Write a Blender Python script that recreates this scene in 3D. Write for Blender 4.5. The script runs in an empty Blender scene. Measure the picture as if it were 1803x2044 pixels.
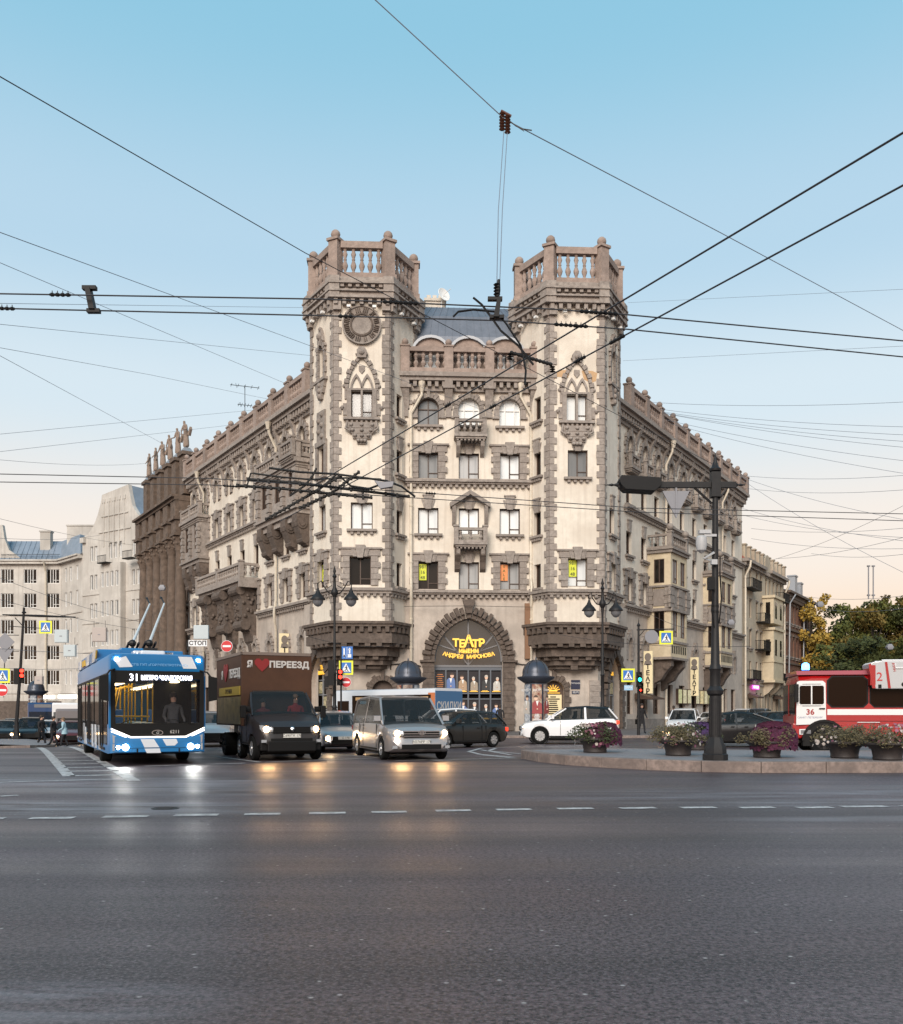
import bpy, bmesh, math, random
from mathutils import Vector, Matrix
R = math.radians; PI = math.pi
rnd = random.Random(7)
sc = bpy.context.scene
col = sc.collection
# ---------------------------------------------------------------- camera
CF = 1850.0                      # focal length for a picture 1803 units wide
EYE = 1.4
cd = bpy.data.cameras.new('camera'); cam = bpy.data.objects.new('camera', cd); col.objects.link(cam)
cam.location = (0, 0, EYE); cam.rotation_euler = (R(90), 0, 0)
cd.sensor_fit = 'HORIZONTAL'; cd.sensor_width = 36; cd.lens = 36*CF/1803
cd.shift_y = (1423-1022)/1803; cd.clip_start = .1; cd.clip_end = 3000
sc.camera = cam
# ---------------------------------------------------------------- dusk sky
SUN_EL, SUN_AZ = 2.5, 205         # low sun behind the camera, to the left
w = bpy.data.worlds.new('World'); sc.world = w; w.use_nodes = True
nt = w.node_tree; nt.nodes.clear(); N = nt.nodes; LK = nt.links
out = N.new('ShaderNodeOutputWorld'); bg = N.new('ShaderNodeBackground'); LK.new(bg.outputs[0], out.inputs[0])
sky = N.new('ShaderNodeTexSky'); sky.sky_type = 'NISHITA'; sky.sun_disc = False
sky.sun_elevation = R(SUN_EL); sky.sun_rotation = R(SUN_AZ); sky.air_density = 1.0; sky.dust_density = 1.2; sky.ozone_density = 2.0
tc = N.new('ShaderNodeTexCoord'); sp = N.new('ShaderNodeSeparateXYZ'); LK.new(tc.outputs['Generated'], sp.inputs[0])
rp = N.new('ShaderNodeValToRGB'); LK.new(sp.outputs[2], rp.inputs[0])
cr = rp.color_ramp; cr.interpolation = 'EASE'
STOPS = [(0.0, (.73, .49, .34)), (.07, (.73, .56, .43)), (.17, (.69, .62, .56)), (.31, (.50, .585, .64)), (.44, (.345, .49, .60)), (.61, (.205, .42, .55)), (1.0, (.12, .32, .48))]
while len(cr.elements) < len(STOPS): cr.elements.new(.5)
for e, (p, c) in zip(cr.elements, STOPS): e.position = p; e.color = (*c, 1)
mx = N.new('ShaderNodeMix'); mx.data_type = 'RGBA'; mx.inputs[0].default_value = .86
scl = N.new('ShaderNodeVectorMath'); scl.operation = 'SCALE'; scl.inputs['Scale'].default_value = 1.0
LK.new(sky.outputs[0], scl.inputs[0]); LK.new(scl.outputs[0], mx.inputs[6])
s2 = N.new('ShaderNodeVectorMath'); s2.operation = 'SCALE'; s2.inputs['Scale'].default_value = 11.0
LK.new(rp.outputs[0], s2.inputs[0]); LK.new(s2.outputs[0], mx.inputs[7])
LK.new(mx.outputs[2], bg.inputs[0]); bg.inputs[1].default_value = .105
# ---------------------------------------------------------------- soft sun
sl = bpy.data.lights.new('sun', 'SUN'); sun = bpy.data.objects.new('sun', sl); col.objects.link(sun)
sl.energy = 2.9; sl.angle = R(35); sl.color = (1, .89, .78)
_el = R(30); _az = R(193)
sun.rotation_euler = Vector((math.sin(_az)*math.cos(_el), math.cos(_az)*math.cos(_el), math.sin(_el))).to_track_quat('Z', 'Y').to_euler()
sc.view_settings.view_transform = 'Standard'; sc.view_settings.look = 'None'; sc.view_settings.gamma = 1; sc.view_settings.exposure = 0.45
# ---------------------------------------------------------------- ground height (the road falls gently to the far left)
def ss(a, b, x):
    t = max(0, min(1, (x-a)/(b-a))); return t*t*(3-2*t)
def gz(x, y): return -.62*ss(-7, -26, x)*ss(30, 56, y)
def WP(px, py, Y): return Vector(((px-901.5)*Y/CF, Y, EYE+(1423-py)*Y/CF))
def WZ(px, py, z):
    Y = CF*(z-EYE)/(1423-py); return Vector(((px-901.5)*Y/CF, Y, z))
# ---------------------------------------------------------------- materials
def mat(name, c, rough=.8, metal=0, noise=None, n2=None, scale=4, bump=0, bscale=30, emit=None, es=0, spec=.5, coat=0, alpha=None, rand=0, streak=None):
    m = bpy.data.materials.new(name); m.use_nodes = True
    t = m.node_tree; b = t.nodes['Principled BSDF']; L = t.links
    b.inputs['Base Color'].default_value = (*c, 1); b.inputs['Roughness'].default_value = rough; b.inputs['Metallic'].default_value = metal
    b.inputs['Specular IOR Level'].default_value = spec; b.inputs['Coat Weight'].default_value = coat
    outc = None
    tcn = t.nodes.new('ShaderNodeTexCoord')
    src = tcn.outputs['Object']
    if noise:
        nz = t.nodes.new('ShaderNodeTexNoise'); nz.inputs['Scale'].default_value = scale; nz.inputs['Detail'].default_value = 8; nz.inputs['Roughness'].default_value = .65
        L.new(src, nz.inputs['Vector'])
        r = t.nodes.new('ShaderNodeValToRGB'); r.color_ramp.elements[0].position = .36; r.color_ramp.elements[1].position = .64
        r.color_ramp.elements[0].color = (*noise, 1); r.color_ramp.elements[1].color = (*c, 1)
        L.new(nz.outputs[0], r.inputs[0]); outc = r.outputs[0]
        if n2:
            nb = t.nodes.new('ShaderNodeTexNoise'); nb.inputs['Scale'].default_value = scale*.18; nb.inputs['Detail'].default_value = 5; L.new(src, nb.inputs['Vector'])
            r2 = t.nodes.new('ShaderNodeValToRGB'); r2.color_ramp.elements[0].position = .45; r2.color_ramp.elements[1].position = .72
            r2.color_ramp.elements[0].color = (0, 0, 0, 1); r2.color_ramp.elements[1].color = (1, 1, 1, 1); L.new(nb.outputs[0], r2.inputs[0])
            x = t.nodes.new('ShaderNodeMix'); x.data_type = 'RGBA'; L.new(r2.outputs[0], x.inputs[0]); L.new(outc, x.inputs[6]); x.inputs[7].default_value = (*n2, 1); outc = x.outputs[2]
    if streak:      # rain streaks running down a wall
        mp = t.nodes.new('ShaderNodeMapping'); mp.inputs['Scale'].default_value = (3.2, 3.2, .16); L.new(src, mp.inputs[0])
        ns = t.nodes.new('ShaderNodeTexNoise'); ns.inputs['Scale'].default_value = 1; ns.inputs['Detail'].default_value = 6; L.new(mp.outputs[0], ns.inputs['Vector'])
        r3 = t.nodes.new('ShaderNodeValToRGB'); r3.color_ramp.elements[0].position = .5; r3.color_ramp.elements[1].position = .78
        r3.color_ramp.elements[0].color = (0, 0, 0, 1); r3.color_ramp.elements[1].color = (.75, .75, .75, 1); L.new(ns.outputs[0], r3.inputs[0])
        x = t.nodes.new('ShaderNodeMix'); x.data_type = 'RGBA'; L.new(r3.outputs[0], x.inputs[0])
        if outc: L.new(outc, x.inputs[6])
        else: x.inputs[6].default_value = (*c, 1)
        x.inputs[7].default_value = (*streak, 1); outc = x.outputs[2]
    if rand:
        oi = t.nodes.new('ShaderNodeObjectInfo'); h = t.nodes.new('ShaderNodeHueSaturation')
        mr = t.nodes.new('ShaderNodeMapRange'); mr.inputs[3].default_value = 1-rand; mr.inputs[4].default_value = 1+rand
        L.new(oi.outputs['Random'], mr.inputs[0]); L.new(mr.outputs[0], h.inputs['Value'])
        if outc: L.new(outc, h.inputs['Color'])
        else: h.inputs['Color'].default_value = (*c, 1)
        outc = h.outputs[0]
    if outc: L.new(outc, b.inputs['Base Color'])
    if bump:
        bn = t.nodes.new('ShaderNodeTexNoise'); bn.inputs['Scale'].default_value = bscale; bn.inputs['Detail'].default_value = 6; L.new(src, bn.inputs['Vector'])
        bp = t.nodes.new('ShaderNodeBump'); bp.inputs['Strength'].default_value = bump; bp.inputs['Distance'].default_value = .05
        L.new(bn.outputs[0], bp.inputs['Height']); L.new(bp.outputs[0], b.inputs['Normal'])
    if emit: b.inputs['Emission Color'].default_value = (*emit, 1); b.inputs['Emission Strength'].default_value = es
    if alpha is not None: b.inputs['Alpha'].default_value = alpha
    return m
M = {}
M['plaster'] = mat('cream_plaster', (.74, .67, .58), .9, noise=(.655, .59, .505), n2=(.58, .51, .43), scale=2.2, bump=.25, bscale=9, streak=(.50, .43, .36))
M['plaster2'] = mat('shaded_grey_plaster', (.52, .45, .39), .9, noise=(.42, .36, .31), n2=(.35, .30, .26), scale=2, bump=.3, bscale=8, streak=(.33, .28, .24))  # greyer lower-storey plaster, its street-level shade darkened into the colour
M['yplaster'] = mat('yellow_plaster', (.58, .49, .35), .9, noise=(.48, .40, .28), scale=2)
M['patch'] = mat('bare_patch', (.55, .36, .20), .95, noise=(.47, .31, .18), scale=5)
M['stone'] = mat('grey_stone', (.34, .295, .262), .92, noise=(.21, .18, .16), n2=(.25, .21, .185), scale=3.5, bump=.6, bscale=7, rand=.12)
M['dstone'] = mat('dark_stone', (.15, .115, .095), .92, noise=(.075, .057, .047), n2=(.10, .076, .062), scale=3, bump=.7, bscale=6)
M['pstone'] = mat('pink_stone', (.37, .285, .243), .9, noise=(.26, .20, .17), n2=(.22, .17, .145), scale=3, bump=.5, bscale=8)
M['cap'] = mat('metal_flashing', (.30, .31, .33), .5, .4)
M['slate'] = mat('blue_tin_roof', (.16, .175, .21), .5, .3, noise=(.13, .145, .175), scale=1.5)
M['bluer'] = mat('pale_blue_tin_roof', (.26, .30, .36), .5, .2, noise=(.20, .24, .29), scale=1.2)
M['redroof'] = mat('red_tin_roof', (.28, .07, .045), .6)
M['wood'] = mat('brown_frame', (.075, .045, .032), .55)
M['white'] = mat('white_paint', (.75, .74, .72), .5)
M['pipe'] = mat('cream_pipe', (.62, .55, .45), .5, .1, noise=(.5, .44, .36), scale=3)
M['black'] = mat('black_iron', (.006, .0055, .006), .55, spec=.25)
M['iron'] = mat('dark_grey_iron', (.014, .013, .014), .55, .0, noise=(.009, .008, .009), scale=8, spec=.35)
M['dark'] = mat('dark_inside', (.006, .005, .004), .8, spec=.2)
def glass(name, base, rough=.04, r=.25, spec=.5, streak=None):
    m = mat(name, base, rough, spec=spec, rand=r, streak=streak)
    return m
M['gpale'] = glass('curtained_glass', (.76, .78, .78), r=.15, streak=(.50, .55, .60))
M['gdark'] = glass('dark_glass', (.022, .017, .014), r=.7, spec=.35)
M['gmid'] = glass('grey_glass', (.33, .33, .33), r=.5, streak=(.16, .17, .18))
M['carglass'] = glass('car_glass', (.016, .019, .020), r=.1, spec=.25); M['carglass'].node_tree.nodes['Principled BSDF'].inputs['Alpha'].default_value = .62
# ---------------------------------------------------------------- mesh builder
class MB:
    def __init__(s): s.v = []; s.f = []; s.m = []
    def add(s, vs, fs, mi=0, T=None):
        o = len(s.v)
        for p in vs:
            p = Vector(p)
            s.v.append(T @ p if T is not None else p)
        for f in fs: s.f.append([i+o for i in f]); s.m.append(mi)
        return s
    def box(s, x0, x1, y0, y1, z0, z1, mi=0, T=None):
        return s.add([(x0,y0,z0),(x1,y0,z0),(x1,y1,z0),(x0,y1,z0),(x0,y0,z1),(x1,y0,z1),(x1,y1,z1),(x0,y1,z1)],
                     [(0,3,2,1),(4,5,6,7),(0,1,5,4),(1,2,6,5),(2,3,7,6),(3,0,4,7)], mi, T)
    def cbox(s, c, d, mi=0, T=None):
        return s.box(c[0]-d[0]/2, c[0]+d[0]/2, c[1]-d[1]/2, c[1]+d[1]/2, c[2]-d[2]/2, c[2]+d[2]/2, mi, T)
    def prism(s, poly, a, b, ax='y', mi=0, T=None):   # polygon (p,q) extruded along an axis from a to b
        n = len(poly)
        f3 = {'y': lambda p, t: (p[0], t, p[1]), 'z': lambda p, t: (p[0], p[1], t), 'x': lambda p, t: (t, p[0], p[1])}[ax]
        vs = [f3(p, a) for p in poly]+[f3(p, b) for p in poly]
        return s.add(vs, [list(range(n)), list(range(2*n-1, n-1, -1))]+[(i, i+n, (i+1) % n+n, (i+1) % n) for i in range(n)], mi, T)
    def lathe(s, prof, n=10, c=(0,0,0), mi=0, T=None, ax='z', a0=0, caps=True):
        vs = []; fs = []
        for r, z in prof:
            for k in range(n):
                a = a0+2*PI*k/n; x, y = r*math.cos(a), r*math.sin(a)
                p = (x, y, z) if ax == 'z' else ((z, x, y) if ax == 'x' else (x, z, y))
                vs.append((p[0]+c[0], p[1]+c[1], p[2]+c[2]))
        for i in range(len(prof)-1):
            for k in range(n): fs.append((i*n+k, i*n+(k+1) % n, (i+1)*n+(k+1) % n, (i+1)*n+k))
        if caps: fs.append(list(range(n-1, -1, -1))); fs.append([(len(prof)-1)*n+k for k in range(n)])
        return s.add(vs, fs, mi, T)
    def tube(s, pts, r, n=6, mi=0, T=None):
        pts = [Vector(p) for p in pts]; rs = r if isinstance(r, (list, tuple)) else [r]*len(pts)
        vs = []; fs = []; prev = None
        for i, p in enumerate(pts):
            d = (pts[min(i+1, len(pts)-1)]-pts[max(i-1, 0)]).normalized()
            u = d.orthogonal().normalized() if prev is None else (prev-d*prev.dot(d)).normalized()
            prev = u; v = d.cross(u)
            for k in range(n):
                a = 2*PI*k/n; vs.append(p+(u*math.cos(a)+v*math.sin(a))*rs[i])
        for i in range(len(pts)-1):
            for k in range(n): fs.append((i*n+k, i*n+(k+1) % n, (i+1)*n+(k+1) % n, (i+1)*n+k))
        fs.append(list(range(n-1, -1, -1))); fs.append([(len(pts)-1)*n+k for k in range(n)])
        return s.add(vs, fs, mi, T)
    def ball(s, c, r, n=10, mi=0, T=None, sq=1):
        pr = [(max(.001, r*math.sin(PI*i/6)), -r*sq*math.cos(PI*i/6)) for i in range(7)]
        return s.lathe(pr, n, c, mi, T)
    def loft(s, secs, mi=0, T=None, caps=True):
        n = len(secs[0]); vs = [p for q in secs for p in q]; fs = []
        for i in range(len(secs)-1):
            for k in range(n): fs.append((i*n+k, i*n+(k+1) % n, (i+1)*n+(k+1) % n, (i+1)*n+k))
        if caps: fs.append(list(range(n-1, -1, -1))); fs.append([(len(secs)-1)*n+k for k in range(n)])
        return s.add(vs, fs, mi, T)
    def mesh(s, name, mats, smooth=None, bevel=0, fix=True):
        me = bpy.data.meshes.new(name); me.from_pydata(s.v, [], s.f)
        for m in (mats if isinstance(mats, (list, tuple)) else [mats]): me.materials.append(m)
        me.polygons.foreach_set('material_index', s.m)
        if fix or bevel:
            bm = bmesh.new(); bm.from_mesh(me)
            if fix: bmesh.ops.recalc_face_normals(bm, faces=bm.faces)
            if bevel: bmesh.ops.bevel(bm, geom=[e for e in bm.edges if e.is_manifold and e.calc_face_angle(0) > .6], offset=bevel, segments=2, affect='EDGES', profile=.6)
            bm.to_mesh(me); bm.free()
        if smooth is not None: me.shade_smooth(); me.set_sharp_from_angle(angle=R(smooth))
        me.update(); return me
    def build(s, name, mats, parent=None, T=None, smooth=None, bevel=0, fix=True):
        return link(name, s.mesh(name, mats, smooth, bevel, fix), parent, T)
def link(name, me, parent=None, T=None):
    o = bpy.data.objects.new(name, me); col.objects.link(o)
    if parent is not None: o.parent = parent
    if T is not None: o.matrix_local = T
    return o
def tag(o, label, cat, group=None, kind=None):
    if kind: o['kind'] = kind
    if label: o['label'] = label
    if cat: o['category'] = cat
    if group: o['group'] = group
    return o
def empty(name, loc, rz=0, label=None, cat=None, group=None):
    o = bpy.data.objects.new(name, None); col.objects.link(o); o.location = loc; o.rotation_euler = (0, 0, rz); o.empty_display_size = .3
    return tag(o, label, cat, group)
def kids(o): return [c for c in bpy.data.objects if c.parent == o]
def copy_tree(o, parent=None):
    c = o.copy(); col.objects.link(c); c.parent = parent
    for ch in kids(o): copy_tree(ch, c)
    return c
def TR(x=0, y=0, z=0): return Matrix.Translation((x, y, z))
def RZ(a): return Matrix.Rotation(a, 4, 'Z')
def RX(a): return Matrix.Rotation(a, 4, 'X')
def RY(a): return Matrix.Rotation(a, 4, 'Y')
def text(name, s, size, m, parent, T, ext=.01, align='CENTER', bold=0, sx=1, shear=0):
    cu = bpy.data.curves.new(name, 'FONT'); cu.body = s; cu.size = size; cu.extrude = ext; cu.align_x = align; cu.align_y = 'CENTER'; cu.offset = bold; cu.shear = shear
    cu.resolution_u = 2; cu.space_line = .95
    o = bpy.data.objects.new(name, cu); col.objects.link(o)
    dg = bpy.context.evaluated_depsgraph_get()
    me = bpy.data.meshes.new_from_object(o.evaluated_get(dg)); me.materials.clear(); me.materials.append(m)
    bpy.data.objects.remove(o); bpy.data.curves.remove(cu)
    o = link(name, me, parent, T @ Matrix.Diagonal((sx, 1, 1, 1)))
    return o
UPR = RX(R(90))     # turns flat lettering upright, facing -Y
# ================================================================ ROADS
def asphalt():
    m = bpy.data.materials.new('wet_asphalt'); m.use_nodes = True; t = m.node_tree; b = t.nodes['Principled BSDF']; L = t.links
    tcn = t.nodes.new('ShaderNodeTexCoord'); src = tcn.outputs['Object']
    def noise(scale, det=6, rough=.6, mp=None):
        n = t.nodes.new('ShaderNodeTexNoise'); n.inputs['Scale'].default_value = scale; n.inputs['Detail'].default_value = det; n.inputs['Roughness'].default_value = rough
        if mp:
            q = t.nodes.new('ShaderNodeMapping'); q.inputs['Scale'].default_value = mp; q.inputs['Rotation'].default_value = (0, 0, R(-1.5)); L.new(src, q.inputs[0]); L.new(q.outputs[0], n.inputs['Vector'])
        else: L.new(src, n.inputs['Vector'])
        return n.outputs[0]
    def ramp(i, a, b_, c0, c1):
        r = t.nodes.new('ShaderNodeValToRGB'); r.color_ramp.elements[0].position = a; r.color_ramp.elements[1].position = b_
        r.color_ramp.elements[0].color = (*c0, 1); r.color_ramp.elements[1].color = (*c1, 1); L.new(i, r.inputs[0]); return r.outputs[0]
    def mixc(f, a, c, op='MIX'):
        x = t.nodes.new('ShaderNodeMix'); x.data_type = 'RGBA'; x.blend_type = op
        if isinstance(f, float): x.inputs[0].default_value = f
        else: L.new(f, x.inputs[0])
        L.new(a, x.inputs[6])
        if isinstance(c, tuple): x.inputs[7].default_value = (*c, 1)
        else: L.new(c, x.inputs[7])
        return x.outputs[2]
    g = ramp(noise(22, 6, .8), .36, .64, (.010, .0085, .009), (.122, .096, .102))            # aggregate grain
    band = ramp(noise(1, 4, .55, (.035, .42, 1)), .40, .60, (.72, .70, .70), (1.25, 1.2, 1.22))   # wheel-worn bands along the crossing road
    c = mixc(1.0, g, band, 'MULTIPLY')
    big = ramp(noise(.13, 4, .5), .4, .62, (.85, .80, .80), (1.12, 1.1, 1.14)); c = mixc(1.0, c, big, 'MULTIPLY')
    warm = ramp(noise(.2, 2, .5), .5, .7, (1, 1, 1), (1.12, .94, .90)); c = mixc(1.0, c, warm, 'MULTIPLY')
    # pale dusty smears
    dust = ramp(noise(1, 8, .7, (.16, 1.5, 1)), .56, .70, (0, 0, 0), (.5, .5, .5))
    msk = ramp(noise(.055, 2, .5), .50, .60, (0, 0, 0), (1, 1, 1))
    dd = mixc(1.0, dust, msk, 'MULTIPLY'); c = mixc(dd, c, (.15, .15, .17))
    # pale grit specks
    vo = t.nodes.new('ShaderNodeTexVoronoi'); vo.voronoi_dimensions = '2D'; vo.inputs['Scale'].default_value = 1.7; L.new(src, vo.inputs['Vector'])
    c = mixc(ramp(vo.outputs['Distance'], .010, .030, (.9, .9, .9), (0, 0, 0)), c, (.36, .33, .32))
    v2 = t.nodes.new('ShaderNodeTexVoronoi'); v2.voronoi_dimensions = '2D'; v2.inputs['Scale'].default_value = 26; L.new(src, v2.inputs['Vector'])
    c = mixc(ramp(v2.outputs['Distance'], .10, .26, (.6, .6, .6), (0, 0, 0)), c, (.15, .13, .13))
    v3 = t.nodes.new('ShaderNodeTexVoronoi'); v3.voronoi_dimensions = '2D'; v3.inputs['Scale'].default_value = 15; L.new(src, v3.inputs['Vector'])
    c = mixc(ramp(v3.outputs['Distance'], .10, .24, (.8, .8, .8), (0, 0, 0)), c, (.012, .01, .01))
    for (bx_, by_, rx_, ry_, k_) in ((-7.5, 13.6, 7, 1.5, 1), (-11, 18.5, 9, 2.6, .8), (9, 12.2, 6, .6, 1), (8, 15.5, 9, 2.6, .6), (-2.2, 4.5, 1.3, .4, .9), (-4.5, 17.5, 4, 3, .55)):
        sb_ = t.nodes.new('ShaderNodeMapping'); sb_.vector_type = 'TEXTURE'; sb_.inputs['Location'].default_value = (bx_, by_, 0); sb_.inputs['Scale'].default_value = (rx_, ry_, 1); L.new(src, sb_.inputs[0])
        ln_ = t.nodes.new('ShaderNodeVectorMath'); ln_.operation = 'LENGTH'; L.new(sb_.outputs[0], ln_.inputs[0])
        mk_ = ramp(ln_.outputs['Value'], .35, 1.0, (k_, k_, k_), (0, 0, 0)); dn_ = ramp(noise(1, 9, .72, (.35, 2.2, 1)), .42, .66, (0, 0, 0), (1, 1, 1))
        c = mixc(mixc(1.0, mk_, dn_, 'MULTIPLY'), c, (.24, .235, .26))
    L.new(c, b.inputs['Base Color'])
    rr = t.nodes.new('ShaderNodeMapRange'); rr.inputs[1].default_value = .35; rr.inputs[2].default_value = .65; rr.inputs[3].default_value = .36; rr.inputs[4].default_value = .56
    L.new(noise(1, 5, .6, (.03, .5, 1)), rr.inputs[0]); L.new(rr.outputs[0], b.inputs['Roughness'])
    b.inputs['Specular IOR Level'].default_value = .28
    bp = t.nodes.new('ShaderNodeBump'); bp.inputs['Strength'].default_value = .5; bp.inputs['Distance'].default_value = .008
    L.new(noise(38, 5, .7), bp.inputs['Height']); L.new(bp.outputs[0], b.inputs['Normal'])
    return m
M['asphalt'] = asphalt()
M['pave'] = mat('pavement', (.15, .125, .12), .75, noise=(.10, .085, .08), scale=2, bump=.3, bscale=14)
M['setts'] = mat('granite_setts', (.23, .21, .215), .6, noise=(.16, .145, .15), scale=9, bump=.6, bscale=9)
M['kerb'] = mat('granite_kerb', (.27, .205, .18), .8, noise=(.15, .115, .10), n2=(.13, .10, .09), scale=7, bump=.3, bscale=40)
M['line'] = mat('road_paint', (.52, .50, .49), .6, noise=(.20, .19, .19), scale=7)
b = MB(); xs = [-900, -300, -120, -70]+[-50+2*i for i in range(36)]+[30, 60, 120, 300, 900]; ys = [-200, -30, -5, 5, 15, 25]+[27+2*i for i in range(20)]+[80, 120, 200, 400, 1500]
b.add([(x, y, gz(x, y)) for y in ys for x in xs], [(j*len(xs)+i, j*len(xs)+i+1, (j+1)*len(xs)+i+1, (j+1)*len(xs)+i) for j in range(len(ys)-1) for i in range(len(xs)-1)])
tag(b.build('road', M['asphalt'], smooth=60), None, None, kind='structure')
def strip(b, pts, wd, z=.006):      # painted line on the road, following the ground
    P2 = []
    for i in range(len(pts)-1):
        a = Vector(pts[i]); c = Vector(pts[i+1]); n = max(1, int((c-a).length/3))
        for k in range(n+(i == len(pts)-2)): P2.append(a.lerp(c, k/n))
    for i in range(len(P2)-1):
        a, c = P2[i], P2[i+1]; d = (c-a).normalized(); n = Vector((-d.y, d.x))*wd/2
        q = [a+n, a-n, c-n, c+n]
        b.add([(p.x, p.y, gz(p.x, p.y)+z) for p in q], [(0, 1, 2, 3)])
def G(px, py):  # ground point seen at a place in the picture (iterated for the falling road)
    z = 0
    for _ in range(6):
        Y = CF*(EYE-z)/(py-1423); X = (px-901.5)*Y/CF; z = gz(X, Y)
    return (X, Y)
def marking(name, lines, wd, z=.006):
    b = MB()
    for l in lines: strip(b, [G(*p) for p in l], wd, z)
    return tag(b.build(name, M['line'], fix=False), None, None, kind='structure')
# dashed lane line across the crossing
dl = []
for x0, x1, y in [(-40,10,1634),(60,148,1633),(206,296,1630),(348,436,1627),(488,560,1625),(617,690,1623),(742,812,1621),(870,940,1618),(991,1061,1616),(1113,1184,1614),(1238,1309,1613),(1360,1428,1612),(1478,1545,1612),(1592,1660,1612),(1680,1770,1610),(1800,1880,1609)]:
    dl.append([(x0, y+1), (x1, y)])
marking('lane_dashes', dl, .22)
# hatched area on the left, stop lines
marking('hatched_marking', [[(70,1490),(138,1550)], [(120,1488),(268,1559)], [(100,1507),(178,1505)], [(108,1513),(190,1511)], [(116,1519),(200,1518)], [(122,1526),(212,1524)], [(128,1533),(224,1531)], [(133,1540),(236,1539)], [(140,1549),(246,1547)]], .26)
marking('stop_line', [[(0,1562),(268,1555)], [(-60,1488),(70,1488)], [(0,1590),(36,1588)]], .16)
marking('crossing_line', [[(290,1530),(490,1524)], [(530,1522),(790,1512)], [(790,1519),(1030,1514)], [(425,1510),(520,1522)], [(620,1505),(900,1520)]], .15, .010)
marking('island_hatching', [[(935,1500),(958,1506),(1028,1512)], [(938,1500),(960,1494),(1040,1491)], [(960,1507),(1020,1513)], [(990,1494),(975,1499),(1040,1505)], [(960,1497),(1020,1507)]], .16)
marking('far_lane_line', [[(1080,1492),(1240,1486)], [(1240,1486),(1570,1484)]], .14)
# iron drain cover in the road
p = G(330, 1614)
dg_ = MB().lathe([(.2, 0), (.2, .006), (.17, .008), (.17, .003)], 20)
for k in range(6): dg_.box(-.11, .11, -.14+.05*k, -.115+.05*k, .002, .009)
o = dg_.build('manhole_cover', M['iron'], T=TR(p[0], p[1], 0)); tag(o, 'round iron manhole cover set in the road before the trolleybus', 'manhole cover')
def slab(name, pts, h, m, km=None, kw=.3, z=0, curve=True, lab=None):    # raised pavement with a granite kerb
    b = MB(); n = len(pts)
    cx = sum(p[0] for p in pts)/n; cy = sum(p[1] for p in pts)/n
    inn = []
    for i, p in enumerate(pts):
        a = Vector(pts[i-1]); c = Vector(pts[(i+1) % n]); q = Vector(p)
        d1 = (q-a).normalized(); d2 = (c-q).normalized(); nn = Vector((-(d1+d2).y, (d1+d2).x)).normalized()
        if nn.dot(Vector((cx, cy))-q) < 0: nn = -nn
        inn.append(q+nn*kw)
    b.add([(p[0], p[1], gz(p[0], p[1])+h-.004) for p in inn], [list(range(n))])
    s = tag(b.build(name, m, fix=False), None, None, kind='structure')
    for f in s.data.polygons:
        if f.normal.z < 0: s.data.flip_normals(); break
    k = MB()
    for i in range(n):
        a, c, ai, ci = Vector(pts[i]), Vector(pts[(i+1) % n]), Vector(inn[i]), Vector(inn[(i+1) % n])
        L = (c-a).length; m_ = max(1, round(L/1.9))
        for j in range(m_):
            t0, t1 = j/m_+.006/L, (j+1)/m_-.006/L
            q = [a.lerp(c, t0), a.lerp(c, t1), ai.lerp(ci, t1), ai.lerp(ci, t0)]
            k.add([(p.x, p.y, gz(p.x, p.y)-.3) for p in q]+[(p.x, p.y, gz(p.x, p.y)+h) for p in q], [(3,2,1,0),(4,5,6,7),(0,1,5,4),(1,2,6,5),(2,3,7,6),(3,0,4,7)])
    tag(k.build('kerb', km or M['kerb'], bevel=.02), None, None, kind='structure')
    return s
# right-hand traffic island
front = [G(*p) for p in [(1040,1514),(1075,1521),(1130,1527),(1200,1532),(1290,1537),(1400,1541),(1520,1543),(1650,1543)]]
isl = front+[(19, 21.9), (26, 22.6), (26, 27.4), (17, 27.6), (11, 28.2), (5.6, 29.9), (3.1, 29.3)]
slab('traffic_island', isl, .26, M['setts'], kw=.35)
# left-hand island
slab('pedestrian_island', [G(*p) for p in [(-120,1487),(60,1492),(104,1490),(113,1485),(100,1480),(60,1476),(-120,1474)]], .13, M['setts'], kw=.3)
# pavement round the corner building
dL = Vector((-.543, .84)); nL = Vector((-.84, -.543)); dR = Vector((.535, .845)); nR = Vector((.845, -.535))
PL = Vector((-10.5, 70.1)); PR = Vector((13.6, 73.2))
pv = [PL+dL*70+nL*4.5, PL+dL*35+nL*4.5, PL+nL*5, Vector((-13.5, 58)), Vector((-12, 54)), Vector((-9, 51.8)), Vector((0, 51.3)), Vector((10, 51.3)), Vector((14, 52.5)), Vector((17, 56)), PR+nR*5.5, PR+dR*35+nR*5.5, PR+dR*90+nR*5.5, PR+dR*90, PR, PL, PL+dL*70]
slab('pavement', [tuple(p) for p in pv], .15, M['pave'], kw=.3)
# ================================================================ CORNER BUILDING
B = empty('theatre_building', (1.22, 66, 0), R(3), 'cream six storey corner building with twin hexagonal towers and a theatre arch', 'building')
BM = TR(1.22, 66, 0) @ RZ(R(3)); BI = BM.inverted()
def pt(name, mb, m, T=TR(), par=None, **k): return mb.build(name, m, par or B, T, **k)
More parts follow.
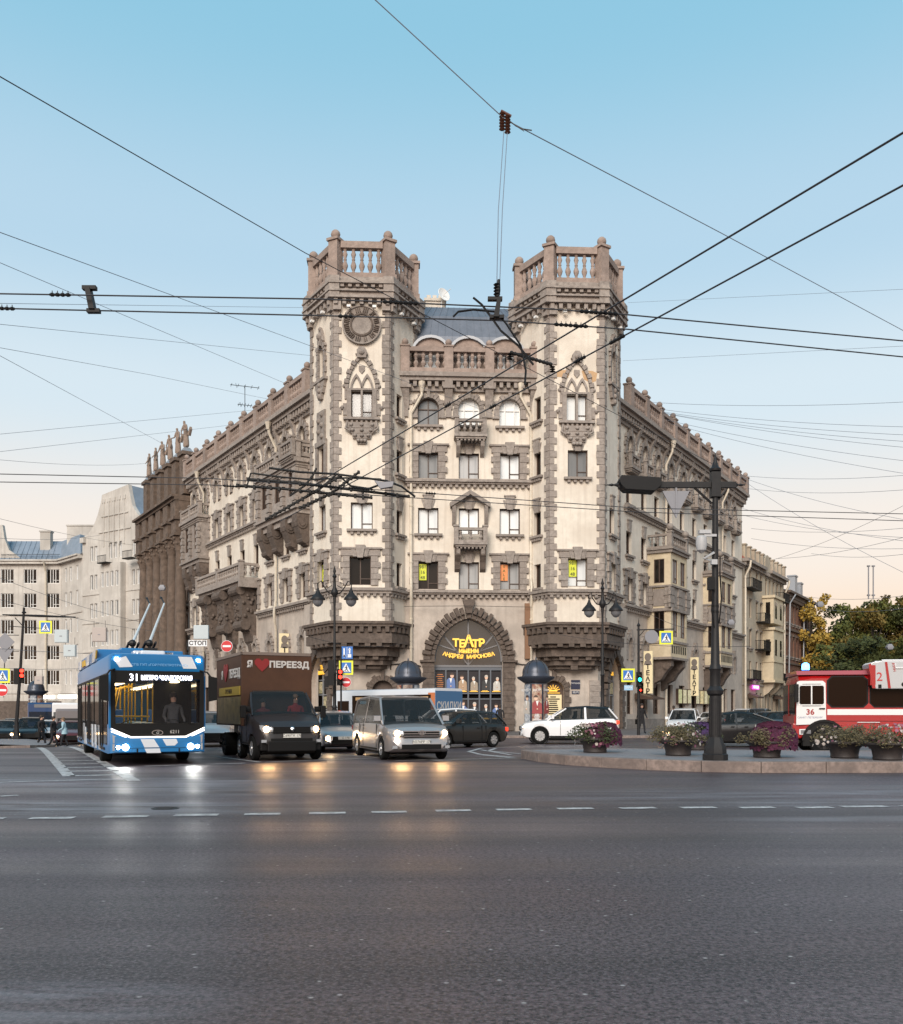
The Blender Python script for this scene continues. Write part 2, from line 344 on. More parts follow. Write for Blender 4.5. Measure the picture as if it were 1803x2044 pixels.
# ---- generic pieces, all in facade coordinates: x along, -y outward, z up
def arc(cx, z0, a, h, n=12):     # round or pointed arch, left foot to right foot
    r_ = (a*a+h*h)/(2*a)
    if h <= a*1.001: return [(cx-a*math.cos(PI*i/n), z0+h*math.sin(PI*i/n)) for i in range(n+1)]
    th = math.acos(max(-1, min(1, (r_-a)/r_))); q = [(cx+(a-r_)+r_*math.cos(th*i/n), z0+r_*math.sin(th*i/n)) for i in range(n+1)]
    return [(2*cx-x, z) for x, z in q][:-1]+q[::-1]
def wall(b, u0, u1, z0, z1, holes, dep=.45, mi=0, y=0):   # holes: (uc, w, zb, h, arch 0/1)
    us = sorted({u0, u1} | {x for h in holes for x in (h[0]-h[1]/2, h[0]+h[1]/2) if u0 < x < u1})
    zs = sorted({z0, z1} | {z for h in holes for z in (h[2], h[2]+h[3]) if z0 < z < z1})
    for i in range(len(us)-1):
        for j in range(len(zs)-1):
            a, c = (us[i]+us[i+1])/2, (zs[j]+zs[j+1])/2
            if any(abs(a-h[0]) < h[1]/2 and h[2] < c < h[2]+h[3] for h in holes): continue
            b.add([(us[i], y, zs[j]), (us[i+1], y, zs[j]), (us[i+1], y, zs[j+1]), (us[i], y, zs[j+1])], [(0, 1, 2, 3)], mi)
    for h in holes:
        uc, w_, zb, hh = h[:4]; a = w_/2
        if len(h) > 4 and h[4]:
            rise = a if h[4] == 1 else h[4]; ar = arc(uc, zb+hh-rise, a, rise)
            pl = [(uc-a, zb)]+ar+[(uc+a, zb)]; k = len(ar)//2
            for i in range(k): b.add([(uc-a, y, zb+hh), (ar[i][0], y, ar[i][1]), (ar[i+1][0], y, ar[i+1][1])], [(0, 1, 2)], mi)
            for i in range(k, len(ar)-1): b.add([(uc+a, y, zb+hh), (ar[i][0], y, ar[i][1]), (ar[i+1][0], y, ar[i+1][1])], [(0, 1, 2)], mi)
        else: pl = [(uc-a, zb), (uc-a, zb+hh), (uc+a, zb+hh), (uc+a, zb)]
        n = len(pl)
        for i in range(n):
            p, q = pl[i], pl[(i+1) % n]
            b.add([(p[0], y, p[1]), (q[0], y, q[1]), (q[0], y+dep, q[1]), (p[0], y+dep, p[1])], [(0, 1, 2, 3)], mi)
def ring(b, cx, z0, a, h, t0, t1, n, y0, y1, alt=.35, mi=0):  # voussoirs round an arch
    A = arc(cx, z0, a, h, 24); m = len(A)-1
    def at(f, off):
        i = min(m-1, int(f*m)); t = f*m-i; p = Vector(A[i]).lerp(Vector(A[i+1]), t); d = (Vector(A[i+1])-Vector(A[i])).normalized(); return p+Vector((-d.y, d.x))*off
    for k in range(n):
        f0, f1 = k/n+.006, (k+1)/n-.006; o_ = t1 if k % 2 else t1*(1-alt); yy = y0 if k % 2 else y0+.03
        if k == n//2 and n % 2: o_ = t1*1.45; yy = y0-.06
        q = [at(f0, t0), at(f0, o_), at((f0+f1)/2, o_), at(f1, o_), at(f1, t0), at((f0+f1)/2, t0)]
        b.prism([(p.x, p.y) for p in q], yy, y1, 'y', mi)
def dentils(b, u0, u1, z, h, pitch, y0, y1, mi=0, w_=.5):
    n = max(1, int((u1-u0)/pitch))
    for i in range(n):
        c = u0+(i+.5)*(u1-u0)/n; b.box(c-pitch*w_/2, c+pitch*w_/2, y0, y1, z, z+h, mi)
BAL = [(.075, 0), (.085, .05), (.05, .1), (.11, .28), (.12, .36), (.055, .56), (.075, .62), (.055, .68), (.105, .86), (.06, 1.0), (.085, 1.05), (.085, 1.1)]
def baluster(b, x, y, z, h, r=1, n=8, mi=0): b.lathe([(q*r*1.05, t/1.1*h) for q, t in BAL], n, (x, y, z), mi)
def rail(b, u0, u1, z, h, y=0, t=.34, n=5, posts=True, r=1.1):   # balustrade run between u0 and u1
    b.box(u0, u1, y-t/2, y+t/2, z, z+.16*h); b.box(u0, u1, y-t/2-.03, y+t/2+.03, z+.82*h, z+h)
    for i in range(n): baluster(b, u0+(i+.5)*(u1-u0)/n, y, z+.16*h, .66*h, r)
def post(b, u, y, z, h, w_=.5, ball=.24):
    b.box(u-w_/2, u+w_/2, y-w_/2, y+w_/2, z, z+h); b.box(u-w_/2-.06, u+w_/2+.06, y-w_/2-.06, y+w_/2+.06, z+h, z+h+.12)
    if ball: b.lathe([(.09, z+h+.12), (.09, z+h+.2)], 8, (u, y, 0)); b.ball((u, y, z+h+.16+ball), ball)
def quoins(b, z0, z1, wd=.5, t=.07, y=0, u=0, side=1, ph=0):     # blocks on one side of a corner, on one face
    z = z0; k = ph; rr = random.Random(int(z0*7+u*3))
    while z < z1-.1:
        h = min(.46, z1-z); ww = wd*(1.0 if k % 2 else .62)
        if rr.random() < .06: ww *= 1.7
        x0, x1 = (u, u+ww*side) if side > 0 else (u+ww*side, u)
        b.box(x0, x1, y-t-(.02 if k % 2 else 0), y+.02, z+.012, z+h-.012); z += .46; k += 1
# ---- windows (each a part with pane, surround, sill as sub-parts)
WM = {}
def wmesh(key, fn, mats, **k):
    if key not in WM: b = MB(); fn(b); WM[key] = b.mesh(key[0], mats, **k)
    return WM[key]
def frame_mb(w_, h, ar, bars):
    def f(b):
        t = .07
        if ar:
            a = w_/2; A = arc(0, h-a, a, a); I = arc(0, h-a, a-t, a-t)
            for i in range(len(A)-1): b.prism([A[i], A[i+1], I[i+1], I[i]], -.05, .05)
            b.box(-a, -a+t, -.05, .05, 0, h-a); b.box(a-t, a, -.05, .05, 0, h-a); b.box(-a, a, -.052, .052, 0, t); b.box(-a+t, a-t, -.045, .045, h-a-.03, h-a+.04)
        else: b.box(-w_/2, -w_/2+t, -.05, .05, 0, h); b.box(w_/2-t, w_/2, -.05, .05, 0, h); b.box(-w_/2, w_/2, -.052, .052, 0, t); b.box(-w_/2, w_/2, -.052, .052, h-t, h)
        for x in bars: b.box(x*w_-.035, x*w_+.035, -.06, .04, 0, h-(.02 if ar else 0))
        if bars and not ar and w_ > 1: b.box(.05, w_/2, -.04, .03, h*.22, h*.22+.05)
    return f
def surround_mb(style, w_, h):
    def f(b):
        a = w_/2
        if style == 'quoin':       # blocky sides, flat lintel, big keystone
            for sd in (-1, 1):
                z = -.02; k = 0
                while z < h+.02:
                    hh = min(.4, h+.04-z); ww = .62 if k % 2 else .46
                    b.box(*sorted((sd*(a-.02), sd*(a+ww))), -.13-(.03 if k % 2 else 0), .02, z+.01, z+hh-.01); z += .4; k += 1
            b.box(-a-.6, a+.6, -.15, .02, h+.05, h+.5); b.box(-a-.75, a+.75, -.24, .02, h+.5, h+.62)
            b.prism([(-.19, h-.1), (.19, h-.1), (.34, h+.78), (-.34, h+.78)], -.27, .02)
            for sd in (-1, 1): b.prism([(sd*.22, h-.02), (sd*.48, h-.02), (sd*.66, h+.6), (sd*.37, h+.6)], -.2, .02)
        elif style == 'key':
            b.prism([(-.2, h-.08), (.2, h-.08), (.33, h+.85), (-.33, h+.85)], -.14, .02); b.prism([(-.3, h-.02), (-.22, h-.02), (-.34, h+.6), (-.5, h+.6)], -.08, .02); b.prism([(.3, h-.02), (.22, h-.02), (.34, h+.6), (.5, h+.6)], -.08, .02)
            b.box(-.42, .42, -.17, .02, h+.85, h+.95)
        elif style == 'arch':
            ring(b, 0, h-a, a, a, .0, .42, 11, -.16, .02, .25)
            for sd in (-1, 1): b.box(*sorted((sd*a, sd*(a+.38))), -.13, .02, h-a-.55, h-a+.0); b.box(*sorted((sd*(a-.02), sd*(a+.5))), -.18, .02, h-a-.68, h-a-.55)
        elif style == 'archside':   # arched window with jagged stone jambs (side streets)
            ring(b, 0, h-a, a, a, .0, .46, 9, -.22, .02, .2)
            for sd in (-1, 1):
                for k in range(4): b.box(*sorted((sd*(a-.02), sd*(a+(.5 if k % 2 else .34)))), -.16, .02, h-a-1.3+k*.33, h-a-.99+k*.33)
    return f
def sill_mb(w_):
    def f(b):
        b.box(-w_/2-.28, w_/2+.28, -.26, .02, -.16, 0)
        for i in range(4): x = (-.5+(i+.5)/4)*(w_+.3); b.box(x-.1, x+.1, -.18, .02, -.36, -.16)
    return f
WPAR = B
def window(F, hl, u, z, w_, h, ar=0, style=None, sill=True, pane='gpale', frame='wood', name='window', bars=(0,), rec=.28):
    hl.append((u, w_, z, h, 1 if ar else 0))
    fo = link(name, wmesh(('frame', w_, h, ar, frame, bars), frame_mb(w_, h, ar, bars), M[frame]), WPAR, F @ TR(u, rec, z))
    def pn(b):
        a = w_/2
        if ar: b.add([(p[0], .03, p[1]) for p in [(-a, 0)]+arc(0, h-a, a, a)+[(a, 0)]], [list(range(15))])
        else: b.add([(-a, .03, 0), (a, .03, 0), (a, .03, h), (-a, .03, h)], [(0, 1, 2, 3)])
    pm = wmesh(('pane', w_, h, ar, pane), pn, M[pane], fix=False); link('pane', pm, fo)
    if style: link('surround', wmesh(('surround', style, w_, h), surround_mb(style, w_, h), M['stone']), fo, TR(0, -rec, 0))
    if sill: link('sill', wmesh(('sill', w_), sill_mb(w_), M['stone']), fo, TR(0, -rec, 0))
    return fo
def balcony(F, u, z, w_, d, posts=.26, n=None, h=1.05, cons=True, name='balcony', ball=0):
    b = MB()
    b.box(u-w_/2-.1, u+w_/2+.1, -d-.1, 0, z-.16, z); b.box(u-w_/2, u+w_/2, -d, 0, z-.3, z-.16); dentils(b, u-w_/2, u+w_/2, z-.42, .12, .26, -d+.05, 0)
    if cons:
        for sd in (-1, 1):
            x = u+sd*(w_/2-.2); b.prism([(0, z-.42), (-d+.1, z-.42), (-d+.2, z-.75), (-.35, z-1.2), (0, z-1.4)], x-.13, x+.13, 'x')
    o = b.build(name, M['stone'], WPAR, F)
    r_ = MB(); n = n or max(2, int(w_/.42))
    rail(r_, u-w_/2, u+w_/2, z, h, -d+.15, .24, n)
    for sd in (-1, 1):
        x = u+sd*(w_/2-.12); r_.box(x-.12, x+.12, -d+.25, 0, z+.82*h, z+h-.012); r_.box(x-.12, x+.12, -d+.25, 0, z, z+.15*h)
        for k in range(max(1, int(d/.42))): baluster(r_, x, -.2-k*.38, z+.15*h, .67*h)
        post(r_, u+sd*(w_/2-.05), -d+.12, z, h+.06, posts, ball)
    r_.build('balustrade', M['stone'], o); return o
# ---- centre front
CF0 = TR(0, 0, 0)
def zc(py): return 1.4+(1423-py)/28.0
def xc(px): return (px-938.5)/28.0
holes = []
for i, px in enumerate((858, 939, 1021)):
    window(CF0, holes, xc(px), zc(851), 1.52, 1.95, 1, 'arch', True, 'gpale' if i else 'gmid', 'white' if i else 'wood', 'arched_window', (0,) if not i else (-.22, .22))
    window(CF0, holes, xc(px), zc(956), 1.45, 1.8, 0, 'quoin' if i != 1 else 'key', False, ('gmid', 'gmid', 'gpale')[i])
    window(CF0, holes, xc(px), zc(1067), 1.45, 1.85, 0, 'key', i != 1, 'gpale')
    window(CF0, holes, xc(px), zc(1177), 1.45, 1.95, 0, 'quoin' if i != 1 else 'key', False, 'gdark' if i == 0 else 'gmid')
AW, AH, AZ = 2.43, 3.05, 5.1
holes.append((0, 2*AW, -.2, AZ+AH+.2, AH))
for sd in (-1, 1): holes.append((sd*6.1, 1.5, -.2, 3.9, 1))
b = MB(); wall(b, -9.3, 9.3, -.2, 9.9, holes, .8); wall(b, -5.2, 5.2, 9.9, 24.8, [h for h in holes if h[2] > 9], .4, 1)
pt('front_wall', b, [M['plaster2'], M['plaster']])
# small arched windows low in the front wall are set proud as stone niches
def corn(b, u0, u1, z, proj=.45, h=.35, y=0):
    b.box(u0, u1, y-proj, y+.03, z+h*.45, z+h); b.box(u0, u1, y-proj*.7, y+.03, z+h*.1, z+h*.45); dentils(b, u0, u1, z-h*.55, h*.65, .42, y-proj*.55, y+.03)
b = MB(); corn(b, -4.5, 4.5, 9.75); pt('string_course', b, M['stone'])
b = MB(); corn(b, -4.5, 4.5, 17.6); pt('string_course', b, M['stone'])
# main cornice and balustrade of the centre
b = MB(); b.box(-5.2, 5.2, -.75, .1, 25.1, 25.4); b.box(-5.2, 5.2, -.6, .1, 24.85, 25.1); dentils(b, -5.1, 5.1, 24.45, .4, .5, -.5, .1); b.box(-5.2, 5.2, -.25, .1, 24.2, 24.45)
for px in (812, 898, 979, 1069):
    x = xc(px); b.prism([(0, 24.9), (-.62, 24.9), (-.55, 24.2), (-.3, 23.7), (-.12, 23.0), (0, 22.9)], x-.28, x+.28, 'x'); b.box(x-.42, x+.42, -.68, 0, 24.3, 24.5); b.box(x-.5, x+.5, -.1, 0, 23.3, 23.6); b.box(x-.2, x+.2, -.16, 0, 22.4, 23)
pt('cornice', b, M['stone'])
b = MB(); xs = [xc(p) for p in (812, 898, 979, 1069)]
for i in range(3): rail(b, xs[i], xs[i+1], 25.45, 1.75, -.35, .45, 6, r=1.55)
for x in xs: post(b, x, -.35, 25.4, 1.8, .62, .24)
pt('balustrade', b, M['pstone'], smooth=35)
# mansard roof with three arched dormers
b = MB(); b.loft([[(-4.6, .9, 25.4), (4.6, .9, 25.4), (4.6, 10, 25.4), (-4.6, 10, 25.4)], [(-4.3, 1.5, 28.8), (4.3, 1.5, 28.8), (4.3, 10, 28.8), (-4.3, 10, 28.8)], [(-3.9, 2.3, 30.6), (3.9, 2.3, 30.6), (3.9, 10, 30.6), (-3.9, 10, 30.6)], [(-3.2, 3.8, 31.9), (3.2, 3.8, 31.9), (3.2, 9, 31.9), (-3.2, 9, 31.9)]])
for i in range(-7, 8): b.tube([(i*.57, .88, 25.45), (i*.545, 1.48, 28.8), (i*.5, 2.28, 30.6), (i*.42, 3.78, 31.9)], .025, 4)
rf = pt('roof', b, M['slate'])
for px in (864, 939, 1014):
    x = xc(px)-.02; A = arc(x, 27.1, 1.22, 1.05)
    b = MB(); b.prism([(x-1.22, 25.5)]+A+[(x+1.22, 25.5)], .35, 3.0); d = pt('dormer', b, M['pstone'], par=rf)
    b = MB(); O = arc(x, 27.1, 1.4, 1.25)
    for i in range(len(A)-1): b.prism([A[i], A[i+1], O[i+1], O[i]], .15, 3.2)
    b.build('dormer_hood', M['cap'], rf)
    b = MB()
    for k in (-1, 0): b.add([(x+k*.62+.03, .34, 25.6), (x+k*.62+.59, .34, 25.6), (x+k*.62+.59, .34, 27), (x+k*.62+.03, .34, 27)], [(0, 1, 2, 3)])
    b.build('dormer_window', M['gpale'], rf, fix=False)
    b = MB()
    for k in (-1, 0, 1): b.box(x+k*.62-.04, x+k*.62+.04, .28, .36, 25.55, 27.05)
    b.box(x-.66, x+.66, .29, .355, 26.98, 27.06); b.build('dormer_frame', M['wood'], rf)
for (x, yy, wz) in ((-2.2, 5.0, 1.5), (4.3, 5.0, 1.1)):
    b = MB(); b.box(x-wz/2, x+wz/2, yy, yy+1, 29, 32.9); b.box(x-wz/2-.1, x+wz/2+.1, yy-.1, yy+1.1, 32.9, 33.1); b.box(x-wz/2-.25, x+wz/2+.2, yy-.1, yy+1, 32.1, 32.2)
    for k in range(3): b.box(x-wz/2+.1+k*.45, x-wz/2+.4+k*.45, yy+.1, yy+.5, 33.1, 33.4)
    pt('chimney', b, M['plaster'])
# pediment, balconies on the centre line
b = MB(); x = xc(941)
for sd in (-1, 1):
    b.prism([(x, 17.15), (x, 16.85), (x+sd*1.4, 15.95), (x+sd*1.45, 16.25)], -.6, 0); b.prism([(0, 16.1), (-.5, 16.1), (-.42, 15.6), (-.15, 14.9), (0, 14.7)], x+sd*1.15-.12, x+sd*1.15+.12, 'x')
pt('pediment', b, M['stone'])
balcony(CF0, x, zc(1088), 2.15, 1.0, .3, 3, 1.05, True); balcony(CF0, x, zc(875), 2.1, .95, .26, 5, 1.1, True)
for sd in (-1, 1):
    b = MB(); b.prism([(0, 13.0), (-.8, 13.0), (-.75, 12.5), (-.4, 12.1), (-.25, 11.6), (0, 11.4)], x+sd*.9-.2, x+sd*.9+.2, 'x'); pt('console', b, M['dstone'])
# down pipes
for px, sd in ((824, -1), (1063, 1)):
    x = xc(px); x2 = x+sd*-.55*-1*.0
    b = MB(); xt = x-sd*.75
    b.tube([(xt, -.3, 24.7), (xt, -.3, 23.9), (x, -.2, 22.6), (x, -.2, 11), (x+sd*.15*0, -.5, 10.4), (x, -.5, 9.6), (x, -.2, 8.9), (x, -.2, .3)], .105, 8); b.lathe([(.12, 24.1), (.27, 24.7), (.27, 24.85)], 8, (xt, -.3, 0))
    for z in range(2, 22, 2): b.lathe([(.135, z), (.135, z+.1)], 8, (x, -.2, 0))
    pt('downpipe', b, M['pipe'], smooth=40)
# great pointed arch
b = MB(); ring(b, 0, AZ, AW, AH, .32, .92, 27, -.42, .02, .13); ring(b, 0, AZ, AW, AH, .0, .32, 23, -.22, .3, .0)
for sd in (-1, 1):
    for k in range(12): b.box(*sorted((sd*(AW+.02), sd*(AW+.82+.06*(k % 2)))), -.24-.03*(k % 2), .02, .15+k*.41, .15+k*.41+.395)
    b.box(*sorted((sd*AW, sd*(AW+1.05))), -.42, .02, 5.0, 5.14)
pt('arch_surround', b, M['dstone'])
b = MB(); b.add([(p[0], .5, p[1]) for p in [(-AW, 4.75)]+arc(0, AZ, AW, AH)+[(AW, 4.75)]], [list(range(27))]); g_ = pt('arch_window', b, mat('arch_glass', (.028, .03, .035), .08, spec=.8, coat=1), fix=False)
b = MB(); b.box(-AW, AW, .38, .5, 4.68, 4.82); b.box(-.05, .05, .38, .5, 4.82, AZ+AH-.1)
for sd in (-1, 1): b.prism([(0, 4.9), (.08*sd, 4.85), (sd*1.9, 7.0), (sd*1.82, 7.08)], .4, .49); b.prism([(sd*.03, 5.6), (sd*.05, 5.52), (sd*2.35, 6.3), (sd*2.33, 6.38)], .4, .48)
for i, (p, q) in enumerate(zip(arc(0, AZ, AW, AH), arc(0, AZ, AW, AH)[1:])): b.prism([p, q, (q[0]*.96, q[1]-.06), (p[0]*.96, p[1]-.06)], .38, .5)
b.build('glazing_bars', mat('grey_bars', (.16, .16, .17), .5), g_)
M['yellow'] = mat('lit_yellow_letters', (.8, .5, .08), .5, emit=(1, .50, .05), es=.5)
sg = empty('theatre_sign', (0, 0, 0)); col.objects.unlink(sg); bpy.data.objects.remove(sg)
def letters(s, size, x, z, par, m='yellow', y=.2, T=TR(), ext=.03, bold=.02, sx=1, name='letter', rot=0): return text(name, s, size, M[m], par, T @ TR(x, y, z) @ RY(rot) @ UPR, ext, bold=bold, sx=sx)
SG = empty('theatre_sign', BM @ Vector((0, -.1, 5.2)), R(3), 'glowing yellow theatre name sign in the glazed pointed arch', 'sign')
SM = TR(0, 0, 0)
for ch, dx, dz, sz in (('Т', -.92, .03, .74), ('Е', -.48, -.03, .74), ('А', 0, .12, 1.12), ('Т', .48, -.03, .74), ('Р', .92, .03, .74)): letters(ch, sz, dx, 1.12+dz, SG, y=0, name='letter', bold=.03)
letters('ИМЕНИ', .38, .0, .58, SG, y=0, name='lettering', bold=.02)
nm = 'АНДРЕЯ МИРОНОВА'
for i, ch in enumerate(nm):
    t = (i-7)/7
    if ch != ' ': letters(ch, .37, t*1.72, .16+.22*t*t, SG, y=0, name='letter', rot=-.25*t, bold=.012)
# posters in the entrance
M['red'] = mat('red_paint', (.45, .02, .02), .5)
rr = random.Random(3)
pf = MB(); pf.box(-AW, AW, .42, .62, 4.45, 4.68); 
for i in range(7): x = -AW+.02+i*(2*AW-.04)/6; pf.box(x-.05, x+.05, .4, .62, .15, 4.45)
for z in (.15, 2.75, 2.35+.0): pf.box(-AW, AW, .41, .61, z, z+.09)
pt('entrance_frame', pf, mat('bluegrey_frame', (.10, .11, .13), .5))
POSTC = [(.05, .05, .06), (.03, .03, .035), (.10, .16, .34), (.36, .24, .15), (.30, .24, .18), (.03, .03, .03), (.45, .42, .38), (.04, .04, .05), (.5, .48, .46), (.09, .13, .3)]
skn = mat('poster_skin', (.62, .40, .29), .6, emit=(.62, .40, .29), es=.12); M['skinp'] = skn
pbg = mat('poster_black', (.016, .014, .018), .3)
def figure(b, x, z, s, y, seed):       # printed half figure on a poster: head, hair, torso, arms
    q = random.Random(seed); h = MB
    tl = q.uniform(-.1, .1)
    b.prism([(x-.30*s, z), (x-.27*s, z+.62*s), (x-.12*s, z+.78*s), (x+.12*s+tl*s, z+.78*s), (x+.28*s, z+.60*s), (x+.31*s, z)], y-.012, y, 'y', 0)
    b.prism([(x-.07*s, z+.76*s), (x+.02*s, z+.45*s), (x+.1*s, z+.77*s)], y-.018, y-.012, 'y', 3)
    b.prism([(x+tl*s+.115*s*math.cos(a*PI/5), z+.93*s+.15*s*math.sin(a*PI/5)) for a in range(10)], y-.02, y, 'y', 1)
    b.prism([(x+tl*s+.13*s*math.cos(a*PI/5), z+.97*s+.15*s*math.sin(a*PI/5)) for a in range(6)], y-.026, y, 'y', 2)
    b.prism([(x-.3*s, z+.55*s), (x-.22*s, z+.58*s), (x+.02*s, z+.3*s), (x-.05*s, z+.22*s)], y-.024, y, 'y', 0)
    b.ball((x+.02*s, y-.02, z+.27*s), .05*s, 6, 1)
k = 0
for row, z in ((0, 2.86), (1, .9)):
    for i in range(6):
        x = -AW+(i+.5)*(2*AW)/6; P_ = MB(); P_.box(x-.37, x+.37, .5, .56, z, z+1.52); k += 1
        P = pt('poster', P_, pbg)
        if row == 0 and i == 0:
            t_ = MB()
            for j in range(9): w_ = rr.uniform(.16, .3); t_.box(x-w_, x+w_, .485, .5, z+.15+j*.14, z+.19+j*.14)
            t_.build('printed_lines', mat('orange_print', (.55, .2, .06), .6, emit=(.55, .2, .06), es=.15), P)
        else:
            f = MB(); figure(f, x+rr.uniform(-.09, .09), z+.14, rr.uniform(.85, 1.15), .5, k); c = POSTC[k % len(POSTC)]
            f.build('printed_figure', [mat('poster_cloth', c, .6, emit=c, es=.12), skn, mat('poster_hair', rr.choice([(.5, .45, .4), (.06, .04, .03)]), .7), M['white']], P)
            t_ = MB(); t_.box(x-.3, x+.3, .487, .5, z+.05, z+.09); t_.box(x-.2, x+.2, .487, .5, z+.11, z+.14); t_.build('printed_lines', M['yellow'], P)
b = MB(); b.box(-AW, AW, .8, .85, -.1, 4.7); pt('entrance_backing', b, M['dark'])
# ---- small arched doors beside the great arch
for sd in (-1, 1):
    x = sd*6.1
    b = MB(); ring(b, x, 2.95, .75, .75, 0, .5, 11, -.25, .03, .25)
    for s2_ in (-1, 1):
        for k in range(7): b.box(*sorted((x+s2_*.75, x+s2_*(1.1+.14*(k % 2)))), -.18, .02, .15+k*.4, .15+k*.4+.38)
    pt('arch_surround', b, M['dstone'])
    b = MB(); b.box(x-.75, x+.75, .3, .4, 0, 3.7); d = pt('door', b, M['wood'])
    if sd > 0:
        b = MB(); b.box(x-.62, x+.62, .24, .3, .9, 2.7); q = b.build('notice_board', mat('lit_board', (.5, .42, .25), .5, emit=(.75, .6, .35), es=.35), d)
        b = MB()
        for j in range(11): ww = rr.uniform(.2, .5); b.box(x-ww, x+ww, .22, .24, 1.0+j*.15, 1.08+j*.15)
        b.build('printed_lines', M['dark'], q)
        b = MB()
        for a in range(7): an = PI*(a+.5)/7; b.tube([(x+.18*math.cos(an), .25, 3.0+.12*math.sin(an)), (x+.5*math.cos(an), .25, 3.0+.42*math.sin(an))], .035, 4)
        b.box(x-.3, x+.3, .22, .26, 2.93, 3.05); b.box(x-.5, x+.5, .22, .26, 2.8, 2.85); b.build('lit_emblem', M['yellow'], d)
b = MB()
for k in range(9): b.box(8.7-.02, 9.3+.1+.12*(k % 2), -.12, .02, .15+k*.4, .15+k*.4+.38); b.box(-9.3-.1-.12*(k % 2), -8.7, -.12, .02, .15+k*.4, .15+k*.4+.38)
pt('corner_quoins', b, M['stone'])
b = MB(); b.box(7.35, 8.0, -.06, .0, 3.1, 3.75); b.box(7.4, 7.95, -.05, 0, 2.75, 2.98); q = pt('street_number_plate', b, mat('navy_plate', (.015, .02, .05), .4))
text('lettering', 'ПЛОЩАДЬ', .13, M['white'], q, TR(7.68, -.065, 3.52) @ UPR, .004); text('lettering', '35/75', .2, M['white'], q, TR(7.68, -.055, 2.86) @ UPR, .004)
b = MB(); b.box(4.0, 4.42, -.28, -.02, 5.25, 9.2); pt('brown_panel', b, mat('brown_panel', (.20, .10, .05), .6))
b = MB(); b.box(-5.7+.0, -5.2, -.2, 0, 7.3, 8.0); pt('junction_box', b, M['white'], smooth=30)
b = MB(); b.tube([(-5.9, -.1, 9.3), (-6.0, -.12, 8.4), (-5.9, -.12, 7.2), (-5.5, -.14, 6.7), (-5.2, -.12, 7.0), (-5.15, -.1, 7.3)], .03, 5)
b.tube([(-9, -.08, 5.05), (-6, -.1, 4.75), (-4.2, -.1, 4.95), (-3.4, -.1, 4.7)], .035, 5); b.tube([(3.4, -.1, 4.9), (5, -.1, 4.75), (6.4, -.1, 4.8), (8.7, -.1, 4.6)], .035, 5)
b.tube([(-4.6, -.5, 8.9), (0, -.6, 8.95), (4.5, -.5, 8.9)], .02, 4); pt('cable', b, M['black'])
b = MB(); b.tube([(7.0, -.1, 4.6), (7.0, -.5, 5.0)], .04, 5); b.box(6.8, 7.3, -.65, -.45, 4.95, 5.15, 0, None); pt('security_camera', b, M['white'])
# ---- hexagonal towers
A6 = 3.8; AP = A6*math.sqrt(3)/2; TY = -1.9+AP
def hexp(r_, ph=0): return [(r_*math.cos(R(60*k)), r_*math.sin(R(60*k))) for k in range(6)]
def zt(py): return 1.4+(1423-py)/29.0
def gothic(F, hl, u, zb, pane):
    w_ = window(F, hl, u, zb, 1.45, 1.8, 0, None, False, pane, 'wood', 'window', (0,)); b = MB()
    for sd in (-1, 1):
        b.box(*sorted((u+sd*.72, u+sd*1.02)), -.16, .02, zb-.1, zb+1.9); b.box(*sorted((u+sd*.98, u+sd*1.28)), -.1, .02, zb+.1, zb+.9); b.box(*sorted((u+sd*.98, u+sd*1.18)), -.1, .02, zb+1.2, zb+1.9)
        b.lathe([(.10, 0), (.17, .12), (.05, .25)], 6, (u+sd*1.34, -.06, zb+.5)); b.ball((u+sd*1.2, -.05, zb+2.1), .13, 6)
        A = arc(u+sd*.37, zb+1.85, .3, .85, 6); O = arc(u+sd*.37, zb+1.85, .42, 1.1, 6)
        for i in range(len(A)-1): b.prism([A[i], A[i+1], O[i+1], O[i]], -.13, .02)
    b.box(u-.07, u+.07, -.14, .3, zb, zb+1.9); b.box(u-1.1, u+1.1, -.15, .02, zb+1.8, zb+1.93)
    ring(b, u, zb+1.9, .92, 2.15, .0, .32, 15, -.2, .02, .3)
    b.prism([(u-.2, zb+3.5), (u+.2, zb+3.5), (u+.2, zb+3.2), (u, zb+2.95), (u-.2, zb+3.2)], -.08, .0)
    b.prism([(u-.3, zb+4.0), (u+.3, zb+4.0), (u+.34, zb+4.5), (u+.14, zb+4.75), (u-.14, zb+4.75), (u-.34, zb+4.5)], -.3, .02); b.ball((u, -.25, zb+4.35), .22, 8)
    b.box(u-1.25, u+1.25, -.32, .02, zb-.25, zb-.08); dentils(b, u-1.15, u+1.15, zb-.42, .16, .3, -.22, .02)
    for i in range(4):      # carved pendant under the sill
        ww = (1.1, .95, .7, .35)[i]; b.prism([(u-ww, zb-.42-i*.36), (u+ww, zb-.42-i*.36), (u+ww*.86, zb-.8-i*.36), (u-ww*.86, zb-.8-i*.36)], -.22+.03*i, .02)
        for j in range(3): b.ball((u+(j-1)*ww*.66, -.22, zb-.6-i*.36), .15, 6, sq=.8)
    for sd in (-1, 1): b.tube([(u+sd*1.0, -.2, zb-.45), (u+sd*1.1, -.24, zb-.85), (u+sd*.8, -.24, zb-1.05), (u+sd*.75, -.22, zb-.75)], .09, 5)
    link('surround', b.mesh('surround', M['stone']), w_, (F @ TR(u, .28, zb)).inverted() @ F)
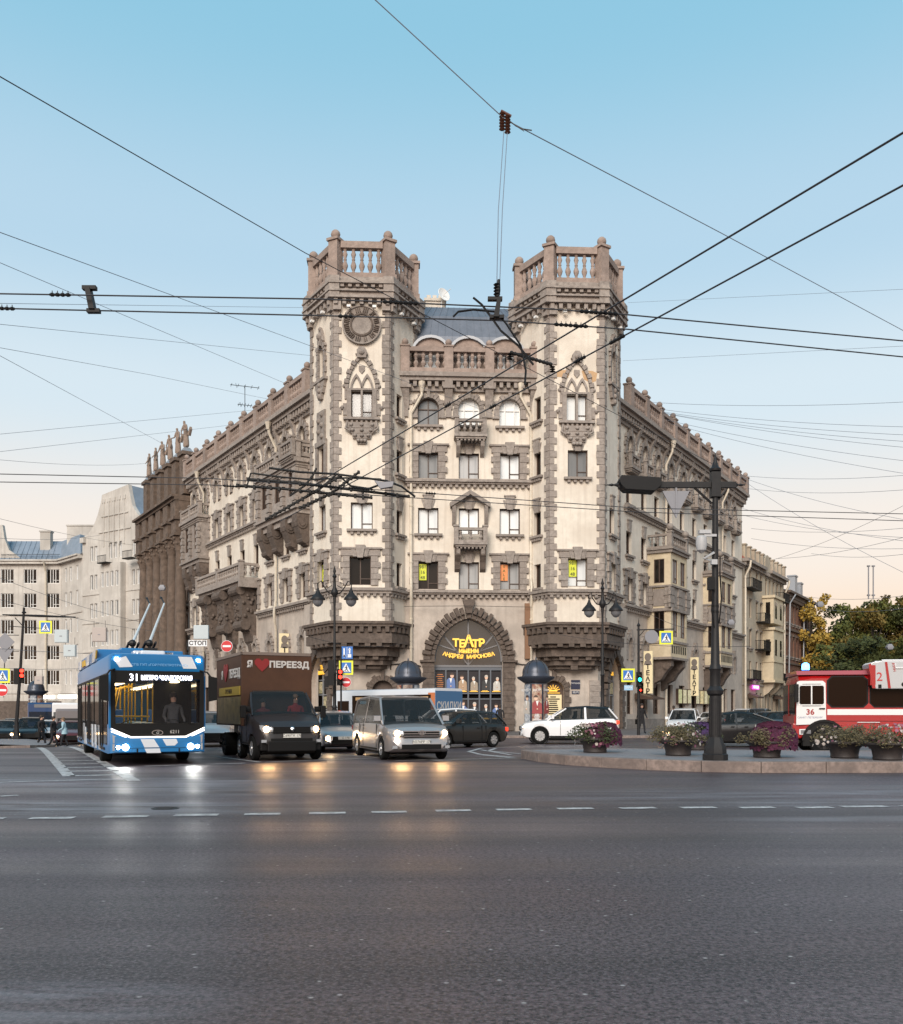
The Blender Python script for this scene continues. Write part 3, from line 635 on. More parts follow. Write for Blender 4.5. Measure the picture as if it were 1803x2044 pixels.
def ogee(F, hl, u, zb):         # tall narrow arched window on the outer tower faces
    w_ = window(F, hl, u, zb, .85, 2.3, 1, None, False, 'gmid', 'wood', 'arched_window', ()); b = MB()
    ring(b, u, zb+1.8, .43, .5, 0, .42, 9, -.2, .02, .3)
    for sd in (-1, 1):
        for k in range(5): b.box(*sorted((u+sd*.42, u+sd*(.66+.12*(k % 2)))), -.15, .02, zb-.1+k*.38, zb+.26+k*.38)
    b.prism([(u-.45, zb+2.55), (u+.45, zb+2.55), (u+.32, zb+3.1), (u+.1, zb+3.5), (u-.1, zb+3.5), (u-.32, zb+3.1)], -.2, .02); b.ball((u, -.2, zb+2.9), .26, 7); b.ball((u, -.15, zb+3.45), .16, 6)
    b.box(u-.95, u+.95, -.3, .02, zb-.28, zb-.1)
    for i in range(3): ww = (.8, .6, .3)[i]; b.prism([(u-ww, zb-.28-i*.4), (u+ww, zb-.28-i*.4), (u+ww*.8, zb-.7-i*.4), (u-ww*.8, zb-.7-i*.4)], -.22, .02); b.ball((u, -.2, zb-.5-i*.4), .2, 6)
    link('surround', b.mesh('surround', M['stone']), w_, (F @ TR(u, .28, zb)).inverted() @ F)
SIGN_Y = mat('lime_sign', (.62, .66, .05), .6); SIGN_O = mat('orange_sign', (.72, .26, .09), .6); INK = mat('sign_ink', (.10, .12, .02), .6)
def win_sign(F, u, z, lines, m, par=None, sz=.36):
    b = MB(); b.box(u-.27, u+.27, .19, .215, z, z+1.15); q = pt('window_sign', b, m, F)
    q = b.build('window_sign', m, B, F) if False else q
    for i, l in enumerate(lines): text('lettering', l, sz if len(lines) < 4 else .24, INK, q, TR(u, .18, z+1.15-(i+.55)*1.15/len(lines)) @ UPR, .004, bold=.006)
    return q
def pt2(name, b, m, F): return b.build(name, m, B, F)
def win_sign(F, u, z, lines, m):
    b = MB(); b.box(u-.27, u+.27, .19, .215, z, z+1.15); q = b.build('window_sign', m, B, F)
    for i, l in enumerate(lines): text('lettering', l, .33 if len(lines) < 4 else .26, INK, q, TR(u, .18, z+1.15-(i+.55)*1.15/len(lines)) @ UPR, .004, bold=.006)
win_sign(CF0, xc(847), 10.85, ['981', '16', '48'], SIGN_Y); win_sign(CF0, xc(1010), 10.85, list('SALE'), SIGN_O)
for sd, cx in ((-1, -7.5), (1, 7.4)):
    C = TR(cx, TY, 0); face = [C @ RZ(R(60*k)) @ TR(0, -AP, 0) for k in range(6)]   # 0 front, 1 right, 5 left
    H = [[] for _ in range(6)]; fr, outer, inner = 0, (1 if sd > 0 else 5), (5 if sd > 0 else 1)
    gothic(face[0], H[0], 0, zt(833), 'gmid' if sd < 0 else 'gpale')
    if sd > 0: window(face[0], H[0], .08, zt(948), 1.4, 1.9, 0, 'key', True, 'gmid')
    else: window(face[0], H[0], .0, zt(1057), 1.5, 1.85, 0, 'key', True, 'gpale')
    window(face[0], H[0], (.05 if sd > 0 else -.1), zt(1168), 1.4 if sd > 0 else 1.5, 1.95, 0, 'quoin', False, 'gpale' if sd > 0 else 'gdark')
    if sd > 0: win_sign(face[0], -.25, 10.9, ['981', '16', '48'], SIGN_Y)
    ogee(face[outer], H[outer], 0, 24.9)
    window(face[outer], H[outer], 0, 10.2, 1.1, 1.9, 0, 'quoin', False, 'gdark'); window(face[outer], H[outer], 0, 14.1, 1.1, 1.9, 0, 'key', True, 'gmid')
    win_sign(face[outer], -.1, 10.7, ['981', '16', '48'], SIGN_Y)
    if sd < 0:
        window(face[outer], H[outer], 0, 18.0, 1.1, 2.1, 0, None, True, 'gmid'); b = MB(); b.box(-.85, .85, -.2, .02, 20.15, 20.5); b.box(-.62, .62, -.14, .02, 20.5, 22.6)
        for k in range(5): b.ball(((-1)**k*.25, -.14, 20.8+k*.38), .2, 6)
        for s2_ in (-1, 1): b.box(*sorted((s2_*.55, s2_*.85)), -.16, .02, 18, 20.15)
        b.build('carved_panel', M['stone'], B, face[outer])
    isg = 1 if sd < 0 else -1
    for z, st in ((22.0, None), (18.1, 'key'), (13.9, 'key'), (10.2, None)):
        window(face[inner], H[inner], -isg*.55, z, .75, 1.7, 0, st, True, 'gdark', bars=())
    b = MB()
    for k in range(6):
        w1 = MB(); wall(w1, -A6/2, A6/2, 7.55, 29.8, H[k], .45); b.add(w1.v, w1.f, 0, face[k])
    pt('tower_wall', b, M['plaster'])
    # corner quoins, one strip per visible corner
    for k in range(6):
        b = MB(); t1 = MB(); quoins(t1, 9.95, 29.6, .5, .07, 0, A6/2, -1, 0); b.add(t1.v, t1.f, 0, face[k]); t2 = MB(); quoins(t2, 9.95, 29.6, .5, .07, 0, -A6/2, 1, 1); b.add(t2.v, t2.f, 0, face[(k+1) % 6]); pt('corner_quoins', b, M['stone']); b = MB()
        t1 = MB(); quoins(t1, 7.6, 9.6, .5, .07, 0, A6/2, -1, 0); b.add(t1.v, t1.f, 0, face[k]); t2 = MB(); quoins(t2, 7.6, 9.6, .5, .07, 0, -A6/2, 1, 1); b.add(t2.v, t2.f, 0, face[(k+1) % 6])
        pt('corner_quoins', b, M['stone'])
    # string course
    b = MB(); b.prism(hexp(A6+.42), 9.78, 9.98, 'z', 0, C); b.prism(hexp(A6+.28), 9.6, 9.78, 'z', 0, C)
    for k in range(6): t1 = MB(); dentils(t1, -A6/2-.1, A6/2+.1, 9.4, .22, .42, -.22, .05); b.add(t1.v, t1.f, 0, face[k])
    pt('string_course', b, M['stone'])
    # stepped corbel under the oriel
    b = MB(); b.prism(hexp(A6+.62), 7.5, 7.68, 'z', 0, C); b.prism(hexp(A6+.5), 7.32, 7.5, 'z', 0, C); b.prism(hexp(A6+.18), 6.85, 7.32, 'z', 0, C)
    b.prism(hexp(A6+.34), 6.2, 6.85, 'z', 0, C); b.prism(hexp(A6+.0), 5.95, 6.2, 'z', 0, C); b.prism(hexp(A6-.4), 5.35, 5.95, 'z', 0, C); b.prism(hexp(A6-.8), 5.1, 5.35, 'z', 0, C); b.prism(hexp(A6-.95), 4.75, 5.1, 'z', 0, C); b.prism(hexp(A6-1.3), 4.5, 4.75, 'z', 0, C)
    for k in range(6):
        t1 = MB(); dentils(t1, -A6/2-.15, A6/2+.15, 6.95, .36, .55, -.42, 0); b.add(t1.v, t1.f, 0, face[k])
        t1 = MB(); dentils(t1, -A6/2+.3, A6/2-.3, 5.98, .24, .75, -.28, .1); dentils(t1, -A6/2+.5, A6/2-.5, 5.1, .25, .8, .45, .8); dentils(t1, -.7, .7, 4.45, .3, 1.0, .85, 1.4); b.add(t1.v, t1.f, 0, face[k])
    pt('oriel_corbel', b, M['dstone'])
    # crowning cornice in two stages
    b = MB(); q_ = A6; cz_ = lambda z: 29.35+(z-29.6)*.72
    for r_, z0, z1 in ((.10, 29.95, 30.15), (.62, 30.15, 30.35), (.46, 30.35, 30.75), (.66, 30.75, 30.9), (.34, 30.9, 31.15), (.30, 31.3, 31.55), (.66, 31.5, 31.66), (.36, 31.66, 31.9), (.22, 31.9, 32.3)): b.prism(hexp(q_+r_), cz_(z0), cz_(z1), 'z', 0, C)
    b.prism(hexp(q_+.2), cz_(31.1), cz_(31.35), 'z', 0, C)
    for k in range(6):
        t1 = MB(); dentils(t1, -A6/2-.15, A6/2+.15, cz_(29.6), .4, .52, -.42, 0); dentils(t1, -A6/2-.2, A6/2+.2, cz_(31.2), .22, .5, -.46, 0); b.add(t1.v, t1.f, 0, face[k])
        t1 = MB(); t1.box(A6/2-.5, A6/2+.04, -.3, .0, 29.0, 29.7); t1.box(-A6/2-.04, -A6/2+.5, -.3, .0, 29.0, 29.7); t1.box(A6/2-.4, A6/2+.3, -.5, .0, 29.9, 31.25); t1.box(-A6/2-.3, -A6/2+.4, -.5, .0, 29.9, 31.25); b.add(t1.v, t1.f, 0, face[k])
    pt('cornice', b, M['stone'])
    pr = A6-.2; BA = pr*math.sqrt(3)/2
    for k in range(6):
        t1 = MB(); rail(t1, -pr/2+.36, pr/2-.36, 31.25, 2.55, 0, .44, 5, r=1.6); b = MB(); b.add(t1.v, t1.f, 0, C @ RZ(R(60*k)) @ TR(0, -BA, 0)); pt('balustrade', b, M['pstone'], smooth=35)
        b = MB(); a = R(60*k); P_ = C @ TR(pr*math.cos(a), pr*math.sin(a), 0) @ RZ(a)
        t1 = MB(); t1.box(-.36, .36, -.36, .36, 31.2, 33.8); t1.box(-.44, .44, -.44, .44, 31.2, 31.6); t1.box(-.46, .46, -.46, .46, 33.8, 33.98); t1.lathe([(.2, 33.98), (.14, 34.08)], 10); t1.ball((0, 0, 34.32), .33, 12); b.add(t1.v, t1.f, 0, P_); pt('balustrade_post', b, M['pstone'], smooth=35)
    b = MB(); b.prism(hexp(A6), 31.21, 31.25, 'z', 0, C); pt('roof', b, M['slate'])
    if sd < 0:      # clock-like dial
        F = face[0]; zz = zt(648)-.1
        b = MB(); b.lathe([(1.3, -.16), (1.3, .02)], 40, (0, 0, zz), ax='y'); b.lathe([(1.34, -.15), (1.34, -.24), (1.24, -.24), (1.24, -.1)], 40, (0, 0, zz), ax='y', caps=False); D = b.build('dial', M['stone'], B, F, smooth=30)
        b = MB()
        for ang, r0 in ((0, .70),): b.lathe([(.80, -.1), (.80, -.24), (.68, -.24), (.68, -.1)], 36, (0, 0, zz), ax='y', caps=False)
        num = [2, 1, 2, 3, 2, 1, 2, 3, 4, 2, 1, 2]
        for h_ in range(12):
            T_ = TR(0, 0, zz) @ RY(R(30*h_+15))
            for j in range(num[h_]+1): x = (j-num[h_]/2)*.13; b.add(*(lambda q: (q.v, q.f))(MB().box(x-.028, x+.028, -.25, -.1, .86, 1.2)), 0, T_)
            if h_ % 3 == 1: b.add(*(lambda q: (q.v, q.f))(MB().prism([(-.16, .86), (-.1, .86), (.16, 1.2), (.1, 1.2)], -.25, -.1)), 0, T_)
        b.build('numerals', M['dstone'], D)
    else:
        b = MB(); zz = zt(741); b.prism([(-1.75, zz-.5), (-1.35, zz-.15), (-.6, zz-.2), (-.45, zz+.35), (-1.2, zz+.3), (-1.5, zz+.05)], -.012, .0); b.build('bare_patch', M['patch'], B, face[0]); b = MB(); b.prism([(.35, zz+.3), (.5, zz-.3), (1.0, zz-.55), (1.35, zz-.4), (1.45, zz+.15), (1.1, zz+.3)], -.012, 0); b.build('bare_patch', M['patch'], B, face[0])
    b = MB()
    for k in (0, outer, inner):
        t1 = MB(); t1.box(-1.0, -.75, -.5, -.25, 29.1, 29.25); t1.box(.75, 1.0, -.5, -.25, 29.1, 29.25); b.add(t1.v, t1.f, 0, face[k])
    pt('floodlight', b, M['white'])
    # angled ground floor wall with its arched shop window
    p0 = Vector((sd*9.3, 0)); p1 = Vector((-12.2, 5.4)) if sd < 0 else Vector((12.9, 6.2))
    a_, c_ = (p1, p0) if sd < 0 else (p0, p1); L = (c_-a_).length; F = TR(a_.x, a_.y, 0) @ RZ(math.atan2(c_.y-a_.y, c_.x-a_.x))
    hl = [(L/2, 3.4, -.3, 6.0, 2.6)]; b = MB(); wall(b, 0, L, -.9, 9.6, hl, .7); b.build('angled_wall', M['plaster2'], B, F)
    b = MB(); ring(b, L/2, 3.1, 1.7, 2.6, 0, .8, 17, -.35, .02, .25)
    for s2_ in (-1, 1):
        for k in range(8): b.box(*sorted((L/2+s2_*1.68, L/2+s2_*(2.35+.12*(k % 2)))), -.22-.04*(k % 2), .02, -.1+k*.4, .285+k*.4)
    b.build('arch_surround', M['dstone'], B, F)
    b = MB(); b.box(L/2-1.7, L/2+1.7, .5, .55, -.2, 5.7); g_ = b.build('shop_window', M['gdark'], B, F)
    b = MB()
    for i in range(4): x = L/2-1.5+i; b.box(x-.05, x+.05, .42, .5, 0, 4.6)
    for z in (.5, 1.6, 2.7, 3.8): b.box(L/2-1.6, L/2+1.6, .43, .49, z, z+.07)
    b.build('glazing_bars', M['cap'], g_)
    b = MB()
    for i in range(3):
        for j, z in enumerate((.65, 1.75, 2.85)):
            if (i+j) % 2 == 0: b.box(L/2-1.4+i, L/2-.6+i, .44, .48, z, z+.85)
    b.build('lit_posters', mat('lit_poster', (.5, .4, .25), .6, noise=(.08, .1, .05), scale=6, emit=(.5, .4, .25), es=.12), g_)
    text('lettering', 'ТЕАТР', .42, M['yellow'], g_, TR(L/2, .3, 4.75) @ UPR, .03, bold=.015); text('lettering', 'МИРОНОВА', .36, M['yellow'], g_, TR(L/2, .3, 4.35) @ UPR, .03, bold=.012)
# ---- the two street wings
def facade(o, d, left):
    n = nL if left else nR; y = Vector((-n.x, -n.y)); x = Vector((y.y, -y.x))
    return BI @ Matrix(((x.x, y.x, 0, o.x), (x.y, y.y, 0, o.y), (0, 0, 1, 0), (0, 0, 0, 1)))
FL = facade(PL, dL, True); FR = facade(PR, dR, False)
def bay(F, u0, u1, d, z0, z1, sd, cols=2):     # stone loggia bay carried on carved consoles (left street)
    b = MB(); b.box(u0, u1, -d, 0, z0-.35, z0); b.box(u0-.15, u1+.15, -d-.2, 0, z0, z0+.2); b.box(u0+.2, u1-.2, -d+.2, 0, z0-.8, z0-.35); b.build('bay_slab', M['stone'], B, F); b = MB()
    b.box(u0-.15, u1+.15, -d-.25, 0, z1-.3, z1); b.box(u0, u1, -d-.1, 0, z1-.5, z1-.3); dentils(b, u0, u1, z1-.65, .18, .3, -d-.05, 0)
    b.build('bay_slab', M['stone'], B, F)
    Fb = F @ TR(0, -d+.1, 0); hl = []; n = cols; wd = (u1-u0)/n
    for i in range(n): window(Fb, hl, u0+(i+.5)*wd, z0+1.15, wd*.42, z1-z0-1.9, 0, None, False, 'gdark', bars=(0,), rec=.15)
    b = MB(); wall(b, u0+.15, u1-.15, z0+.2, z1-.5, hl, .3)
    e = (u1-.15) if True else u0; b.box(u1-.4, u1-.15, .004, d-.1, z0+.2, z1-.5); b.box(u0+.15, u0+.4, .004, d-.1, z0+.2, z1-.5)
    b.build('bay_wall', M['stone'], B, Fb)
    b = MB()
    for i in range(n+1):
        x = max(u0+.4, min(u1-.4, u0+i*wd))
        for k in range(int((z1-z0-.8)/.36)): w_ = .34 if k % 2 else .26; b.box(x-w_, x+w_, -d-.12-(.05 if k % 2 else 0), -d+.1, z0+.25+k*.36, z0+.57+k*.36)
        b.build('pilaster', M['stone'], B, F); b = MB()
    r_ = MB(); rail(r_, u0, u1, z1, 1.15, -d+.05, .26, int((u1-u0)/.45))
    for x in (u0+.12, u1-.12): r_.box(x-.12, x+.12, -d+.2, 0, z1+.93, z1+1.13); [baluster(r_, x, -.25-k*.4, z1+.18, .76) for k in range(int(d/.42))]
    for x in (u0, (u0+u1)/2, u1): post(r_, x, -d+.05, z1, 1.2, .34, 0)
    r_.build('balustrade', M['stone'], B, F)
    b = MB()
    for i in range(n+1):    # scrolled consoles
        x = max(u0+.55, min(u1-.55, u0+i*wd)); c = MB()
        b.prism([(0, z0-.3), (-d+.02, z0-.3), (-d-.02, z0-1.0), (-d+.2, z0-1.6), (-d*.55, z0-2.3), (-.25, z0-2.7), (0, z0-2.8)], x-.48, x+.48, 'x')
        b.lathe([(.42, x-.56), (.42, x+.56)], 12, (0, 0, 0), 0, TR(0, -d+.42, z0-1.1), ax='x'); b.lathe([(.24, x-.62), (.24, x+.62)], 10, (0, 0, 0), 0, TR(0, -d+.42, z0-1.1), ax='x'); b.lathe([(.3, x-.52), (.3, x+.52)], 10, (0, 0, 0), 0, TR(0, -.35, z0-2.3), ax='x')
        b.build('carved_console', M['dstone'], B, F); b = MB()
def plinth(F, u0, u1): b = MB(); b.box(u0, u1, -.12, .02, -1, .9); b.build('plinth', M['stone'], B, F)
def wing(F, sg, ts, L, skip6, left):
    hl = []; us = [sg*t for t in ts]; f = lambda a, c: (min(a, c), max(a, c))
    q = random.Random(5 if left else 9)
    for i, u in enumerate(us):
        window(F, hl, u, 21.5, 1.15, 2.0, 1, 'archside', False, 'gdark', 'wood', 'arched_window', (0,))
        window(F, hl, u, 18.05, 1.2, 1.85, 0, 'quoin' if left else None, not left, 'gdark', bars=(0,))
        window(F, hl, u, 14.0, 1.15, 1.9, 0, 'key', True, 'gdark', bars=(0,))
        window(F, hl, u, 10.3, 1.15, 1.9, 0, 'quoin' if (left or i < 3) else 'key', not left, 'gdark', bars=(0,))
        window(F, hl, u, 5.6, .9, 1.8, 1, 'archside', False, 'gdark', 'wood', 'arched_window', ())
        window(F, hl, u, 1.3, 1.7, 2.6, 0, None, False, 'gdark', 'wood', 'shop_window', (0,))
    b = MB(); u0, u1 = f(-6*sg, L*sg); wall(b, u0, u1, 9.6, 24.9, [h for h in hl if h[2] > 9], .4); b.build('street_wall', M['plaster'], B, F)
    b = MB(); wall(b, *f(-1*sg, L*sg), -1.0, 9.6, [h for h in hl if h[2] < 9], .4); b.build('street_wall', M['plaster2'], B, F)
    plinth(F, *f(0, L*sg))
    b = MB(); a0, a1 = f(-3*sg, L*sg)
    b.box(a0, a1, -.85, .1, 25.1, 25.4); b.box(a0, a1, -.6, .1, 24.8, 25.1); dentils(b, a0, a1, 24.35, .45, .52, -.5, .1); b.box(a0, a1, -.2, .1, 24.1, 24.35)
    for i in range(len(us)-1):
        x = (us[i]+us[i+1])/2; b.prism([(0, 24.9), (-.6, 24.9), (-.42, 24.2), (-.22, 23.8), (-.1, 23.3), (0, 23.2)], x-.2, x+.2, 'x'); b.box(x-.12, x+.12, -.1, 0, 22.8, 23.3); b.box(x-.5, x+.5, -.07, .02, 24.3, 24.5)
    b.build('cornice', M['stone'], B, F)
    n = len(ts); sp = L/n
    for i in range(n):
        x0, x1 = f(sg*(i*sp), sg*((i+1)*sp)); b = MB(); rail(b, x0+.32, x1-.32, 25.42, 1.7, -.45, .42, 6, r=1.5); post(b, x1 if sg < 0 else x0, -.45, 25.4, 1.78, .64, .26); b.build('balustrade', M['pstone'], B, F, smooth=35)
    b = MB(); post(b, sg*(L-.3), -.45, 25.4, 1.78, .64, .26); b.build('balustrade_post', M['pstone'], B, F, smooth=35)
    b = MB(); x0, x1 = f(-3*sg, L*sg); b.add([(x0, .1, 25.3), (x1, .1, 25.3), (x1, 3.2, 26.9), (x0, 3.2, 26.9), (x1, 12, 26.9), (x0, 12, 26.9)], [(0, 1, 2, 3), (3, 2, 4, 5)]); b.build('roof', M['slate'], B, F)
    b = MB(); e = L*sg; b.add([(e, 0, -1), (e, 12, -1), (e, 12, 26.9), (e, 3.2, 26.9), (e, 0, 25.3)], [(0, 1, 2, 3, 4)]); b.add([(x0, 12, -1), (x1, 12, -1), (x1, 12, 26.9), (x0, 12, 26.9)], [(0, 1, 2, 3)]); b.build('party_wall', M['plaster2'], B, F)
    return us
TSL = [1.7+3.34*i for i in range(9)]; TSR = [1.1, 4.4, 7.5, 10.8, 14.2, 17.8, 21.3, 24.8, 27.9, 31.1]
UL = wing(FL, -1, TSL, 30.2, (), True); UR = wing(FR, 1, TSR, 34.6, (), False)
for F, segs in ((FL, [(-24.2, -8.9)]), (FR, [(0, 34.6)])):
    for a, c in segs: b = MB(); corn(b, a, c, 17.5); b.build('string_course', M['stone'], B, F)
for F, segs in ((FL, [(-11, 1), (-30.6, -22.5)]), (FR, [(-.5, 5.3), (9.5, 20.6), (24.6, 34.6)])):
    for a, c in segs: b = MB(); corn(b, a, c, 9.65); b.build('string_course', M['stone'], B, F)
bay(FL, -8.9, -.5, 1.05, 16.9, 20.7, -1, 3); bay(FL, -29.9, -24.2, 1.0, 16.4, 20.7, -1, 2)
for i in (1, 2): pass
# long balcony on massive carved brackets, left street
b = MB(); b.box(-23, -11, -1.75, 0, 12.6, 12.95); b.box(-22.8, -11.2, -1.5, 0, 12.35, 12.6); b.box(-11.3, -11.0, -1.75, 0, 12.1, 12.6); lb = b.build('balcony', M['stone'], B, FL)
b = MB(); rail(b, -23, -11, 12.95, 1.25, -1.55, .28, 26)
for x in (-22.9, -17, -11.15): post(b, x, -1.55, 12.95, 1.3, .36, 0)
b.box(-11.27, -11.03, -1.4, 0, 13.97, 14.18)
for k in range(3): baluster(b, -11.15, -.3-k*.42, 13.1, .88)
b.build('balustrade', M['stone'], lb)
b = MB()
for x in (-12.6, -17, -21.4):
    b.prism([(0, 12.4), (-1.6, 12.4), (-1.7, 11.8), (-1.35, 11.2), (-1.3, 10.2), (-1.25, 9.4), (-.9, 8.7), (-.55, 8.4), (-.35, 7.6), (0, 7.2)], x-.95, x+.95, 'x')
    for z, yy, r_ in ((11.9, -1.45, .42), (8.95, -1.0, .45)): b.lathe([(r_, x-1.05), (r_, x+1.05)], 12, (0, 0, 0), 0, TR(0, yy, z), ax='x')
    q = random.Random(int(x*10))
    for _ in range(16): b.ball((x+q.uniform(-.75, .75), -1.32, q.uniform(9.5, 11.2)), q.uniform(.1, .2), 6)
    for _ in range(10): b.ball((x+1.0, q.uniform(-1.2, -.2), q.uniform(9.2, 12)), q.uniform(.1, .18), 6)
    b.prism([(-.35, 7.4), (0, 7.4), (0, 6.6), (-.2, 6.6)], x-.3, x+.3, 'x')
    b.build('carved_console', M['dstone'], lb); b = MB()
# balconies on the upper floor
for i in (0, 1, 2, 7, 8): pass
balcony(FL, UL[0], 21.0, 2.4, 1.5, .3, 5, 1.1, False)
for i, u in enumerate(UR): balcony(FR, u, 20.9, 1.8, .62, .28, 3, 1.0, False, ball=.1)
# rectangular bay windows, right street
for u0, u1, e in ((5.3, 9.45, 2.0), (20.6, 24.6, 1.7)):
    Ff = FR @ TR(0, -e, 0); Fs = FR @ TR(u0, 0, 0) @ RZ(R(-90)) ; w_ = u1-u0; hf = []; hs = []
    for z, h in ((12.2, 2.0), (7.75, 2.1)):
        for k in (-1, 1): window(Ff, hf, (u0+u1)/2+k*w_*.24, z, w_*.3, h, 0, None, False, 'gmid', bars=(0,), rec=.1)
        window(Fs, hs, e/2, z, e*.45, h, 0, None, False, 'gdark', bars=(0,), rec=.1)
    b = MB(); t1 = MB(); wall(t1, u0, u1, 5.9, 14.7, hf, .3); b.add(t1.v, t1.f, 0, TR(0, -e, 0)); t1 = MB(); wall(t1, 0, e, 5.9, 14.7, hs, .3); b.add(t1.v, t1.f, 0, TR(u0, 0, 0) @ RZ(R(-90)))
    b.box(u1-.02, u1, -e, 0, 5.9, 14.7); b.box(u0+.02, u1-.02, -e+.02, 0, 5.88, 5.95); b.build('bay_wall', M['yplaster'], B, FR)
    b = MB()
    for z0, z1, p in ((14.7, 14.95, .18), (14.95, 15.1, .3), (7.2, 7.4, .12), (5.85, 6.05, .12), (9.85, 10.1, .2), (11.85, 12.0, .2)): b.box(u0-p, u1+p, -e-p, 0, z0, z1)
    b.build('bay_cornice', M['stone'], B, FR)
    b = MB()
    for k in range(5):
        z = 10.12+k*.34; q = .14 if k % 2 else .06
        for x in (u0, (u0+u1)/2, u1): b.box(x-.45-q, x+.45+q, -e-.12-q*.5, -e+.02, z, z+.32)
        for yy in (0, -e): b.box(u0-.12-q*.5, u0+.02, max(-e-.1, yy-.4-q), min(0, yy+.4+q), z, z+.32)
    b.box(u0+.6, u1-.6, -e-.06, -e, 10.2, 11.8); b.box(u0-.06, u0, -e+.5, -.5, 10.3, 11.7); b.build('rusticated_band', M['stone'], B, FR)
    b = MB()
    for k in range(8): x = u0+.4+k*(w_-.8)/7; b.box(x-.12, x+.12, -e-.012, -e, 6.35, 7.0)
    b.build('bay_slots', M['dark'], B, FR)
    b = MB(); rail(b, u0, u1, 15.1, 1.2, -e+.1, .28, 8)
    for k in range(3): baluster(b, u0+.12, -.35-k*.5, 15.3, .8)
    b.box(u0-.04, u0+.26, -e+.2, 0, 16.1, 16.28); b.box(u0-.04, u0+.26, -e+.2, 0, 15.1, 15.28)
    for x in (u0+.1, u1-.1): post(b, x, -e+.1, 15.1, 1.25, .42, .3)
    b.build('balustrade', M['stone'], B, FR, smooth=35)
    b = MB()
    for x in (u0+.6, u1-.6): b = MB(); b.prism([(0, 5.85), (-e+.1, 5.85), (-e+.05, 5.3), (-e*.7, 4.7), (-e*.55, 4.2), (-.5, 3.9), (-.35, 3.5), (0, 3.3)], x-.35, x+.35, 'x'); b.lathe([(.3, x-.42), (.3, x+.42)], 10, (0, 0, 0), 0, TR(0, -e+.45, 5.3), ax='x'); b.build('carved_console', M['dstone'], B, FR)
# down pipes on the wings
for F, us, in ((FL, (-6.7, -25.2)), (FR, (9.2, 26.3))):
    for u in us:
        b = MB(); b.tube([(u, -.9, 24.9), (u, -.8, 24.1), (u, -.25, 23.0), (u, -.25, 10.6), (u+.3, -.5, 9.6), (u+.3, -.5, 9.0), (u, -.25, 8.2), (u, -.25, .3)], .11, 7); b.lathe([(.13, 24.4), (.27, 25.0)], 8, (u, -.9, 0)); b.build('downpipe', M['pipe'], B, F, smooth=40)
# lit vertical signs and display cases
PANEL = mat('lit_cream_panel', (.7, .6, .38), .5, emit=(.95, .78, .5), es=.15); M['ink'] = mat('black_ink', (.012, .01, .01), .5)
def vsign(F, u, z, face_=True, h=3.5):
    b = MB(); b.box(-.1, .1, -.85, -.1, 0, h); o = b.build('vertical_sign', PANEL, B, F @ TR(u, 0, z))
    for sgn in (1, -1):
        T_ = RZ(R(-90*sgn))
        for i, ch in enumerate('ТЕАТР'): text('letter', ch, .54, M['ink'], o, TR(-.11*sgn if sgn > 0 else .11, -.475, h*.62-i*.5) @ T_ @ UPR, .01, bold=.02)
        b = MB(); b.prism([(.28*math.cos(a*PI/6), h-.5+.34*math.sin(a*PI/6)) for a in range(12)], -.012, 0); b.prism([(-.34, h-1.15), (.34, h-1.15), (.25, h-.8), (-.25, h-.8)], -.012, 0)
        b.build('printed_portrait', M['skinp'] if False else mat('portrait_grey', (.2, .17, .15), .6), o, TR(-.102*sgn if sgn > 0 else .102, -.475, 0) @ T_)
vsign(FR, 4.2 , 3.0); vsign(FR, 16.4, 3.0, h=3.6); vsign(FL, -4.4, 4.2)
for F, u0, n in ((FR, 12.5, 3), (FR, 17.6, 4)):
    for k in range(n):
        b = MB(); b.box(u0+k*1.3, u0+k*1.3+1.1, -.22, -.02, 2.2, 3.6); c = b.build('display_case', M['wood'], B, F)
        b = MB(); b.box(u0+k*1.3+.08, u0+k*1.3+1.02, -.24, -.22, 2.28, 3.52); b.build('lit_poster', mat('lit_case', rr.choice([(.8, .6, .3), (.5, .6, .3), (.7, .65, .5)]), .5, noise=(.15, .2, .08), scale=5, emit=(.8, .65, .4), es=.25), c)
b = MB(); b.prism([(-.1, 3.0), (-1.6, 2.6), (-1.6, 2.5), (-.1, 2.5)], 2.2, 5.0, 'x'); b.build('awning', M['wood'], B, FR)

# satellite dish and TV aerial stand on the roof
D_ = MB(); D_.tube([(0, 0, 0), (0, 0, 1.4)], .05, 6); D_.lathe([(.02, -.14), (.33, -.10), (.54, .0), (.52, .02), (.31, -.07), (.02, -.11)], 20, (0, 0, 0), 0, TR(.1, -.2, 2.0) @ RX(R(75)) @ RZ(0), ax='z'); D_.tube([(0, 0, 1.4), (.1, -.2, 2.0), (.2, -.9, 2.2)], .025, 5)
o = D_.build('satellite_dish', M['white'], None, BM @ TR(-1.75, 4.6, 31.2) @ RZ(R(35)), smooth=40); tag(o, 'white satellite dish beside the chimney on the blue tin roof', 'satellite dish')
D_ = MB(); D_.tube([(0, 0, 0), (0, 0, 4.4)], .03, 5)
for z, l in ((4.3, 2.6), (2.6, 1.3)):
    D_.tube([(-l/2, 0, z), (l/2, 0, z)], .03, 4)
    for k in range(5): x = -l/2+.1+k*(l-.2)/4; D_.tube([(x, -.45, z), (x, .45, z)], .022, 4)
    D_.tube([(-l*.3, .3, z+.3), (-l*.3, -.3, z-.3)], .02, 4)
wpt = WP(489, 850, 84); o = D_.build('roof_antenna', M['iron'], None, TR(wpt.x, wpt.y, 26.7) @ RZ(R(20))); tag(o, 'thin two tiered television aerial standing on the wing roof against the sky', 'antenna')
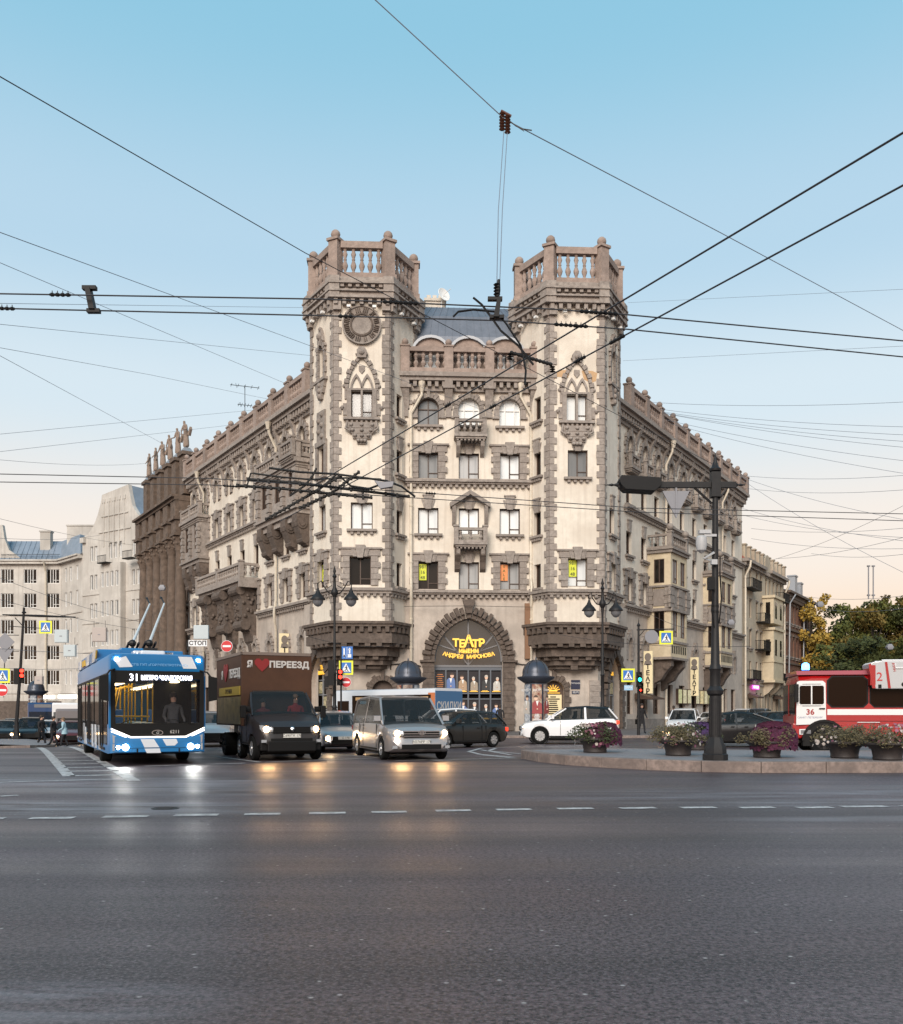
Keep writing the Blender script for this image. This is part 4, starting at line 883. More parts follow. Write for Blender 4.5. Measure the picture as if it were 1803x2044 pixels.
# ================================================================ NEIGHBOURING BUILDINGS
def root(name, label, T, cat='building'):
    global WPAR
    o = bpy.data.objects.new(name, None); col.objects.link(o); o.matrix_world = T; tag(o, label, cat); WPAR = o; return o
def sill_simple(b, x, z, w_, y=-.0): b.box(x-w_/2-.12, x+w_/2+.12, y-.14, y+.02, z-.12, z)
WL = BM @ FL; WR = BM @ FR
# ---- columned stone building down the left street
cb = root('columned_building', 'dark brown stone building with giant columns under an attic of statues', WL @ TR(-30.3, .25, 0))
hl = []; CX = [-.8-2.85*i for i in range(6)]
for i in range(5):
    x = CX[i]-1.42
    for z, h in ((1.2, 3), (5.6, 2.4), (9.4, 2.4), (13.2, 2.4), (16.8, 2.0), (25.0, 1.6)): window(TR(), hl, x, z, 1.3, h, 0, None, z > 2, 'gdark', bars=(0,), rec=.3)
b = MB(); wall(b, -15.4, 0, -1, 28.2, hl, .5); b.box(-15.4, 0, .1, 12, 27.9, 28.2); b.add([(-15.4, 0, -1), (-15.4, 12, -1), (-15.4, 12, 28), (-15.4, 0, 28)], [(0, 1, 2, 3)]); b.add([(0, 12, 24), (0, 12, 28), (0, 0, 28), (0, 0, 24)], [(0, 1, 2, 3)]); b.build('wall', M['dstone2'] if 'dstone2' in M else M['stone'], cb)
M['bstone'] = mat('brown_granite', (.165, .118, .09), .9, noise=(.085, .062, .048), n2=(.115, .083, .064), scale=2, bump=.7, bscale=5)
bpy.data.objects[kids(cb)[-1].name].data.materials[0] = M['bstone']
for x in CX:
    b = MB(); b.lathe([(.85, 4.2), (.85, 4.6), (.68, 4.8), (.70, 5.0)]+[(.66-.012*k+.02*math.sin(k*3), 5+k*.92) for k in range(15)]+[(.5, 18.1), (.56, 18.2), (.56, 18.35), (.62, 18.5), (.75, 18.9), (.66, 19.0), (.85, 19.5), (.8, 19.6)], 14, (x, -1.0, 0))
    for k in range(8): a = k*PI/4; b.ball((x+.68*math.cos(a), -1+.68*math.sin(a), 18.85), .16, 5); b.ball((x+.8*math.cos(a+.4), -1+.8*math.sin(a+.4), 19.35), .14, 5)
    b.box(x-.9, x+.9, -1.9, -.1, 19.6, 19.85); b.box(x-.8, x+.8, -1.75, 0, 19.85, 21.2); b.box(x-.95, x+.95, -2.0, 0, 21.2, 21.5); b.box(x-.85, x+.85, -1.8, 0, 21.5, 23.2)
    b.box(x-.95, x+.95, -1.9, 0, -1, 4.2); b.build('column', M['bstone'], cb, smooth=40)
    b = MB(); b.box(x-.72, x+.72, -.9, 0, 24.0, 28.0); b.box(x-.9, x+.9, -1.1, 0, 28.0, 28.35); b.box(x-.55, x+.55, -.85, 0, 25, 27.6); b.build('attic_pier', M['bstone'], cb)
    b = MB(); b.loft([[(x-.8, -1.0, 28.35), (x+.8, -1.0, 28.35), (x+.8, .1, 28.35), (x-.8, .1, 28.35)], [(x-.35, -.7, 28.85), (x+.35, -.7, 28.85), (x+.35, -.1, 28.85), (x-.35, -.1, 28.85)]]); b.build('pier_cap', M['cap'], cb)
b = MB(); b.box(-15.6, .1, -1.9, .0, 23.2, 23.5); b.box(-15.8, .1, -2.2, 0, 23.5, 23.75); dentils(b, -15.4, 0, 22.85, .35, .6, -1.3, 0); b.box(-15.4, 0, -.6, 0, 22.2, 22.85); b.box(-15.4, 0, -.5, 0, 4.0, 4.5); b.box(-15.4, 0, -.35, 0, 28, 28.3); b.build('entablature', M['bstone'], cb)
b = MB()
for i in range(5):
    x = CX[i]-1.42; b.box(x-.9, x+.9, -.5, 0, 12.4, 12.6); b.tube([(x-.9, -.45, 25.4), (x+.9, -.45, 25.4)], .03, 4)
    b.prism([(x-1.0, 12.1), (x+1.0, 12.1), (x, 12.7)], -.4, 0)
b.build('window_hood', M['bstone'], cb)
# ---- figures grown with a skin modifier
def skin(name, nodes, edges, mats, par=None, T=None, mfun=None, sub=1):
    me = bpy.data.meshes.new(name); me.from_pydata([n[0] for n in nodes], edges, [])
    o = bpy.data.objects.new(name, me); col.objects.link(o); sk = o.modifiers.new('s', 'SKIN'); sk.use_smooth_shade = True
    for v, n in zip(me.skin_vertices[0].data, nodes): r_ = n[1]; v.radius = (r_, r_) if not isinstance(r_, tuple) else r_; v.use_root = False
    me.skin_vertices[0].data[0].use_root = True
    sb = o.modifiers.new('b', 'SUBSURF'); sb.levels = sub; sb.render_levels = sub
    m2 = bpy.data.meshes.new_from_object(o.evaluated_get(bpy.context.evaluated_depsgraph_get())); bpy.data.objects.remove(o)
    m2.materials.clear()
    for m in mats: m2.materials.append(m)
    if mfun:
        for p in m2.polygons: p.material_index = mfun(p.center)
    return link(name, m2, par, T)
def body_nodes(h, robe=False, stride=.0, armL=(-.02, .03), armR=(-.02, .03), lean=0, girth=1.0, sit=False, reach=0):
    k = h/1.75; g = girth
    if sit: ft = [(.12, -.45, .05), (-.12, -.45, .05)]; kn = [(.13, -.48, .48), (-.13, -.48, .48)]
    else: ft = [(.1, -stride, .06), (-.1, stride, .06)]; kn = [(.1, -stride*.55-.03, .48), (-.1, stride*.35-.06, .48)]
    pz = .55 if sit else .92
    d = pz-.92
    P = [((0, 0, pz), (.15*g, .12*g)), ((0, -lean*.3, pz+.22), (.135*g, .11*g)), ((0, -lean*.7, pz+.42), (.16*g, .11*g)), ((0, -lean*.9, 1.5+d), .06), ((0, -lean-.02, 1.6+d), .085), ((0, -lean-.02, 1.7+d), .075),
         ((.09, 0, pz-.05), .09*g), (kn[0], .062*g), (ft[0], .045), ((ft[0][0], ft[0][1]-.13, .035), .035), ((-.09, 0, pz-.05), .09*g), (kn[1], .062*g), (ft[1], .045), ((ft[1][0], ft[1][1]-.13, .035), .035),
         ((.19*g, -lean*.8, 1.4+d), .06*g), ((.26, -lean*.8+armL[0], 1.13+d), .045), ((.25+armL[0]*.3, -lean*.8-armL[1]*4-.04, .9+d+max(0, armL[1])*2), .034),
         ((-.19*g, -lean*.8, 1.4+d), .06*g), ((-.26, -lean*.8+armR[0], 1.13+d), .045), ((-.25, -lean*.8-armR[1]*4-.04, .9+d+max(0, armR[1])*2), .034)]
    for s_, i in ((1, 16), (-1, 19)):
        hx, hy, hz = P[i][0]; P.append(((hx, hy-.03, hz-.09), .028))
    E = [(0, 1), (1, 2), (2, 3), (3, 4), (4, 5), (0, 6), (6, 7), (7, 8), (8, 9), (0, 10), (10, 11), (11, 12), (12, 13), (2, 14), (14, 15), (15, 16), (2, 17), (17, 18), (18, 19), (16, 20), (19, 21)]
    if robe: P += [((0, .02, .5), (.23, .18)), ((0, .02, .02), (.26, .2))]; E += [(0, 22), (22, 23)]
    return [((x*k, y*k, z*k), (tuple(q*k for q in r_) if isinstance(r_, tuple) else r_*k)) for (x, y, z), r_ in P], E
M['statue'] = mat('weathered_statue_stone', (.30, .225, .18), .9, noise=(.2, .15, .12), scale=6, bump=.4, bscale=12)
SL = ['stone robed statue on the attic pier nearest the pale corner building', 'second stone statue from the right on the attic, one arm bent', 'third stone statue from the right on the attic with slim robe', 'fourth stone statue from the right on the attic, arm on hip', 'fifth stone statue from the right on the attic, hunched in its robe', 'stone statue at the far left end of the attic row']
for i, x in enumerate(CX):
    q = random.Random(i+40)
    P, E = body_nodes(2.9, True, .08, (q.uniform(-.1, .1), q.uniform(.0, .07)), (q.uniform(-.1, .1), q.uniform(.0, .07)), q.uniform(-.05, .1), 1.1)
    o = skin('roof_statue', P, E, [M['statue']], None, cb.matrix_world @ TR(x, -.45, 28.85) @ RZ(q.uniform(-.5, .5)), sub=2)
    tag(o, SL[i], 'statue', 'statues along the attic of the columned building')
    b = MB(); b.prism([(.2, 1.4), (.75, 2.1), (.85, 1.8), (.5, 1.2)], .05, .3); b.build('cloak', M['statue'], o) if i in (0, 1, 3) else None
# ---- cream gabled building
gx0, gy0, gx1, gy1 = -48.2, 121, -36.6, 113
TG = TR(gx0, gy0, 0) @ RZ(math.atan2(gy1-gy0, gx1-gx0)); LG = math.hypot(gx1-gx0, gy1-gy0)
M['cwall'] = mat('warm_white_render', (.57, .535, .49), .9, noise=(.48, .445, .405), n2=(.38, .35, .315), scale=1.2, streak=(.33, .30, .27))
gb = root('gabled_building', 'tall cream building with a curved gable beside the columned building', TG)
hl = []
for z, h in ((21, 1.9), (17.3, 1.9), (13.6, 1.9), (9.9, 1.9), (6.2, 1.9), (2.2, 2)):
    for x, w_ in ((2.0, .62), (2.9, .62), (10.6, .62), (11.5, .62), (12.4, .62)): window(TR(), hl, x, z, w_, h, 1 if z == 9.9 and x < 3 else 0, None, False, 'gmid', 'white', 'window', (), .2)
Fb = TR(0, -.8, 0); hb = []
for z, h in ((17.3, 1.9), (13.6, 1.9), (9.9, 1.9), (6.2, 1.9)):
    for x in (5.4, 6.4, 7.4, 8.4): window(Fb, hb, x, z, .6, h, 0, None, False, 'gmid', 'white', 'window', (), .15)
for x in (6, 7, 8): window(TR(), hl, x, 21, .6, 2, 0, None, False, 'gmid', 'white', 'window', (), .2)
b = MB(); wall(b, 0, LG, -1, 23.6, hl, .4); gp = [(0, 23.6), (.2, 24.3), (1.2, 24.6), (2.4, 25.5), (3.3, 26.9), (3.9, 28.2), (4.2, 29.3), (9.6, 29.9), (9.9, 28.7), (10.4, 27.2), (11.4, 26.0), (12.6, 25.3), (LG, 24.9), (LG, 23.6)]
b.prism(gp, .0, .5); b.box(LG-.01, LG, .4, 12, -1, 24.9); b.build('wall', M['cwall'], gb)
b = MB(); t1 = MB(); wall(t1, 4.8, 9.1, 5, 20, hb, .3); b.add(t1.v, t1.f, 0, Fb); b.box(4.8, 9.1, -.8, 0, 20, 20.2); b.box(4.8, 9.1, -.8, 0, 4.9, 5); b.box(4.79, 4.8, -.8, 0, 5, 20); b.box(9.1, 9.11, -.8, 0, 5, 20); b.build('bay', M['cwall'], gb)
b = MB()
for k in range(5): x = 4.6+k*1.05; b.box(x-.12, x+.12, -.08, 0, 22.6+.0, 28.6); b.box(x-.3, x+.3, -.1, 0, 28.2, 28.7)
for z in (5.0, 9.2, 12.9, 16.6): b.box(0, 4.7, -.1, 0, z, z+.18); b.box(9.2, LG, -.1, 0, z, z+.18)
b.box(0, .8, -.4, 0, 23.5, 24.2); b.box(4.2, 9.6, -.12, 0, 26.4, 26.55); b.box(3.6, 10.1, -.12, 0, 24.4, 24.55); b.build('relief_bands', M['cwall'], gb)
b = MB(); b.prism([(x, z-.06) for x, z in gp[1:-1]]+[(9.0, 23.8), (2, 23.8)], .5, 10); b.build('roof', M['bluer'], gb)
for x, z in ((6.2, 20.2), (11.3, 20.3)):
    b = MB(); b.box(x-.9, x+.9, -1.5, -.6, z, z+.12)
    for k in range(8): b.tube([(x-.85+k*.24, -1.45, z), (x-.85+k*.24, -1.45, z+.95)], .025, 4)
    b.box(x-.9, x+.9, -1.48, -1.42, z+.92, z+.98); b.build('iron_balcony', M['black'], gb)
# ---- lower block with the blue tin roof
lb_ = root('blue_roof_building', 'long cream apartment block under a pale blue tin roof at the far left', TR(-75, 126, 0))
hl = []
for z, h in ((19.0, 1.95), (15.7, 1.95), (12.1, 1.95), (8.6, 1.95), (5.2, 2.0)):
    for x in (4, 8.5, 14.6, 17.7, 20.8): window(TR(), hl, x, z, 1.75, h, 0, None, False, 'gdark', 'white', 'window', (-.2, 0, .2), .15)
b = MB(); wall(b, 0, 21.9, -1.5, 21.6, hl, .35)
W2 = TR(21.9, 0, 0) @ RZ(math.atan2(-5, 4.9)); h2 = []
for z in (19.0, 15.7, 12.1, 8.6, 5.2):
    for x in (1.6, 3.2, 5.3): window(W2, h2, x, z, .7, 1.9, 0, None, False, 'gmid', 'white', 'window', (), .15)
t1 = MB(); wall(t1, 0, 7, -1.5, 21.6, h2, .35); b.add(t1.v, t1.f, 0, W2); b.build('wall', M['cwall'], lb_)
b = MB()
for T_, L in ((TR(), 22.0), (W2, 7.0)):
    for a, z0, z1 in ((.6, 21.6, 21.95), (.8, 21.95, 22.15), (.12, 14.6, 14.8), (.12, 4.0, 4.3)): t1 = MB(); t1.box(0, L, -a, 0, z0, z1); b.add(t1.v, t1.f, 0, T_)
b.build('cornice', M['cwall'], lb_)
b = MB(); b.loft([[(0, -.6, 22.15), (22.1, -.6, 22.15), (26.8, -5.5, 22.15), (28, 3, 22.15), (22, 9, 22.15), (0, 9, 22.15)], [(0, 2.5, 25.2), (21, 2.5, 25.2), (25.5, -2.5, 25.2), (26.8, 2, 25.2), (22, 6, 25.2), (0, 6, 25.2)]])
for k in range(30): b.tube([(k*.72, -.62, 22.2), (k*.70, 2.46, 25.22)], .03, 4)
b.build('roof', M['bluer'], lb_)
for x, y, wz, z1 in ((19.3, 1.0, 1.4, 26.2), (24.6, 0, 3.8, 26.8)): b = MB(); b.box(x-wz/2, x+wz/2, y, y+.9, 23.2, z1); b.box(x-wz/2-.1, x+wz/2+.1, y-.1, y+1, z1, z1+.18); b.build('chimney', M['cwall'], lb_)
b = MB()
for k in range(40): b.tube([(14+k*.2, -.5, 22.15), (14+k*.2, -.5, 22.9)], .015, 3)
b.box(14, 22, -.52, -.48, 22.85, 22.9); b.build('roof_railing', M['iron'], lb_)
for x in (17.3-4.8, 19.9): b = MB(); b.tube([(x, -.9, 21.8), (x, -.2, 20.6), (x, -.2, 0)], .13, 6); b.build('downpipe', M['pipe'], lb_)
b = MB(); b.prism([(8.6, 22.15), (8.8, 24), (9.5, 25.2), (10.3, 27.5), (15.0, 28.0), (15.5, 26), (16.3, 23.6), (17.1, 22.6), (17.2, 22.15)], -.3, .3); 
LT = [(.0, 1), (1, 0)]
b = MB(); b.prism([(10, 22.15), (10.3, 26.6), (14.1, 26.9), (14.4, 25), (15.0, 23.5), (16.4, 22.5), (16.5, 22.15)], -.35, .3); b.build('gable', M['cwall'], lb_)
for x, t_ in ((20.2, 1), (24.4, 0)):
    b = MB(); b.box(x-1.2, x+1.2, -.9 if t_ else -4, -.8 if t_ else -3.9, 3.3, 3.75); b.build('lit_shop_sign', mat('white_shop_light', (.9, .9, .9), .5, emit=(1, .98, .92), es=2.5), lb_)
b = MB(); b.box(0, 22, -.16, 0, -1.5, 3.0); b.build('ground_floor', M['dstone'], lb_)
# ---- row beyond the corner building, right street
M['rplaster'] = mat('pale_yellow_render', (.50, .42, .32), .9, noise=(.40, .34, .26), n2=(.35, .29, .22), scale=1.5, streak=(.36, .29, .22))
rb = root('yellow_building', 'pale yellow four storey building with red roof and iron balconies', WR @ TR(34.7, 0, 0))
hl = []; US = [1.5, 3.4, 6.3, 8.2, 10.7, 12.4, 14.4, 16.3, 18.2]
for z, h in ((15.6, 1.9), (12.2, 2.0), (8.8, 2.0), (5.3, 2.0), (1.4, 2.3)):
    for u in US: window(TR(), hl, u, z, .85, h, 0, None, z < 12, 'gdark', bars=(0,), rec=.2)
b = MB(); wall(b, 0, 19.8, -1, 18.2, hl, .4); b.add([(19.8, 0, -1), (19.8, 12, -1), (19.8, 12, 18), (19.8, 0, 18)], [(0, 1, 2, 3)]); b.build('wall', M['rplaster'], rb)
b = MB(); b.box(0, 8.6, -.7, 0, 18.2, 18.55); b.box(11, 19.8, -.7, 0, 18.2, 18.55); b.box(0, 19.8, -.1, 0, 4.5, 4.7); dentils(b, 0, 19.8, 17.8, .4, .7, -.4, 0)
for u in US:
    for z in (17.6, 14.3, 10.9): b.box(u-.5, u+.5, -.12, 0, z, z+.15)
b.build('cornice', M['stone'], rb)
b = MB(); b.loft([[(0, -.3, 18.55), (19.8, -.3, 18.55), (19.8, 10, 18.55), (0, 10, 18.55)], [(0, 1.6, 20.3), (19.8, 1.6, 20.3), (19.8, 9, 20.3), (0, 9, 20.3)]]); b.build('roof', M['redroof'], rb)
for x in [.4, 2.4, 4.4, 6.4, 8.2, 11.2, 13.2, 15.2, 17.2, 19.2]: b = MB(); b.box(x-.3, x+.3, -.3, .3, 18.55, 20.0); b.box(x-.4, x+.4, -.4, .4, 20.0, 20.15); b.build('parapet_post', M['rplaster'], rb)
b = MB(); b.prism([(8.6, 18.2)]+arc(9.8, 19.2, 1.2, 1.0)+[(11, 18.2)], -.4, 2); b.build('arched_attic', M['rplaster'], rb)
def ibal(u, z, w_, d=1.0):
    b = MB(); b.box(u-w_/2, u+w_/2, -d, 0, z-.12, z)
    n = int(w_/.16)
    for k in range(n+1): b.box(u-w_/2+k*w_/n-.015, u-w_/2+k*w_/n+.015, -d, -d+.03, z, z+.95)
    for k in range(int(d/.16)): b.box(u-w_/2, u-w_/2+.03, -d+k*.16, -d+k*.16+.03, z, z+.95)
    b.box(u-w_/2, u+w_/2, -d-.03, -d+.04, z+.93, z+.99); b.box(u-w_/2, u-w_/2+.05, -d, 0, z+.93, z+.99); b.build('iron_balcony', M['black'], WPAR)
ibal(2.6, 15.4, 4.0); ibal(7.3, 12.0-3.2, 3.6); ibal(2.6, 5.2+.0, 3.6); ibal(17, 15.4, 3.4); ibal(17, 8.7-3.4, 3.2)
ibal(7.3, 12.0, 2.6)
b = MB(); b.box(8.9, 13.6, -1.3, 0, 5.2, 11.2); b.box(8.7, 13.8, -1.5, 0, 11.2, 11.5); b.box(8.9, 13.6, -1.3, 0, 12.0, 15.0); b.box(8.7, 13.8, -1.5, 0, 15.0, 15.3); b.box(8.7, 13.8, -1.5, 0, 5.0, 5.3); b.box(8.8, 13.7, -1.4, 0, 7.4, 7.6); b.build('bay', M['yplaster'], rb)
b = MB()
for z in (8.2, 12.6):
    for q in ((9.6, 10.4, -1.33, -1.3), (12.0, 12.8, -1.33, -1.3), (8.87, 8.9, -.9, -.4)): b = MB(); b.box(*q, z, z+1.9); b.build('bay_window', M['gdark'], rb)
b = MB(); b.prism([(0, 5), (-1.2, 5), (-1.1, 4.4), (-.6, 3.8), (0, 3.4)], 9.4, 10, 'x'); b.prism([(0, 5), (-1.2, 5), (-1.1, 4.4), (-.6, 3.8), (0, 3.4)], 12.6, 13.2, 'x'); b.build('bay_bracket', M['rplaster'], rb)
for u in (.6, 19.4): b = MB(); b.tube([(u, -.8, 18.3), (u, -.7, 17.6), (u, -.2, 16.6), (u, -.2, .2)], .13, 6); b.build('downpipe', M['pipe'], rb)
b = MB(); b.box(3.2, 6.0, -.35, -.25, 4.1, 4.55); q = b.build('pink_neon_sign', mat('pink_neon', (.5, .05, .4), .5, emit=(1, .12, .8), es=1.2), rb); text('lettering', 'КОРОЛЕВА', .42, mat('pink_letters', (.9, .6, .9), .5, emit=(1, .6, 1), es=1.8), q, TR(4.6, -.36, 4.32) @ UPR, .01)
for u in (3.4, 15.5): b = MB(); b.prism([(-.1, 3.6), (-1.2, 3.2), (-1.2, 3.05), (-.1, 3.1)], u-1.3, u+1.3, 'x'); b.build('awning', M['wood'], rb)
# red-brown brick building
M['brick'] = mat('worn_brick', (.20, .095, .062), .92, noise=(.14, .07, .05), n2=(.27, .17, .12), scale=2.5, bump=.3)
bb = root('brick_building', 'worn red brown brick building at the end of the right-hand row', WR @ TR(54.6, 0, 0))
hl = []
for z, h in ((13.2, 2.3), (8.8, 2.5), (4.8, 2.3), (1.2, 2.2)):
    for k in range(8): window(TR(), hl, 1.4+k*2.0, z, .9, h, 1 if z == 8.8 else 0, None, True, 'gdark', bars=(0,), rec=.2)
b = MB(); wall(b, 0, 16.6, -1, 17, hl, .4); b.add([(16.6, 0, -1), (16.6, 12, -1), (16.6, 12, 17), (16.6, 0, 17)], [(0, 1, 2, 3)]); b.build('wall', M['brick'], bb)
b = MB(); b.box(-.1, 16.9, -.9, 0, 16.9, 17.2); b.box(0, 16.7, -.55, 0, 16.4, 16.9); dentils(b, 0, 16.7, 16.0, .4, .6, -.5, 0); b.box(0, 16.7, -.25, 0, 12.2, 12.5); b.box(0, 16.7, -.2, 0, 7.8, 8.0)
for k in range(8): b.box(.8+k*2, 2+k*2, -.2, 0, 11.5, 11.75); b.box(.8+k*2, 2+k*2, -.18, 0, 15.6, 15.8)
b.build('cornice', M['bstone'], bb)
b = MB(); b.loft([[(0, -.5, 17.2), (16.8, -.5, 17.2), (16.8, 10, 17.2), (0, 10, 17.2)], [(0, 4, 18.8), (14, 4, 18.8), (14, 6, 18.8), (0, 6, 18.8)]]); b.build('roof', M['slate'], bb)
for x in (10, 13.5): b = MB(); b.box(x-.7, x+.7, .6, 1.6, 17.4, 20.2 if x < 12 else 19.6); b.box(x-.8, x+.8, .5, 1.7, 20.2 if x < 12 else 19.6, 20.4 if x < 12 else 19.8); b.build('chimney', M['cap'], bb)
for u in (1.2, 9.8): b = MB(); b.tube([(u+.9, -1.0, 16.8), (u, -.5, 15.6), (u, -.3, .2)], .10, 6); b.build('downpipe', M['cap'], bb)
WPAR = B
# ================================================================ TREES
def leafmat(n, c, c2): m = mat(n, c, .75, noise=c2, scale=.9); m.node_tree.nodes['Principled BSDF'].inputs['Specular IOR Level'].default_value = .25; return m
LF = {'green': leafmat('green_leaves', (.14, .14, .035), (.06, .075, .022)), 'dark': leafmat('dark_leaves', (.07, .08, .025), (.03, .038, .014)), 'gold': leafmat('golden_leaves', (.40, .25, .05), (.24, .17, .035)), 'rust': leafmat('rusty_leaves', (.20, .135, .035), (.09, .08, .025))}
M['bark'] = mat('bark', (.06, .045, .035), .95, noise=(.035, .027, .02), scale=6, bump=.6)
def leaves(q, clumps, n, sz, sq=.8):
    b = MB(); vs = []; fs = []
    for (c, r_) in clumps:
        for _ in range(int(n*r_**2)):
            d = Vector((q.gauss(0, 1), q.gauss(0, 1), q.gauss(0, 1))).normalized()*r_*(q.random()**.45); d.z *= sq; p = Vector(c)+d
            u = Vector((q.gauss(0, 1), q.gauss(0, 1), q.gauss(0, 1))).normalized(); v = u.orthogonal().normalized(); s = sz*q.uniform(.6, 1.3)
            o = len(vs); vs += [p-u*s, p+v*s*.6, p+u*s, p-v*s*.6]; fs.append((o, o+1, o+2, o+3))
    return b.add(vs, fs)
def tree(x, y, h, r_, kind, seed, label, kind2=None):
    q = random.Random(seed); o = empty('street_tree', (x, y, 0), q.uniform(0, 6), label, 'tree', 'trees of the park beyond the fire engine')
    b = MB(); b.tube([(0, 0, -.2), (.1, 0, h*.25), (.2, .1, h*.5), (.1, .1, h*.8)], [.42, .32, .22, .08], 8)
    cl = []
    for k in range(13):
        a = q.uniform(0, 6.28); zz = h*q.uniform(.28, .9); rr_ = r_*(1.05-abs(zz/h-.55)*1.3)*q.uniform(.45, .85); e = (rr_*math.cos(a), rr_*math.sin(a), zz)
        b.tube([(.15, .05, zz*.6), (e[0]*.5, e[1]*.5, zz*.85), e], [.12, .07, .03], 5); cl.append((e, r_*q.uniform(.2, .36)))
    for k in range(26): a = q.uniform(0, 6.28); zz = h*q.uniform(.3, .99); rr_ = r_*math.sqrt(max(.05, 1-((zz/h-.6)/.45)**2))*q.uniform(.3, .95); cl.append(((rr_*math.cos(a), rr_*math.sin(a), zz), r_*q.uniform(.13, .26)))
    cl.append(((0, 0, h*.6), r_*.45)); b.build('trunk', M['bark'], o, smooth=60)
    leaves(q, cl[:20], 120, .24).build('crown', LF[kind], o, fix=False)
    leaves(q, cl[20:], 120, .24).build('crown', LF[kind2 or kind], o, fix=False)
T_ = [(1622, 128, 16.6, 3.6, 'gold', 'gold', 'golden autumn tree rising at the corner of the brick building'),
      (1655, 140, 16.4, 5.2, 'green', 'dark', 'green tree right behind the golden tree'),
      (1700, 132, 15.2, 5.5, 'dark', 'green', 'dark green tree between the green pair in the park'),
      (1745, 124, 14.9, 5.6, 'rust', 'green', 'rusty tinged tree in the middle of the park edge'),
      (1790, 126, 16.2, 5.6, 'green', 'rust', 'tall yellow green tree near the right picture edge'),
      (1850, 124, 16.2, 6.0, 'rust', 'dark', 'rust and green tree at the right picture edge'),
      (1725, 108, 9.5, 4.2, 'dark', 'dark', 'low dark tree in front of the rusty tinged one'),
      (1668, 112, 9.0, 3.6, 'dark', 'green', 'low bushy tree beside the brick building'),
      (1785, 106, 9.0, 4.5, 'dark', 'green', 'low dark tree above the fire engine ladder'),
      (1576, 128, 21.0, 2.6, 'gold', 'gold', 'thin golden crown showing over the yellow building roof')]
for i, (px, Y, h, r_, k1, k2, lab) in enumerate(T_): tree((px-901.5)*Y/CF, Y+(9 if i == 9 else 0), h*(1.0 if i == 9 else 1.08), r_, k1, 60+i, lab, k2)
b = leaves(random.Random(5), [((46+k*2.2, 100+q*.0+(k % 3), 1.2+(k % 2)*.5), 1.9) for k, q in zip(range(16), [0]*16)], 130, .22); b.build('hedge', LF['dark'], fix=False); tag(bpy.data.objects['hedge'], 'dark clipped hedge along the foot of the park trees', 'hedge')
# ================================================================ STREET FURNITURE
M['syel'] = mat('sign_lime_yellow', (.72, .74, .04), .5); M['sblu'] = mat('sign_blue', (.02, .14, .46), .5); M['swh'] = mat('sign_white', (.75, .76, .78), .5)
M['sred'] = mat('sign_red', (.55, .015, .02), .5); M['sgrey'] = mat('sign_back_grey', (.22, .22, .24), .6, .3); M['boxw'] = mat('white_lamp_box', (.45, .50, .52), .5)
def plate(name, m, w_, h, par, T, t=.03): b = MB(); b.box(-w_/2, w_/2, -t/2, t/2, -h/2, h/2); return b.build(name, m, par, T, bevel=.006)
def fig(name, polys, m, par, T, y0=-.03, y1=-.02):
    b = MB()
    for p in polys: b.prism(p, y0, y1)
    return b.build(name, m, par, T)
WALK = [[(-.03, .17), (.03, .2), (.07, .17), (.05, .12), (0, .11)], [(-.02, .1), (.05, .11), (.06, -.03), (-.01, -.05)], [(0, -.02), (.06, -.02), (.02, -.12), (-.08, -.2), (-.11, -.17), (-.03, -.1)], [(0, -.04), (.05, -.02), (.11, -.12), (.14, -.2), (.09, -.21), (.06, -.12)], [(-.02, .09), (-.11, .02), (-.09, -.01), (0, .04)], [(.04, .09), (.12, .01), (.1, -.02), (.03, .04)], [(-.22, -.24), (-.13, -.24), (-.11, -.2), (-.2, -.2)], [(-.04, -.24), (.03, -.24), (.03, -.2), (-.04, -.2)], [(.1, -.24), (.2, -.24), (.17, -.2), (.1, -.2)]]
def cross_sign(par, T, s=.75):
    T = T @ Matrix.Diagonal((s, 1, s, 1)); p = plate('crossing_sign', M['syel'], 1, 1, par, T)
    fig('blue_panel', [[(-.37, -.37), (.37, -.37), (.37, .37), (-.37, .37)]], M['sblu'], p, TR(), -.022, -.012)
    fig('white_triangle', [[(-.33, -.29), (.33, -.29), (0, .33)]], M['swh'], p, TR(), -.028, -.02); fig('walking_figure', [[(x*1.05, z*1.0-.03) for x, z in q] for q in WALK], M['ink'], p, TR(), -.034, -.026); return p
def disc(name, m, r_, par, T, y0=-.015, y1=.015): b = MB(); b.lathe([(r_, y0), (r_, y1)], 28, ax='y'); return b.build(name, m, par, T)
def no_entry(par, T, r_=.3):
    p = disc('no_entry_sign', M['swh'], r_, par, T); disc('red_disc', M['sred'], r_*.94, p, TR(), -.022, -.012); fig('white_bar', [[(-.7*r_, -.17*r_), (.7*r_, -.17*r_), (.7*r_, .17*r_), (-.7*r_, .17*r_)]], M['swh'], p, TR(), -.03, -.02); return p
LRED = mat('red_signal_lamp', (.6, .02, .01), .4, emit=(1, .03, .015), es=5.0); LGRN = mat('green_signal_lamp', (.02, .5, .35), .4, emit=(.02, 1, .7), es=4.0)
M['lens'] = mat('unlit_lens', (.02, .018, .015), .3)
def signal(par, T, lit, n=3, colr=None, s=1):
    b = MB(); b.box(-.17*s, .17*s, -.1, .12, -.17*n*s, .17*n*s)
    for k in range(n): z = (n-1-2*k)*.165*s; b.lathe([(.13*s, -.30), (.15*s, -.1)], 12, (0, 0, z), ax='y', caps=False)
    o = b.build('signal_head', M['black'], par, T)
    for k in range(n):
        z = (n-1-2*k)*.165*s; disc('signal_lamp', (colr or LRED) if k in lit else M['lens'], .125*s, o, TR(0, 0, z), -.13, -.1)
    return o
def top(name, label, cat, x, y, rz=0, group=None, z=None): o = empty(name, (x, y, gz(x, y) if z is None else z), rz, label, cat, group); return o
